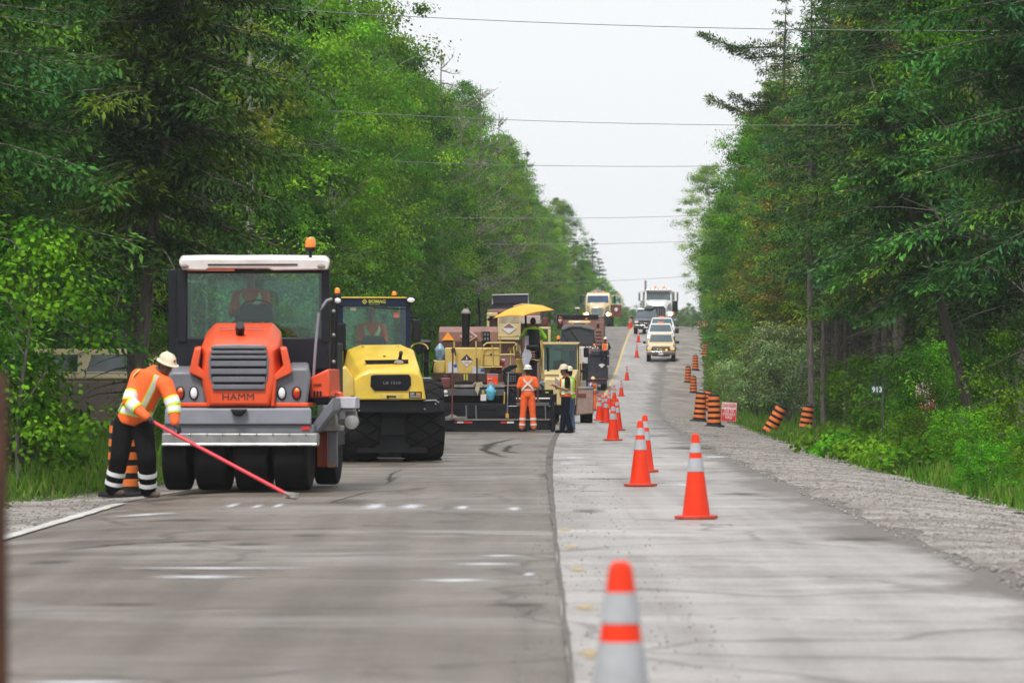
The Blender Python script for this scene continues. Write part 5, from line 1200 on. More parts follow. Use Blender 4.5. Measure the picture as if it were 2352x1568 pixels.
mb = MB(); c = L.P(838, 580, 1.1); mb.tube([(c[0] + .16*math.cos(a*PI/10), 1.1, c[2] + .11*math.sin(a*PI/10)) for a in range(11)], .014, 6); mb.build('hand_grab', BYD, Bm)
mb = MB(); L.G(mb, [(395, 500), (430, 470), (560, 480), (580, 545), (380, 545)], 1.45, 1.7); mb.build('dashboard', HDARK, Bm, .02)
mb = MB(); L.B(mb, 380, 545, 440, 640, 2.2, 2.35); mb.build('seat', BLACK, Bm, .04)
person('roller driver in orange and lime inside the yellow roller cab', on_seat(L, 465, 600, 2.05), L.th, SIT, HIVO, BLK, straps='V', band_edge=LIMES, hat=None, vs=.016)
# ------------------------------------------------------------------ asphalt paver
Z3 = (1650, 1100, 2.30625)
L = Loc(Z3, 790, 1435, 128., 0.)
PY = mat('paver_cream', (.60, .43, .115), .45, var=.08, dirt=.35, dirtcol=(.3, .22, .11)); PBR = mat('hopper_brown', (.25, .125, .105), .6, var=.12, dirt=.4, dirtcol=(.2, .13, .11)); DBR = mat('dark_brown', (.05, .022, .018), .7, var=.3, dirt=.3); NAVY = mat('navy_steel', (.016, .018, .036), .6, var=.3, dirt=.4, dirtcol=(.07, .06, .07))
SCR = mat('screed_black', (.006, .007, .010), .6, var=.35, scale=3, dirt=.4, dirtcol=(.025, .022, .021), spec=.25); MAROON = mat('maroon', (.16, .03, .03), .5, var=.2, dirt=.3)
Pv = L.root('asphalt_paver', 'cream and black asphalt paver with yellow sun canopy', 'paver')
def bx(name, m, x0, x1, y0, y1, a, b, bev=.01, parent=None, label=None):
    mb = MB(); L.B(mb, x0, x1, y0, y1, a, b); return mb.build(name, m, parent or Pv, bev, label=label)
def pg(name, m, pts, a, b, bev=.01, parent=None):
    mb = MB(); L.G(mb, pts, a, b); return mb.build(name, m, parent or Pv, bev)
def tb(name, m, pts, r, parent=None, n=8):
    mb = MB(); L.T(mb, pts, r, n); return mb.build(name, m, parent or Pv)
scr = bx('screed', SCR, 170, 1290, 1340, 1428, 0, .55, .015)
bx('screed_edge', DIRTM, 172, 1288, 1328, 1337, -.03, .5, .004, scr)
for x0, x1, m in ((385, 412, REDL), (412, 470, SW), (470, 552, REDL), (815, 872, REDL), (872, 935, SW)): bx('reflective_tape', m, x0, x1, 1348, 1366, -.006, .0, 0, scr)
bx('screed_body', SCR, 180, 1282, 1180, 1330, .18, 1.0)
bx('screed_walkway', SCR, 185, 1275, 1100, 1178, .45, 1.1)
for k in range(6): bx('cover_panel', HDARK, 290 + k*160, 440 + k*160, 1195, 1240 + (k % 2)*60, .16, .18, .004)
bx('cross_beam', mat('beam_grey', (.07, .075, .085), .55, dirt=.4), 250, 850, 1052, 1112, .3, .55)
bx('beam_tread', DIRTM, 385, 850, 1010, 1036, .4, 1.0)
mb = MB(); oval(mb, L, 305, 1077, 20, 18, .285, .01); mb.build('decal', SW, Pv)
bx('decal', SW, 285, 328, 1103, 1115, .285, .298, 0); bx('decal', SW, 628, 680, 1098, 1158, .27, .29, 0); bx('decal', LY, 640, 660, 1062, 1092, .285, .299, 0)
bx('end_plate', SCR, 1278, 1312, 1105, 1438, -.25, 1.4, .01); tb('end_plate_rod', SCR, [(1325, 1090, 0), (1322, 1250, 0), (1310, 1436, 0)], .02); bx('end_plate_foot', SCR, 1262, 1335, 1330, 1375, -.1, .1)
pg('end_ramp', SCR, [(1255, 1090), (1330, 1100), (1325, 1140), (1290, 1260), (1275, 1260)], .3, .5)
bx('extension_frame', mat('frame_grey', (.10, .10, .11), .6, dirt=.4), 960, 1262, 1175, 1205, .1, .3); tb('white_pipe', SW, [(955, 1138, .2), (1268, 1138, .2)], .024)
tb('extension_rod', CHR, [(880, 1208, .15), (1270, 1208, .15)], .012)
for zx in (1225, 585, 495): tb('screed_strut', HGRY, [(zx, 1200, .1), (zx + 4, 1330, .1)], .022)
# tracks and chassis behind
for zx in (330, 1000):
    mb = MB(); p = L.P(zx, 1400, 2.2); pts = [(2.0 + .4*math.cos(a*PI/8), .42 + .4*math.sin(a*PI/8)) for a in range(4, 13)] + [(5.2 + .4*math.cos(a*PI/8), .42 + .4*math.sin(a*PI/8)) for a in range(-4, 5)]
    mb.yz(pts, p[0] - .2, p[0] + .2); mb.build('crawler_track', RUB, Pv, .02)
mb = MB(); mb.span(-1.2, 1.0, .9, 5.2, .5, 1.25); mb.build('chassis', BLACK, Pv, .03)
# rear deck
bx('lower_deck', DBR, 190, 1010, 908, 985, 1.2, 3.0); bx('deck_mouth', mat('void_black', (.004, .004, .005), .9), 390, 700, 985, 1050, 1.1, 1.5)
tank = bx('fuel_tank', PY, 300, 802, 668, 912, 1.5, 3.2, .03); bx('side_tank', PY, 185, 300, 785, 908, 1.6, 3.0, .03)
for k in range(2): bx('tank_strap', LY, 472 + k*24, 486 + k*24, 912, 968, 1.19, 1.21, 0)
c = L.P(500, 787, 1.49); q = .185
def diamond(c, q, y, parent, top=DBR, bottom=SW):
    mb = MB(); mb.xz([(c[0] - q, c[2]), (c[0] + q, c[2]), (c[0], c[2] - q)], y - .008, y); mb.build('emblem', bottom, parent)
    mb = MB(); mb.xz([(c[0] - q, c[2]), (c[0], c[2] + q), (c[0] + q, c[2])], y - .0085, y); mb.build('emblem', top, parent)
    mb = MB(); mb.xz([(c[0] - q*.12, c[2] + q*.15), (c[0], c[2] + q*.7), (c[0] + q*.12, c[2] + q*.15)], y - .014, y - .009); mb.build('emblem', bottom, parent)
    text('MILLER', 'lettering', mat('letter_tan', (.45, .33, .25), .6), parent, (c[0], y - .012, c[2] - q*.22), q*.3)
    text('PAVING LIMITED', 'lettering', mat('letter_tan', (.45, .33, .25), .6), parent, (c[0], y - .012, c[2] - q*.45), q*.11)
diamond(c, .18, 1.495, tank)
for zx0, zx1, zy0, zy1 in ((330, 415, 805, 900), (552, 672, 845, 905)):
    a = bx('notice', mat('notice_white', (.55, .58, .64), .6, var=.15), zx0, zx1, zy0, zy1, 1.485, 1.499, 0)
    mb = MB(); oval(mb, L, zx0 + (zx1 - zx0)*.75, zy0 + 28, 16, 16, 1.48, .004); mb.build('notice_print', mat('print_blue', (.05, .14, .4), .6), a)
hop = mb = MB(); mb.loft([L.ring([(243, 662), (792, 662), (790, 520), (243, 520)], 3.2), L.ring([(243, 662), (792, 662), (786, 478), (247, 478)], 3.6), L.ring([(243, 662), (792, 662), (786, 476), (247, 476)], 5.4)]); hop = mb.build('hopper_cover', PBR, Pv, .02)
bx('hopper_base', DBR, 210, 800, 610, 672, 3.15, 5.2)
mb = MB(); L.G(mb, [(270, 600), (327, 525), (385, 600)], 3.12, 3.15); mb.build('slow_triangle', mat('slow_orange', (.95, .36, .03), .5), Pv)
c = L.P(517, 562, 3.14); mb = MB(); mb.xz([(c[0] - .25, c[2]), (c[0], c[2] + .18), (c[0] + .25, c[2]), (c[0], c[2] - .18)], 3.12, 3.15); mb.build('emblem', SW, Pv); mb = MB(); mb.xz([(c[0] - .21, c[2]), (c[0], c[2] + .15), (c[0] + .21, c[2]), (c[0], c[2] - .15)], 3.112, 3.119); mb.build('emblem', PBR, Pv)
text('MILLER', 'lettering', SW, Pv, (c[0], 3.108, c[2] - .03), .07)
tb('exhaust_stack', BLACK, [(492, 660, 2.4), (492, 470, 2.4), (492, 350, 2.4)], [.108, .114, .125], n=18)
mb = MB(); c = L.P(492, 340, 2.4); mb.lathe([(.14, -.05), (.14, .0), (.09, .05), (.075, .1)], c, 'z', 18); mb.build('stack_cap', DIRTM, Pv); mb = MB(); c = L.P(490, 270, 2.4); mb.tube([(c[0], 2.4, c[2] - .12), c], .02); mb.ball(c, (.06, .06, .045)); mb.build('stack_rain_cap', BLACK, Pv)
tb('light_post', BLACK, [(620, 470, 3.0), (616, 330, 3.0), (608, 205, 3.0)], .032); mb = MB(); c = L.P(611, 180, 3.0); mb.ball(c, (.06, .06, .05)); mb.span(c[0] - .04, c[0] + .04, 2.96, 3.04, c[2] - .12, c[2] - .03); mb.build('post_lamp', mat('lamp_green', (.01, .05, .03), .4), Pv)
bx('control_box', BLACK, 648, 716, 520, 625, 1.6, 1.8, .02); bx('control_base', BLACK, 640, 720, 600, 680, 1.65, 1.9, .02)
for k in range(4): bx('gauge', mat('gauge_grey', (.12, .14, .16), .3), 658 + (k % 2)*28, 676 + (k % 2)*28, 535 + (k//2)*40, 560 + (k//2)*40, 1.592, 1.6, 0, )
tb('handrail', PY, [(588, 845, 1.2), (586, 640, 1.2), (586, 608, 1.2)], .022); tb('handrail', PY, [(387, 760, 1.3), (384, 640, 1.3), (384, 612, 1.3)], .022)
tb('handrail', PY, [(640, 830, 1.15), (645, 700, 1.15), (655, 650, 1.15), (685, 626, 1.15), (800, 624, 1.15), (945, 624, 1.15), (965, 640, 1.15), (962, 700, 1.15), (940, 732, 1.15), (805, 735, 1.15)], .024)
tb('handrail', PY, [(735, 640, 1.2), (742, 850, 1.2)], .018); tb('handrail', PY, [(810, 560, 1.7), (812, 720, 1.7)], .022); tb('handrail', PY, [(790, 562, 2.2), (980, 562, 2.2)], .025); tb('handrail', PY, [(905, 700, 1.4), (905, 850, 1.4)], .022); tb('handrail', PY, [(600, 850, 1.15), (830, 846, 1.15)], .02)
tbx = bx('tool_box', PY, 645, 806, 680, 838, 1.25, 1.6, .015); bx('box_lid_gap', DBR, 646, 805, 738, 742, 1.244, 1.25, 0, tbx); mb = MB(); oval(mb, L, 727, 728, 12, 7, 1.24, .01); mb.build('latch', BLACK, tbx)
bx('bracket_plate', PY, 882, 935, 672, 700, 1.9, 2.0); bx('step_frame', PY, 950, 1035, 770, 905, 1.5, 1.7, .02); bx('yellow_panel', mat('ochre', (.33, .22, .03), .6, dirt=.4), 945, 1032, 735, 880, 1.7, 2.1, .03)
# operator seat and console
bx('seat_back', BLACK, 1055, 1172, 500, 668, .95, 1.1, .05); bx('seat_cushion', BLACK, 1045, 1180, 640, 690, .8, 1.4, .05)
mb = MB(); c = L.P(1105, 690, 1.1)
for k in range(6): mb.lathe([(.13, -.035 - k*.07), (.15, -.015 - k*.07), (.13, .0 - k*.07)], c, 'z', 16)
mb.build('seat_bellows', BLACK, Pv); bx('seat_pedestal', BLACK, 1075, 1150, 790, 1000, 1.0, 1.4)
tb('seat_rail', HGRY, [(1062, 545, .9), (1000, 570, .9), (970, 620, .9), (975, 690, .9), (1000, 740, .9)], .018); tb('grab_rail', PY, [(940, 740, 1.0), (932, 660, 1.0), (950, 640, 1.0), (985, 650, 1.0), (1000, 760, 1.0)], .022)
tb('grab_rail', PY, [(1185, 600, 1.0), (1190, 760, 1.0), (1165, 785, 1.0), (1110, 782, 1.0)], .02)
tb('canopy_post', PY, [(1195, 600, 1.2), (1195, 950, 1.2)], .026); tb('canopy_hoop', mat('hoop_brown', (.22, .12, .05), .7), [(1262, 338, 1.3), (1277, 390, 1.3), (1262, 430, 1.3), (1225, 460, 1.3), (1185, 475, 1.3)], .018)
pg('console_visor', BLACK, [(820, 900), (845, 860), (900, 828), (965, 826), (968, 850), (930, 868), (850, 905)], .7, 1.15, .02)
cons = pg('control_console', HDARK, [(835, 905), (955, 900), (975, 985), (905, 1010), (850, 1010)], .75, .95, .02); bx('console_screen', mat('screen_green', (.10, .14, .12), .3), 882, 935, 880, 908, .72, .76, .004)
for r_ in range(3):
    for k in range(6): mb = MB(); oval(mb, L, 872 + k*15, 935 + r_*20, 5, 5, .745, .01); mb.build('button', HGRL, cons)
bx('console_arm', mat('olive', (.10, .12, .06), .6), 835, 1005, 985, 1008, .8, .9)
rr = random.Random(4)
for k in range(9):
    x, y = rr.uniform(865, 960), rr.uniform(1020, 1170); tb('hose', BLACK, [(x, y, .6), (x + rr.uniform(-30, 30), y + rr.uniform(20, 50), .5), (x + rr.uniform(-40, 40), y + rr.uniform(-10, 60), .55)], .018)
for k in range(6):
    x, y = rr.uniform(1175, 1290), rr.uniform(985, 1090); tb('hose', BLACK, [(x, y, .8), (x + rr.uniform(10, 40), y + rr.uniform(10, 40), .6), (x + rr.uniform(0, 60), y + rr.uniform(30, 90), .7)], .018)
bx('side_motor', HDARK, 860, 965, 1040, 1150, .6, .9, .03); bx('valve_block', HGRY, 1165, 1220, 985, 1060, .8, 1.0, .02); bx('sensor_box', BLACK, 1195, 1300, 1055, 1110, .5, .7, .02); bx('decal', LY, 1225, 1255, 1075, 1088, .49, .498, 0)
mb = MB(); oval(mb, L, 893, 1163, 10, 10, .55, .03); mb.build('tail_lamp', mat('red_glow', (.8, .03, .02), .3), Pv)
# left console
bx('left_console', BLACK, 80, 165, 600, 700, .9, 1.2, .03); bx('left_stand', BLACK, 105, 150, 700, 960, 1.0, 1.15, .02); bx('left_screen', HGRY, 75, 165, 600, 618, .88, .9, .004); pg('left_hood', BLACK, [(15, 640), (60, 615), (98, 650), (105, 720), (40, 730)], 1.0, 1.3, .03)
for k in range(6):
    x = 90 + k*22; tb('hose', BLACK, [(x, 700 + k*20, 1.0), (x + rr.uniform(-20, 30), 800, .9), (x + rr.uniform(-20, 20), 900, 1.0)], .022)
tb('bent_lever', BLACK, [(155, 560, 1.4), (175, 515, 1.4), (195, 520, 1.4), (215, 570, 1.4)], .03); bx('yellow_jack', LY, 205, 250, 970, 1000, .8, 1.0); bx('generator', MAROON, 258, 350, 945, 1045, .6, .95, .03); bx('generator_top', HDARK, 275, 345, 925, 960, .65, .9, .02)
# sun canopy: four-cornered cloth over a ridge
CANM = mat('canopy_yellow', (.80, .42, .06), .8, var=.06, bump=.2)
cn = [L.P(738, 397, 1.2), L.P(1015, 378, .2), L.P(1312, 322, 1.2), L.P(1050, 300, 2.6)]; ap = Vector(L.P(1030, 272, 1.3)); n = 12
mb = MB(); vs = []; fs = []
for q in range(4):
    A, B_ = Vector(cn[q]), Vector(cn[(q+1) % 4]); k0 = len(mb.v); vs = []; fs = []
    for i in range(n + 1):
        for j in range(n + 1):
            u = i/n; e = A.lerp(B_, j/n); sag = .1*math.sin(PI*j/n)
            e2 = e.lerp(ap, .12*math.sin(PI*j/n)); p = e2.lerp(ap, u); p.z += .06*math.sin(PI*u) ; vs.append(p)
    for i in range(n):
        for j in range(n): a = i*(n+1) + j; fs.append((a, a+1, a+n+2, a+n+1))
    mb.add(vs, fs)
can = mb.build('sun_canopy', CANM, Pv, smooth=60); sd = can.modifiers.new('th', 'SOLIDIFY'); sd.thickness = .012
tb('canopy_ridge', mat('ridge_tan', (.5, .36, .22), .7), [(930, 290, 1.3), (1015, 268, 1.3), (1110, 276, 1.3), (1200, 285, 1.3), (1245, 305, 1.3)], .022, can); tb('canopy_arm', BLACK, [(738, 397, 1.2), (690, 410, 1.4), (540, 470, 1.8)], .016); mb = MB(); mb.ball(L.P(708, 408, 1.35), .05); mb.build('canopy_knuckle', BLACK, Pv)
tb('canopy_mast', BLACK, [(1040, 300, 1.5), (1050, 560, 1.5), (1055, 700, 1.5)], .03)
# operator
person('paver operator in lime shirt sitting under the yellow canopy, seen from behind', on_seat(L, 1112, 655, 1.25), PI, dict(SIT, elL=(.34, -.02, .24), elR=(-.34, -.02, .24), wrL=(.3, -.28, .3), wrR=(-.3, -.28, .3), head=(0, .0, .69)),
       HIVL, NAVYC, skin=SKIN2, hat=None, straps='X', vs=.014)
# loose things on the paver
def wpl(zx, zy, y): p = L.P(zx, zy, y); return Vector((L.X0 + p[0], L.d + p[1], L.Z0 + p[2]))
def cooler(label, zx0, zx1, zy0, zy1, y, body, lid, lidh, name='cooler'):
    a, b = wpl(zx0, zy1, y), wpl(zx1, zy0, y); w = b.x - a.x; h = b.z - a.z
    c = thing(name, label, 'cooler', ((a.x + b.x)/2, a.y + w*.4, a.z))
    mb = MB(); mb.loft([[(sx*w/2*k, sy*w*.36*k, z) for sx, sy in ((-1, -1), (1, -1), (1, 1), (-1, 1))] for z, k in ((0, .93), (h*(1 - lidh), 1.0))]); mb.build('body', body, c, .02, 3)
    mb = MB(); mb.span(-w*.51, w*.51, -w*.37, w*.37, h*(1 - lidh), h); mb.build('lid', lid, c, .012, 3)
    mb = MB(); mb.tube([(-w*.42, -w*.39, h*.72), (-w*.4, -w*.43, h*.66), (-w*.08, -w*.43, h*.66), (-w*.06, -w*.39, h*.72)], w*.025, 6); mb.build('handle', SW, c)
    return c
cooler('orange water cooler with grey lid standing on the paver walkway', 686, 790, 908, 1050, .55, mat('cooler_orange', (.80, .08, .02), .45), HGRL, .14)
cooler('small red cooler with white lid on the paver deck', 803, 852, 772, 842, 1.5, mat('cooler_red', (.5, .02, .03), .45), SW, .3)
cooler('dark red box under the paver handrail', 718, 830, 852, 908, 1.4, MAROON, MAROON, .2)
def bag(label, zx0, zx1, zy0, zy1, y, m, name='plastic_bag', handles=True):
    a, b = wpl(zx0, zy1, y), wpl(zx1, zy0, y); w = b.x - a.x; h = b.z - a.z; r = random.Random(int(zx0))
    t = thing(name, label, 'bag', ((a.x + b.x)/2, a.y, a.z)); mb = MB(); rings = []
    for i in range(12):
        u = i/11; rad = w/2*(math.sin(PI*min(1, .12 + u*.62))**.7)*(1 if u < .65 else max(.22, 1 - (u - .65)*2.2)); rings.append([((rad*(1 + .12*math.sin(5*q + i*.8) + r.uniform(-.05, .05)))*math.cos(2*PI*q/18), rad*.7*(1 + r.uniform(-.07, .07))*math.sin(2*PI*q/18), u*h*.84) for q in range(18)])
    mb.loft(rings); mb.build('sack', m, t)
    if handles:
        for sx in (-1, 1): mb = MB(); mb.tube([(sx*w*.12, 0, h*.78), (sx*w*.16, 0, h*.92), (sx*w*.08, 0, h), (sx*w*.02, 0, h*.9)], [.03, .022, .02, .018], 6); mb.build('handle', m, t)
    return t
bag('light blue plastic bag hanging from the paver walkway', 676, 768, 985, 1152, .22, mat('bag_blue', (.10, .42, .60), .3, var=.2, scale=14, bump=.5))
bag('clear wrapped pack of blue water bottles hanging at the paver left side', 208, 300, 596, 790, .7, mat('bottle_pack', (.22, .33, .42), .25, var=.5, scale=5, bump=.5), 'bottle_pack', False)
def cloth(label, pts, y, m, name='rag'):
    t = [wpl(x, z, y) for x, z in pts]; c = sum(t, Vector())/len(t); mb = MB(); k = len(pts)
    mb.loft([[(p.x - c.x, -.03 + .03*math.sin(i*2.1), p.z - c.z) for i, p in enumerate(t)], [(p.x - c.x, .03 + .03*math.sin(i*2.1), p.z - c.z) for i, p in enumerate(t)]])
    o = mb.build(name, m, None, .01); o.location = c; tag(o, label, 'cloth'); return o
TOW = mat('grey_towel', (.40, .40, .46), .95, var=.15, scale=10, bump=.5); RAG = mat('dirty_rag', (.42, .36, .26), .95, var=.3, scale=8, bump=.5)
cloth('long light grey towel tied to the paver seat', [(1040, 560), (1075, 560), (1072, 640), (1068, 662), (1090, 700), (1103, 750), (1080, 800), (1070, 850), (1052, 892), (1030, 850), (1008, 790), (1012, 730), (1040, 665), (1038, 640)], .85, TOW, 'towel')
cloth('dirty beige rag hanging from the paver handle', [(585, 1010), (605, 985), (622, 1012), (618, 1060), (600, 1120), (588, 1080), (575, 1050)], .2, RAG)
cloth('pair of dirty beige gloves lying on the paver beam', [(543, 1020), (575, 985), (600, 990), (640, 985), (655, 1015), (640, 1040), (610, 1030), (570, 1010)], .32, RAG, 'work_gloves')
def tool(name, label, cat, path, r, m, head=None):
    t = thing(name, label, cat, tuple(path[0])); mb = MB(); mb.tube([p - path[0] for p in path], r, 8); mb.build('handle', m, t)
    if head: head(t, path)
    return t
def lute_head(w, h, m):
    def f(t, path):
        e = path[-1] - path[0]; mb = MB(); mb.box((e.x, e.y, e.z), (w, .02, h)); mb.build('head', m, t, .004); mb = MB(); mb.xz([(e.x - .14, e.z + h*.5), (e.x + .14, e.z + h*.5), (e.x + .02, e.z + h*.5 + .07), (e.x - .02, e.z + h*.5 + .07)], e.y - .01, e.y + .01); mb.build('brace', m, t)
    return f
tool('asphalt_lute', 'red handled asphalt lute standing against the paver', 'rake', [wpl(372, 690, .0), wpl(369, 1000, -.1), wpl(366, 1312, -.12)], .022, MAROON, lute_head(.78, .055, DIRTM))
cloth('dark glove stuck on top of the red lute handle', [(355, 690), (365, 668), (392, 672), (398, 700), (405, 735), (392, 745), (385, 715), (360, 720)], -.06, mat('dark_glove', (.05, .025, .025), .9), 'work_glove')
def blade(t, path):
    e = path[-1] - path[0]; mb = MB(); mb.xz([(e.x - .045, e.z), (e.x + .045, e.z), (e.x + .05, e.z - .12), (e.x, e.z - .15), (e.x - .05, e.z - .12)], e.y - .012, e.y + .012); mb.build('blade', mat('blade_ochre', (.55, .30, .03), .5), t, .006)
tool('scoop', 'long steel rod with yellow blade hanging on the paver', 'tool', [wpl(884, 905, .5), wpl(878, 1100, .08), wpl(874, 1275, -.02)], .014, MET, blade)
tool('wooden_stick', 'short yellow wooden stick leaning on the paver', 'tool', [wpl(850, 1076, .2), wpl(845, 1188, .15)], .02, mat('stick_yellow', (.45, .28, .04), .7))
tool('steel_bar', 'black bar hung upright on the paver handrail', 'tool', [wpl(594, 765, 1.05), wpl(596, 1000, .9)], .022, BLACK)

# ------------------------------------------------------------------ men on foot
def stand_at(zx, zy, d=None):
    vx, vy = L.v(zx, zy); dd_ = d or F*EYE/(vy - HY); X = (vx - HX)/F*dd_
    return (X, dd_, float(gz(dd_, X - float(RX(dd_)))) + .012)
person('worker in all orange with silver X on his back behind the paver', stand_at(1064, 1440, 126.6), PI, dict(knL=(.13, 0, .5), anL=(.16, 0, .09), knR=(-.13, 0, .5), anR=(-.16, 0, .09), elL=(.27, .02, 1.13), elR=(-.27, .02, 1.13), wrL=(.27, -.05, .88), wrR=(-.27, -.05, .88), head=(0, -.03, 1.64)),
       HIVO, HIVO, skin=SKIN2, hat=HATW, sleeves='short', straps='X', torso_bands=((.3, .38),), pant_bands=((.35, .5), (.74, .88)), scale=1.02)
person('man in black shirt and orange vest holding papers by the paver', stand_at(1415, 1460, 122.4), R(-78), dict(elL=(.24, -.02, 1.14), wrL=(.12, -.25, 1.22), elR=(-.24, -.06, 1.14), wrR=(-.08, -.3, 1.25), handL=(-.2, -.8, .5), head=(0, -.05, 1.64), fwd=(0, -1, -.12), anL=(.1, .1, .09), anR=(-.1, -.08, .09)),
       BLK, NAVYC, BLK, hat=HAT, sleeves='short', vest=HIVO, straps='H', torso_bands=((.2, .3),), band_edge=LIMES, scale=1.02)
pp = stand_at(1340, 1010, 122.1)
cl = MB(); cl.loft([[(-.12, -.01, -.08), (.1, .01, -.1), (.12, .0, .09), (-.1, -.02, .1)], [(-.12, -.002, -.08), (.1, .018, -.1), (.12, .008, .09), (-.1, -.012, .1)]]); o = cl.build('papers', SW); vx, vy = L.v(1335, 985); o.location = ((vx - HX)/F*122.4, 122.35, EYE - (vy - HY)/F*122.4); o.rotation_euler = (.2, .5, -1.0); tag(o, 'white papers held up by the man in the orange vest', 'paper')
person('man in lime jacket and blue jeans beside the vested man', stand_at(1450, 1455, 123.5), R(-120), dict(head=(0, -.03, 1.63), elL=(.25, .02, 1.12), elR=(-.27, -.06, 1.13), wrR=(-.22, -.26, 1.02), anL=(.12, .02, .09)),
       HIVL, JEAN, TANB, hat=HAT, sleeves='long', torso_bands=((.2, .28),), bands=(('up', .45, .62),), straps='H', band_edge=HIVO, scale=1.0)
person('worker in cream hard hat and orange vest standing past the loader', stand_at(1662, 1250, 205), R(20), dict(elR=(-.26, -.1, 1.15), wrR=(-.1, -.22, 1.38), head=(0, -.05, 1.62)), mat('blue_shirt', (.10, .13, .3), .8), HIVO, hat=mat('hard_hat_yellow', (.7, .55, .25), .4), vest=HIVO, straps='H', torso_bands=((.25, .35),), band_edge=LIMES, scale=.86, vs=.016)
# the raker
L1 = Loc(Z1, 265, 1475, 58.05, 0.)
def rp(zx, zy, y=0.): p = L1.P(zx, zy, y); return (p[0], p[1], p[2])
Rk = dict(pel=rp(245, 1060, .12), chest=rp(362, 800, -.03), head=rp(428, 768, -.12), fwd=(.72, -.55, -.38),
          shL=rp(425, 865, -.16), elL=rp(470, 985, -.25), wrL=rp(478, 1082, -.33), shR=rp(278, 825, .1), elR=rp(228, 965, -.12), wrR=rp(330, 1052, -.28),
          hiL=rp(300, 1090, .1), knL=rp(325, 1270, -.08), anL=rp(330, 1448, .06), hiR=rp(200, 1085, .16), knR=rp(175, 1270, .02), anR=rp(140, 1440, .1), toe=(.85, -.5, 0), handL=(.45, -.35, -.6), handR=(.7, -.3, -.35))
person('raker in orange long sleeved shirt bending over a red lute', (L1.X0, L1.d, L1.Z0), 0, Rk, HIVO, BLK, BOOT, SKIN2, HAT, 'long', GLOVE, bands=(('up', .72, .95), ('lo', .12, .38)), torso_bands=((.12, .2),), straps='H', pant_bands=((.45, .58), (.78, .9)), band_edge=LIMES, vs=.009, bulk=.035)
W = lambda p: Vector((L1.X0 + p[0], L1.d + p[1], L1.Z0 + p[2]))
def rakehead(t, path):
    e = path[-1] - path[0]; mb = MB(); mb.box((e.x + .03, e.y, e.z - .0), (.05, .55, .075), (0, .2, .3)); mb.build('head', DIRTM, t, .006); mb = MB(); mb.cap((e.x - .05, e.y, e.z + .03), .022, (e.x + .02, e.y, e.z), .022); mb.build('socket', DIRTM, t)
tool('asphalt_lute', 'red handled lute held by the raker, its head on the asphalt', 'rake', [W(rp(358, 1072, -.32)), W(rp(500, 1152, -.42)), W(rp(1100, 1473, -.8))], .0235, mat('lute_red', (.66, .03, .05), .45, var=.08), rakehead)
# ------------------------------------------------------------------ vehicles up the road
def on_road(vx, vy, s, name, label, cat, group=None, yaw=0.):
    x, y, z = ground_at(vx, vy, s); e = .5
    sl_ = (float(RZ(y + e)) - float(RZ(y - e)))/(2*e); hd = (float(RX(y + e)) - float(RX(y - e)))/(2*e)
    return thing(name, label, cat, (x, y, z + .01), group=group, rot=(math.atan(sl_), 0, -math.atan(hd) + yaw))
def bo(root, name, m, x0, x1, y0, y1, z0, z1, bev=.02, parent=None):
    mb = MB(); mb.span(x0, x1, y0, y1, z0, z1); return mb.build(name, m, parent or root, bev)
def quad(root, name, m, pts, th=.006):
    a = [Vector(p) for p in pts]; n = (a[1] - a[0]).cross(a[3] - a[0]).normalized()*th
    mb = MB(); mb.loft([a, [p + n for p in a]]); return mb.build(name, m, root)
def wheel(root, x0, x1, y, r): return tyre(root, x0, x1, y, r, RUB, 'wheel', CHR, .04)
VGL = mat('car_glass', (.05, .075, .085), .06, spec=1., var=.3, scale=1.5); BGL = mat('blue_glass', (.015, .05, .13), .12, spec=.7, var=.25, scale=1.2)
LIT = emit('lit_headlamp', (1, .86, .55), 9.); LITA = emit('lit_amber', (1, .33, .03), 2.2)
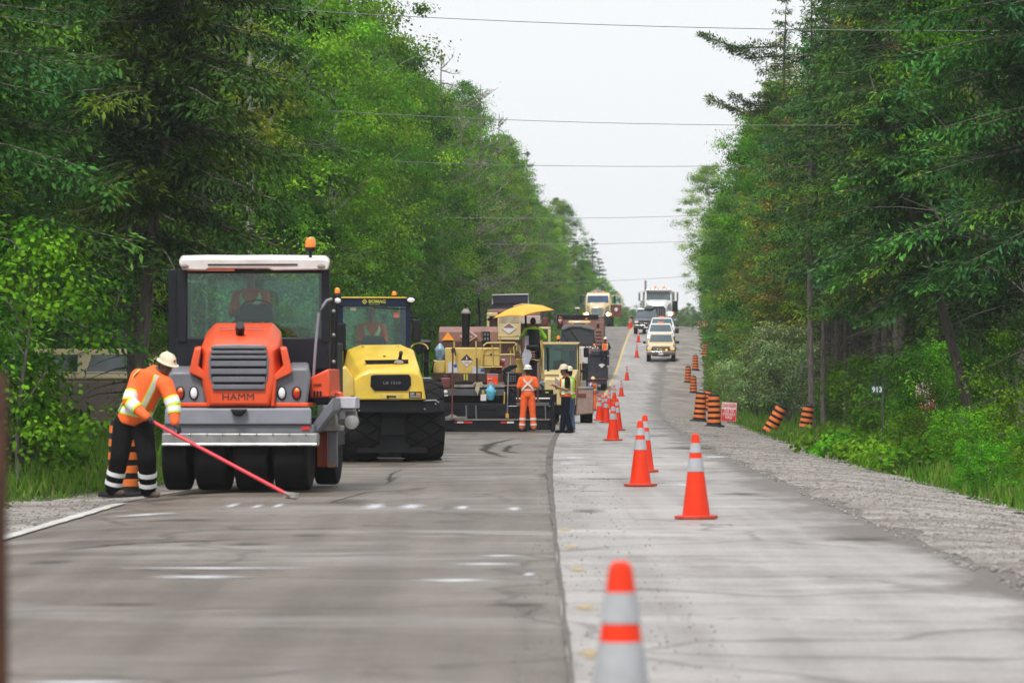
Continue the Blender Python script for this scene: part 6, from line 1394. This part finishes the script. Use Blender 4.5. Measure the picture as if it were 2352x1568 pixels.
def pickup(vx, vy, s, label, upper, lower, name='pickup_truck', cat='pickup', lit=(0, 0), bar=False, suv=False, bigmir=False, amber=False, group='vehicles queued on the hill', yaw=0.):
    r = on_road(vx, vy, s, name, label, cat, group, yaw)
    mb = MB(); mb.loft([[(sx*w, y, z) for sx, z in ((-1, z0), (1, z0), (1, z1), (-1, z1))] for y, w, z0, z1 in ((.0, .93, .62, 1.05), (.12, 1.0, .52, 1.12), (1.5, 1.01, .48, 1.15), (5.2, 1.01, .48, 1.15), (5.55, .98, .6, 1.12))]); mb.build('body', lower, r, .04, 3)
    mb = MB(); mb.loft([[(-.90*k, y, z - .12), (.90*k, y, z - .12), (.86*k, y, z), (.5*k, y, z + .03), (-.5*k, y, z + .03), (-.86*k, y, z)] for y, z, k in ((.03, 1.1, .98), (.3, 1.21, 1), (1.75, 1.27, 1.04))]); mb.build('hood', upper, r, .02, 3)
    y1 = 5.3 if suv else 3.7
    mb = MB(); mb.loft([[(-x, a, z), (x, a, z), (x, b, z), (-x, b, z)] for x, a, b, z in ((.97, 1.55, y1, 1.14), (.93, 1.75, y1 - .05, 1.3), (.74, 2.45, y1 - .35, 1.83), (.66, 2.65, y1 - .5, 1.87))]); mb.build('cab', upper, r, .03, 3)
    quad(r, 'windscreen', VGL, [(-.83, 1.765, 1.32), (.83, 1.765, 1.32), (.69, 2.405, 1.80), (-.69, 2.405, 1.80)], -.012)
    for sx in (-1, 1):
        quad(r, 'side_window', VGL, [(sx*.945, 1.95, 1.32), (sx*.945, y1 - .25, 1.32), (sx*.765, y1 - .45, 1.78), (sx*.765, 2.5, 1.78)], -.012*sx)
        mm = bo(r, 'mirror', BLACK, sx*1.08, sx*(1.34 if bigmir else 1.27), 1.85, 1.97, 1.2 if not bigmir else 1.18, 1.36 if not bigmir else 1.5, .03); bo(r, 'mirror_arm', BLACK, sx*.95, sx*1.1, 1.88, 1.93, 1.24, 1.28, 0, mm)
        hl = bo(r, 'headlamp', WHL if not lit[0 if sx < 0 else 1] else LIT, sx*.62, sx*.94, -.03, .1, .93, 1.04, .015)
        bo(r, 'turn_lamp', LITA if amber else AMB, sx*.68, sx*.93, -.035, .08, .86, .915, .01)
        wheel(r, sx*.98 - .13, sx*.98 + .13 - (.1 if sx > 0 else -.1), .95, .4) if False else wheel(r, min(sx*.72, sx*1.0), max(sx*.72, sx*1.0), .95, .41); wheel(r, min(sx*.72, sx*1.0), max(sx*.72, sx*1.0), 4.5, .41)
    g = bo(r, 'grille', BLACK, -.6, .6, -.03, .05, .74, 1.06, .02)
    for k in range(3): bo(r, 'grille_bar', CHR if k == 1 else upper, -.58, .58, -.05, -.028, .79 + k*.1, .82 + k*.1, .005, g)
    mb = MB(); mb.xz([(-.12, .905), (-.04, .905), (-.04, .935), (.04, .935), (.04, .905), (.12, .905), (.12, .875), (.04, .875), (.04, .845), (-.04, .845), (-.04, .875), (-.12, .875)], -.066, -.052); mb.build('badge', mat('gold_badge', (.6, .4, .08), .4, metal=.5), g)
    b = bo(r, 'bumper', lower, -1.0, 1.0, -.12, .1, .5, .7, .04); bo(r, 'bumper_strip', CHR, -.98, .98, -.135, -.1, .66, .76, .02, b); bo(r, 'lower_intake', BLACK, -.62, .62, -.13, .05, .40, .53, .02)
    p = bo(r, 'number_plate', SW, -.16, .16, -.145, -.122, .5, .64, .004)
    if bar: bb = bo(r, 'beacon_bar', AMB, -.22, .22, 2.75, 2.95, 1.87, 1.97, .02)
    if amber: bo(r, 'grille_strobe', LITA, .34, .44, -.08, -.05, .78, .9, .02)
    return r
CREAM = mat('cream_paint', (.62, .50, .27), .3, var=.05, coat=.4, dirt=.15); BRN = mat('brown_paint', (.13, .085, .065), .35, var=.1, coat=.3, dirt=.5, dirtcol=(.22, .19, .16)); WPT = mat('white_paint', (.66, .68, .70), .3, var=.05, coat=.4, dirt=.2); DPT = mat('dark_paint', (.03, .04, .05), .3, var=.1, coat=.4, dirt=.3)
pickup(1518, 831, 33.6, 'cream and brown pickup leading the queue down the hill', CREAM, BRN, amber=True)
pickup(1517, 806, 31.6, 'white pickup right behind the cream and brown one', WPT, WPT, lit=(1, 0), bar=True, bigmir=True)
pickup(1520, 789, 30.0, 'second white pickup, mostly hidden behind the first white one', WPT, WPT, bar=True)
sv = pickup(1484, 768, 29.0, 'dark car with cargo on its roof left of the white pickups', DPT, DPT, 'parked_car', 'car', lit=(0, 1), suv=True)
mb = MB(); mb.loft([[(.4*math.cos(a)*k + .25, 3 + .6*math.sin(a)*k, z) for a in [q*PI/6 for q in range(12)]] for z, k in ((1.86, .9), (2.0, 1.05), (2.15, .8), (2.24, .3))]); cg = mb.build('roof_cargo', mat('cargo_tarp', (.05, .055, .065), .7, bump=.4), sv)
mb = MB(); mb.ball((-.45, 3.0, 1.93), (.35, .6, .12)); mb.build('roof_bag', WPT, sv)
def big_truck(vx, vy, s, label, paint, low, kind, glassm, name):
    r = on_road(vx, vy, s, name, label, 'truck', 'vehicles queued on the hill' if kind == 'tractor' else None); r.scale = (1.13,)*3
    bo(r, 'frame', BLACK, -.5, .5, .3, 8.2, .6, .95, .02)
    bo(r, 'bumper', CHR if kind == 'tractor' else BLACK, -1.2, 1.2, -.1, .15, .45, .85, .03); bo(r, 'axle_shadow_plate', BLACK, -1.0, 1.0, .3, 1.6, .5, 1.0)
    for sx in (-1, 1):
        wheel(r, min(sx*.92, sx*1.2), max(sx*.92, sx*1.2), .95, .52)
        for y in (6.2, 7.5): wheel(r, min(sx*.65, sx*1.2), max(sx*.65, sx*1.2), y, .52)
        mb = MB(); mb.loft([[(sx*(.55 + k*.62), y, z) for k, z in ((0, .9), (1, .9), (1, zz), (0, zz + .12))] for y, zz in ((.1, 1.1), (.5, 1.3), (1.5, 1.28))]); mb.build('fender', low if kind == 'tanker' else paint, r, .03, 3)
    mb = MB(); mb.loft([[(-w, y, .95), (w, y, .95), (w, y, zt - .2), (w*.72, y, zt), (-w*.72, y, zt), (-w, y, zt - .2)] for y, w, zt in ((.05, .58, 1.75), (.25, .66, 1.9), (2.0, .95, 2.2))]); mb.build('hood', paint, r, .05, 3)
    mb = MB(); mb.xz([(-.5, .82), (.5, .82), (.54, 1.55), (.4, 1.72), (-.4, 1.72), (-.54, 1.55)], .0, .06); g = mb.build('grille', BLACK if kind == 'tractor' else CHR, r, .02)
    for k in range(8): bo(r, 'grille_bar', CHR if kind == 'tanker' else HGRY, -.46 + k*.12, -.41 + k*.12, -.02, .0, .88, 1.6, .004, g)
    bo(r, 'grille_spine', CHR, -.02, .02, -.04, -.021, .85, 1.7, .004, g)
    mb = MB(); mb.loft([[(-w, a, z), (w, a, z), (w, b, z), (-w, b, z)] for w, a, b, z in ((1.02, 1.9, 3.6, .9), (1.05, 1.9, 3.6, 2.1), (.98, 2.12, 3.55, 2.9), (.9, 2.25, 3.5, 3.02))]); mb.build('cab', paint, r, .06, 3)
    quad(r, 'windscreen', glassm, [(-.9, 1.905, 2.16), (.9, 1.905, 2.16), (.86, 2.105, 2.84), (-.86, 2.105, 2.84)], -.014)
    bo(r, 'windscreen_post', HDARK, -.015, .015, 1.88, 1.9, 2.16, 2.2)
    for k in range(5): mb = MB(); mb.ball((-.6 + k*.3, 2.2, 3.02), (.05, .06, .035), 8, 6); mb.build('marker_lamp', AMB, r)
    for sx in (-.22, .42): mb = MB(); mb.lathe([(.08, 0), (.085, .1), (.05, .16)], (sx, 2.7, 3.03), 'z', 12); mb.build('beacon', AMB, r)
    for sx in (-1, 1):
        hl = bo(r, 'headlamp_pod', CHR, sx*.72, sx*1.12, -.05, .15, 1.0, 1.3, .05)
        mb = MB(); mb.lathe([(.15, .02), (.15, -.02), (.1, -.05), (.02, -.06)], (sx*.9, -.05, 1.15), 'y', 18); on = (kind == 'tanker') or sx > 0; mb.build('headlamp', LIT if on else WHL, hl)
        bo(r, 'turn_lamp', LITA if kind == 'tanker' else AMB, sx*1.06, sx*1.2, -.06, .1, 1.05, 1.25, .03, hl)
        m_ = bo(r, 'mirror', CHR if kind == 'tractor' else BLACK, sx*1.35, sx*1.5, 1.9, 2.0, 2.1, 2.75, .02); mb = MB(); mb.tube([(sx*1.0, 2.1, 2.78), (sx*1.43, 1.95, 2.78), (sx*1.43, 1.95, 2.1), (sx*1.0, 2.1, 2.1)], .02, 6); mb.build('mirror_bracket', CHR, m_)
    if kind == 'tractor':
        for sx in (-1, 1): mb = MB(); mb.tube([(sx*.98, 3.75, 1.2), (sx*.98, 3.75, 3.3), (sx*.98, 3.7, 3.6)] if sx < 0 else [(sx*1.12, 3.2, 1.2), (sx*1.12, 3.2, 2.6)], .08, 12); mb.build('exhaust_stack', DIRTM, r)
        bo(r, 'sun_visor', paint, -.95, .95, 1.85, 2.1, 2.86, 2.95, .02); bo(r, 'dump_box', DIRTM, -1.2, 1.2, 3.9, 8.6, 1.2, 2.75, .04); bo(r, 'side_tool_box', BLACK, 1.1, 1.45, 1.7, 2.4, 1.3, 2.1, .05)
    else:
        mb = MB(); mb.lathe([(.4, 3.95), (1.05, 4.0), (1.15, 4.15), (1.15, 8.6), (1.05, 8.75), (.4, 8.8)], (-.12, 0, 2.15), 'y', 32); mb.build('tank', MET, r)
        mb = MB(); mb.lathe([(.3, 0), (.3, .15), (.05, .2)], (-.1, 5.0, 3.28), 'z', 16); mb.build('tank_hatch', MET, r)
        dr = MB(); x0 = 1.08; dr.loft([[(x0, 2.3, .95), (x0 + .92, 2.15, .95), (x0 + .92, 2.2, .95), (x0, 2.35, .95)], [(x0, 2.3, 2.0), (x0 + .92, 2.15, 2.0), (x0 + .92, 2.2, 2.0), (x0, 2.35, 2.0)]]); do = dr.build('open_door', mat('door_red_brown', (.17, .045, .035), .4, dirt=.2), r, .02)
        for a, b, z0, z1 in ((x0, x0 + .08, 2.0, 2.75), (x0 + .84, x0 + .92, 2.0, 2.75), (x0, x0 + .92, 2.7, 2.8), (x0, x0 + .92, 1.98, 2.06)): bo(r, 'window_frame', paint, a, b, 2.18, 2.26, z0, z1, .01, do)
        quad(do, 'door_window', GLS, [(x0 + .08, 2.22, 2.06), (x0 + .84, 2.2, 2.06), (x0 + .84, 2.2, 2.7), (x0 + .08, 2.22, 2.7)])
        mb = MB(); mb.xz([(x0 + .28, 1.62), (x0 + .46, 1.8), (x0 + .64, 1.62), (x0 + .46, 1.38)], 2.1, 2.13); mb.build('emblem', SW, do)
        bo(r, 'work_lamp', SW, -1.95, -1.5, 1.2, 1.5, 1.6, 1.75, .06); mb = MB(); mb.tube([(-1.7, 1.35, .8), (-1.7, 1.35, 1.62)], .03); mb.build('lamp_post', BLACK, r)
        bo(r, 'bow_guard', BLACK, -1.15, 1.18, -.12, -.02, .4, .9, .02)
    return r
big_truck(1372, 753, 24.6, 'cream tanker truck on the crest with lit headlamps and open door', CREAM, mat('dark_red_brown', (.12, .035, .03), .5, dirt=.3), 'tanker', BGL, 'tanker_truck')
big_truck(1512, 757, 26.2, 'white heavy truck at the back of the queue on the crest', WPT, WPT, 'tractor', mat('truck_glass', (.06, .085, .09), .1, spec=.7, var=.3, scale=1.2), 'heavy_truck')
# tarped spreader truck with a navy rear body
Z4 = (2200, 1100, 3.13571); Z6 = (2150, 1130, 4.48)
L = Loc(Z6, 860, 1600, 272., R(-2))
Sp = L.root('spreader_truck', 'navy backed truck with dark tarp hump and cream light bar', 'truck'); Pv = Sp
L.Z0 = float(gz(272, L.X0 - float(RX(272)))) + .01; Sp.location.z = L.Z0
zb = 2.0
def lz(zx, y): return L.P(zx, 1500, y)[0]
mb = MB(); mb.span(lz(900, 0), lz(1245, 0), 0, .8, .35, L.P(0, 1265, 0)[2]); rb = mb.build('rear_body', NAVY, Sp, .04)
bx('rear_platform', NAVY, 960, 1285, 1225, 1300, -.1, .6, .02); bx('side_ledge', NAVY, 1130, 1285, 1320, 1480, .0, .5, .02)
bx('rear_rib', NAVY, 1045, 1065, 1290, 1560, -.05, .02, .01); bx('rear_rib', NAVY, 905, 925, 1290, 1560, -.05, .02, .01)
mb = MB(); c = L.P(1150, 1478, -.06); mb.xz([(c[0] - .2, c[2] + .03), (c[0], c[2] + .1), (c[0] + .2, c[2] + .03), (c[0], c[2] - .17)], -.075, -.06); mb.build('emblem', SW, Sp)
mb = MB(); mb.span(lz(900, 0), lz(1240, 0), -.06, 0, .62, .7); mb.build('bumper_bar', MAROON, Sp, .01)
bx('white_panel', WPT, 735, 915, 1150, 1450, .6, 2.5, .03); mb = MB(); oval(mb, L, 822, 1428, 12, 14, .58, .02); mb.build('tail_lamp', mat('red_glow', (.8, .03, .02), .3), Sp)
for sx in (lz(920, 1), lz(1180, 1)): tyre(Sp, sx - .15, sx + .15, 1.3, .5); tyre(Sp, sx - .15, sx + .15, 5.2, .5)
mb = MB(); mb.span(lz(740, 1), lz(1240, 1), .8, 7.5, .6, 1.4); mb.build('chassis', BLACK, Sp, .03)
TARP = mat('tarp_dark', (.035, .038, .046), .55, var=.3, scale=1.5, bump=.6); TARPL = mat('tarp_grey', (.16, .165, .17), .6, var=.25, scale=2, bump=.4)
mb = MB(); mb.loft([L.ring([(395, 1130), (415, 960), (440, 840), (560, 790), (760, 770), (940, 810), (1005, 880), (1030, 1030), (1040, 1135)], .7), L.ring([(400, 1130), (420, 950), (450, 815), (560, 765), (760, 748), (940, 785), (1010, 850), (1035, 1020), (1045, 1135)], 1.3), L.ring([(400, 1130), (420, 950), (450, 815), (560, 765), (760, 748), (940, 785), (1010, 850), (1035, 1020), (1045, 1135)], 4.5)]); tp = mb.build('tarp', TARP, Sp, .05, 3)
for pts in ([(430, 850, .66), (500, 960, .62), (560, 1060, .64)], [(600, 830, .66), (680, 960, .6), (740, 1040, .64)], [(960, 850, .66), (1005, 960, .64), (1015, 1060, .66)]): tb('tarp_fold', TARP, pts, .045, tp)
pg('tarp_hood', TARPL, [(420, 850), (440, 790), (560, 750), (760, 745), (940, 775), (1022, 830), (1015, 862), (930, 840), (760, 800), (600, 800), (470, 850)], .6, 4.0, .03)
lb_ = bx('light_bar', CREAM, 545, 955, 682, 748, 1.6, 2.1, .08)
bx('bar_lamp', AMB, 605, 650, 712, 745, 1.57, 1.62, .01, lb_); bx('bar_lamp', AMB, 855, 905, 716, 745, 1.57, 1.62, .01, lb_); bx('bar_lamp_strip', HDARK, 652, 853, 728, 746, 1.57, 1.6, .01, lb_); beacon(L, Sp, 880, 664, 44, 26, 1.9)
mb = MB(); p = L.P(1018, 1120, .3); mb.tube([(p[0], .3, p[2] - .3), p], .02); mb.ball(p, (.08, .08, .1)); mb.build('side_beacon', AMB, Sp)
for k in range(4): bx('chrome_box', CHR, 925 + k*45, 962 + k*45, 1145 + (k % 2)*20, 1210, .2, .5, .02)
# its rider
def at_(zx, zy, y): p = L.P(zx, zy, y); c, s_ = math.cos(L.th), math.sin(L.th); return (L.X0 + p[0]*c - p[1]*s_, L.d + p[0]*s_ + p[1]*c, L.Z0 + p[2])
person('worker in white hard hat riding on the navy truck platform', at_(1215, 1300, .25), R(-20), dict(SIT, pel=(0, 0, .25), chest=(0, .04, .72), head=(.02, -.02, .94), shL=(.19, .03, .7), shR=(-.19, .03, .7), elL=(.3, .0, .44), elR=(-.28, -.04, .44), wrL=(.2, -.18, .3), wrR=(-.12, -.26, .36), hiL=(.1, 0, .22), hiR=(-.1, 0, .22), knL=(.14, -.4, .2), knR=(-.14, -.4, .2), anL=(.14, -.42, -.16), anR=(-.14, -.42, -.16)),
       BLK, NAVYC, hat=HATW, vest=HIVO, straps='H', band_edge=LIMES, scale=.98, vs=.018)
# brown dump truck ahead of it
L = Loc(Z6, 800, 1000, 291., R(-2)); Dt = L.root('dump_truck', 'brown ribbed dump truck ahead of the tarped truck', 'truck'); Pv = Dt
mb = MB(); mb.span(L.P(445, 900, 0)[0], L.P(1190, 900, 0)[0], 0, 5.5, 1.0, L.P(0, 640, 0)[2]); mb.build('dump_box', PBR, Dt, .05)
bx('top_rail', BLACK, 435, 1090, 575, 640, -.08, .1, .02); bx('tailgate', PBR, 1040, 1192, 700, 1110, -.12, .0, .02)
for k in range(5): bx('tailgate_rib', PBR, 1045, 1140, 845 + k*62, 880 + k*62, -.2, -.12, .015)
bx('tailgate_post', PBR, 1142, 1190, 705, 1110, -.24, -.12, .02); bx('tailgate_gap', BLACK, 1062, 1110, 740, 815, -.135, -.121, .005)
lp = bx('lamp_board', BLACK, 350, 445, 575, 830, -.2, -.1, .02)
for zy in (632, 720): mb = MB(); oval(mb, L, 408, zy, 30, 20, -.21, .03); mb.build('tail_lamp', REDL, lp)
bx('lamp_label', SW, 372, 440, 660, 686, -.22, -.2, .002, lp)
for sx in (-.85, .85): tyre(Dt, sx - .25, sx + .25, 1.0, .52); tyre(Dt, sx - .25, sx + .25, 2.3, .52); tyre(Dt, sx - .15, sx + .15, 7.3, .52)
mb = MB(); mb.span(-.5, .5, .2, 8.0, .6, 1.0); mb.build('frame', BLACK, Dt, .02); mb = MB(); mb.span(-1.1, 1.1, 6.0, 8.0, 1.0, 2.9); mb.build('cab', CREAM, Dt, .08)
# cream dump truck right ahead of the paver, tailgate towards it
L = Loc(Z3, 930, 1150, 165., 0.); Ct = L.root('dump_truck', 'cream tailgated dump truck with dark mesh tarp feeding the paver', 'truck'); Pv = Ct
mb = MB(); mb.span(L.P(690, 800, 0)[0], L.P(1180, 800, 0)[0], .3, 5.8, 1.1, L.P(0, 330, 0)[2]); mb.build('dump_box', PBR, Ct, .04)
tg = bx('tailgate', CREAM, 785, 1000, 365, 600, -.05, .25, .03); bx('tailgate_wear', mat('worn_cream', (.45, .37, .25), .8, var=.4, scale=3, dirt=.5), 800, 985, 380, 440, -.06, -.051, .0, tg)
mb = MB(); c = L.P(890, 492, -.07); mb.xz([(c[0] - .26, c[2]), (c[0], c[2] + .22), (c[0] + .26, c[2]), (c[0], c[2] - .2)], -.075, -.055); mb.build('emblem', SW, tg); mb = MB(); mb.xz([(c[0] - .2, c[2] + .03), (c[0], c[2] + .19), (c[0] + .2, c[2] + .03)], -.085, -.076); mb.build('emblem', PBR, tg)
bx('tailgate_panel', mat('pale_pink', (.50, .40, .37), .6, dirt=.4), 1000, 1180, 375, 450, -.02, .25, .02); bx('tailgate_frame', CREAM, 685, 785, 345, 380, .0, .25, .02); bx('tailgate_frame', CREAM, 685, 710, 380, 480, .0, .25, .02); bx('tailgate_frame', CREAM, 1165, 1275, 478, 500, .0, .2, .02); bx('tailgate_frame', CREAM, 1250, 1275, 500, 620, .0, .2, .02); bx('back_panel', MAROON, 1200, 1250, 395, 480, .6, .8, .02)
bx('top_band', PBR, 690, 960, 315, 345, .2, .6, .02)
mb = MB(); L.G(mb, [(745, 190), (1060, 186), (1064, 250), (742, 255)], 5.0, 5.05); ms = mb.build('mesh_tarp', mat('mesh_navy', (.02, .023, .045), .6, var=.2), Ct); tb('tarp_frame', mat('frame_pale', (.4, .42, .45), .5), [(738, 268, 5.0), (735, 185, 5.0), (1068, 178, 5.0), (1070, 265, 5.0)], .03, ms); bx('box_front', mat('slate', (.07, .075, .09), .6), 730, 1075, 255, 330, 5.1, 5.4, .02)
for sx in (-.85, .85): tyre(Ct, sx - .25, sx + .25, 1.5, .52); tyre(Ct, sx - .25, sx + .25, 2.8, .52)
mb = MB(); mb.span(-.5, .5, .4, 8.0, .6, 1.1); mb.build('frame', BLACK, Ct, .02)
# ------------------------------------------------------------------ cream loader beside the paver
L = Loc(Z3, 1430, 1365, 149.6, 0.); Ld = L.root('wheel_loader', 'cream cab loader with amber beacon standing beside the paver', 'loader'); Pv = Ld
LC = mat('loader_cream', (.60, .47, .23), .45, var=.08, dirt=.35, dirtcol=(.3, .24, .15)); LG = glass('loader_glass', (.62, .85, .82), .8)
tyre(Ld, L.P(1548, 1300)[0], L.P(1662, 1300)[0], .3, .36); tyre(Ld, L.P(1200, 1300)[0], L.P(1310, 1300)[0], .3, .36)
for a in (1250, 1560): tyre(Ld, L.P(a, 1300)[0], L.P(a + 110, 1300)[0], 2.6, .5)
mb = MB(); mb.loft([L.ring([(1505, 1290), (1670, 1275), (1668, 1035), (1505, 1030)], -.35), L.ring([(1505, 1290), (1672, 1280), (1672, 1030), (1505, 1025)], .9)]); mb.build('front_frame', mat('dirty_pink', (.30, .20, .17), .7, var=.2, dirt=.6, dirtcol=(.2, .15, .12)), Ld, .03)
bx('side_reflector', MAROON, 1525, 1600, 1092, 1125, -.37, -.34, .005); bx('frame_lip', DIRTM, 1500, 1668, 1030, 1050, -.37, .2, .01)
mb = MB(); mb.loft([L.ring([(1205, 1200), (1505, 1200), (1515, 1010), (1480, 960), (1220, 955), (1205, 1000)], -.5), L.ring([(1205, 1200), (1530, 1200), (1545, 960), (1520, 885), (1215, 890), (1205, 950)], .5), L.ring([(1205, 1200), (1535, 1200), (1550, 950), (1525, 870), (1215, 872), (1205, 950)], .9)]); hd_ = mb.build('hood', LC, Ld, .04, 3)
for k in range(3): bx('hood_louvre', mat('louvre_ochre', (.32, .22, .08), .6), 1215, 1350, 915 + k*16, 922 + k*16, -.1 - k*.12, .0 - k*.12, .004, hd_)
bx('belly', BLACK, 1215, 1520, 1190, 1290, -.2, 2.8, .03)
for a, b, y in ((1195, 1215, .95), (1518, 1540, .95), (1195, 1212, 2.2), (1500, 1520, 2.2)): bx('pillar', LC, a, b, 632, 900, y, y + .07, .01)
bx('cab_roof', LC, 1190, 1542, 618, 642, .85, 2.35, .02); bx('cab_sill', LC, 1195, 1540, 880, 960, .95, 2.3, .02)
bx('windscreen', LG, 1215, 1518, 642, 880, .98, .985, 0); bx('rear_window', LG, 1212, 1505, 645, 870, 2.24, 2.245, 0)
bx('window_trim', mat('pale_green', (.45, .55, .28), .6), 1300, 1390, 680, 700, 1.6, 1.65, .01); bx('window_trim', mat('pale_green', (.45, .55, .28), .6), 1372, 1390, 700, 790, 1.6, 1.65, .01); bx('seat', HDARK, 1300, 1410, 790, 880, 1.5, 1.8, .04); bx('seat_back', HGRY, 1450, 1500, 690, 830, 1.7, 1.8, .05)
tb('exhaust_pipe', BLACK, [(1250, 900, .6), (1250, 740, .6), (1242, 668, .6)], .036, n=12); tb('door_frame', BLACK, [(1530, 640, .9), (1530, 870, .9)], .014)
tb('handrail', LC, [(1550, 680, .85), (1562, 900, .85), (1560, 1000, .85), (1545, 1015, .85)], .016); tb('handrail', LC, [(1540, 700, .85), (1545, 1000, .85)], .012)
tb('mirror_arm', BLACK, [(1535, 632, .85), (1580, 632, .7), (1600, 668, .7)], .014); bx('mirror', BLACK, 1578, 1626, 668, 758, .62, .72, .03); bx('mirror', BLACK, 1550, 1595, 872, 900, .62, .72, .02)
beacon(L, Ld, 1346, 592, 34, 32, 1.2, 620)
# ------------------------------------------------------------------ cream van half hidden among the trees on the left
x0, z0 = px(262, 905, 101.); vz = float(gz(101., x0 - float(RX(101.))))
Vn = thing('parked_van', 'cream van half hidden behind the tree trunk at left', 'van', (x0, 101., vz), R(68)); 
bo(Vn, 'body', BRN, -1.0, 1.0, -2.4, 2.4, .35, 1.35, .06); mb = MB(); mb.loft([[(-w, a, z), (w, a, z), (w, b, z), (-w, b, z)] for w, a, b, z in ((1.0, -2.2, 2.35, 1.35), (.98, -2.0, 2.33, 1.5), (.85, -1.2, 2.15, 1.98), (.78, -1.05, 2.05, 2.03))]); mb.build('cab', CREAM, Vn, .05, 3)
for sx in (-1, 1):
    quad(Vn, 'side_window', VGL, [(sx*.985, -1.3, 1.48), (sx*.985, .2, 1.48), (sx*.875, .1, 1.9), (sx*.875, -.9, 1.9)], -.012*sx); quad(Vn, 'side_window', VGL, [(sx*.985, .4, 1.48), (sx*.985, 2.0, 1.48), (sx*.875, 1.9, 1.9), (sx*.875, .45, 1.9)], -.012*sx)
    for y in (-1.5, 1.5): wheel(Vn, min(sx*.75, sx*.99), max(sx*.75, sx*.99), y, .36)
quad(Vn, 'windscreen', VGL, [(-.85, -2.02, 1.5), (.85, -2.02, 1.5), (.75, -1.22, 1.94), (-.75, -1.22, 1.94)], -.012)
# ------------------------------------------------------------------ label look-alike front-row trees by their order from the camera
ORD = 'first second third fourth fifth sixth seventh eighth ninth tenth eleventh twelfth thirteenth fourteenth fifteenth sixteenth seventeenth eighteenth nineteenth twentieth'.split()
ORD += ['twenty-' + w for w in ORD[:9]] + ['thirtieth'] + ['thirty-' + w for w in ORD[:9]] + ['fortieth'] + ['forty-' + w for w in ORD[:9]]
same = {}
for o in S.objects:
    if o.parent is None and 'label' in o.keys() and 'front row' in o['label']: same.setdefault(o['label'], []).append(o)
for lb, os_ in same.items():
    os_.sort(key=lambda o: o.location.y)
    if len(os_) > 1:
        for i, o in enumerate(os_): o['label'] = ORD[i] + ' nearest ' + lb.replace('front row of', 'edge of') if i else 'nearest ' + lb.replace('front row of', 'edge of')
bu = sorted([o for o in S.objects if o.name.startswith('burdock_plant')], key=lambda o: o.location.x/o.location.y)
for i, o in enumerate(bu): o['label'] = ('leftmost' if i == 0 else ORD[i] + ' from left') + ' of the broad leaved plants edging the gravel'
HAZE = 0.0002
# ------------------------------------------------------------------ haze
if HAZE > 0:
    mb = MB(); mb.span(-150, 190, -30, 1095, -8, 48)
    m = bpy.data.materials.new('haze_air'); m.use_nodes = True; t = m.node_tree; t.nodes.clear()
    out = t.nodes.new('ShaderNodeOutputMaterial'); pv = t.nodes.new('ShaderNodeVolumePrincipled')
    pv.inputs['Color'].default_value = (.93, .97, 1, 1); pv.inputs['Density'].default_value = HAZE; pv.inputs['Anisotropy'].default_value = .2
    t.links.new(pv.outputs[0], out.inputs['Volume'])
    o = mb.build('haze', m, smooth=0); tag(o, 'thin pale dusty haze over the whole road', 'haze', kind='stuff')
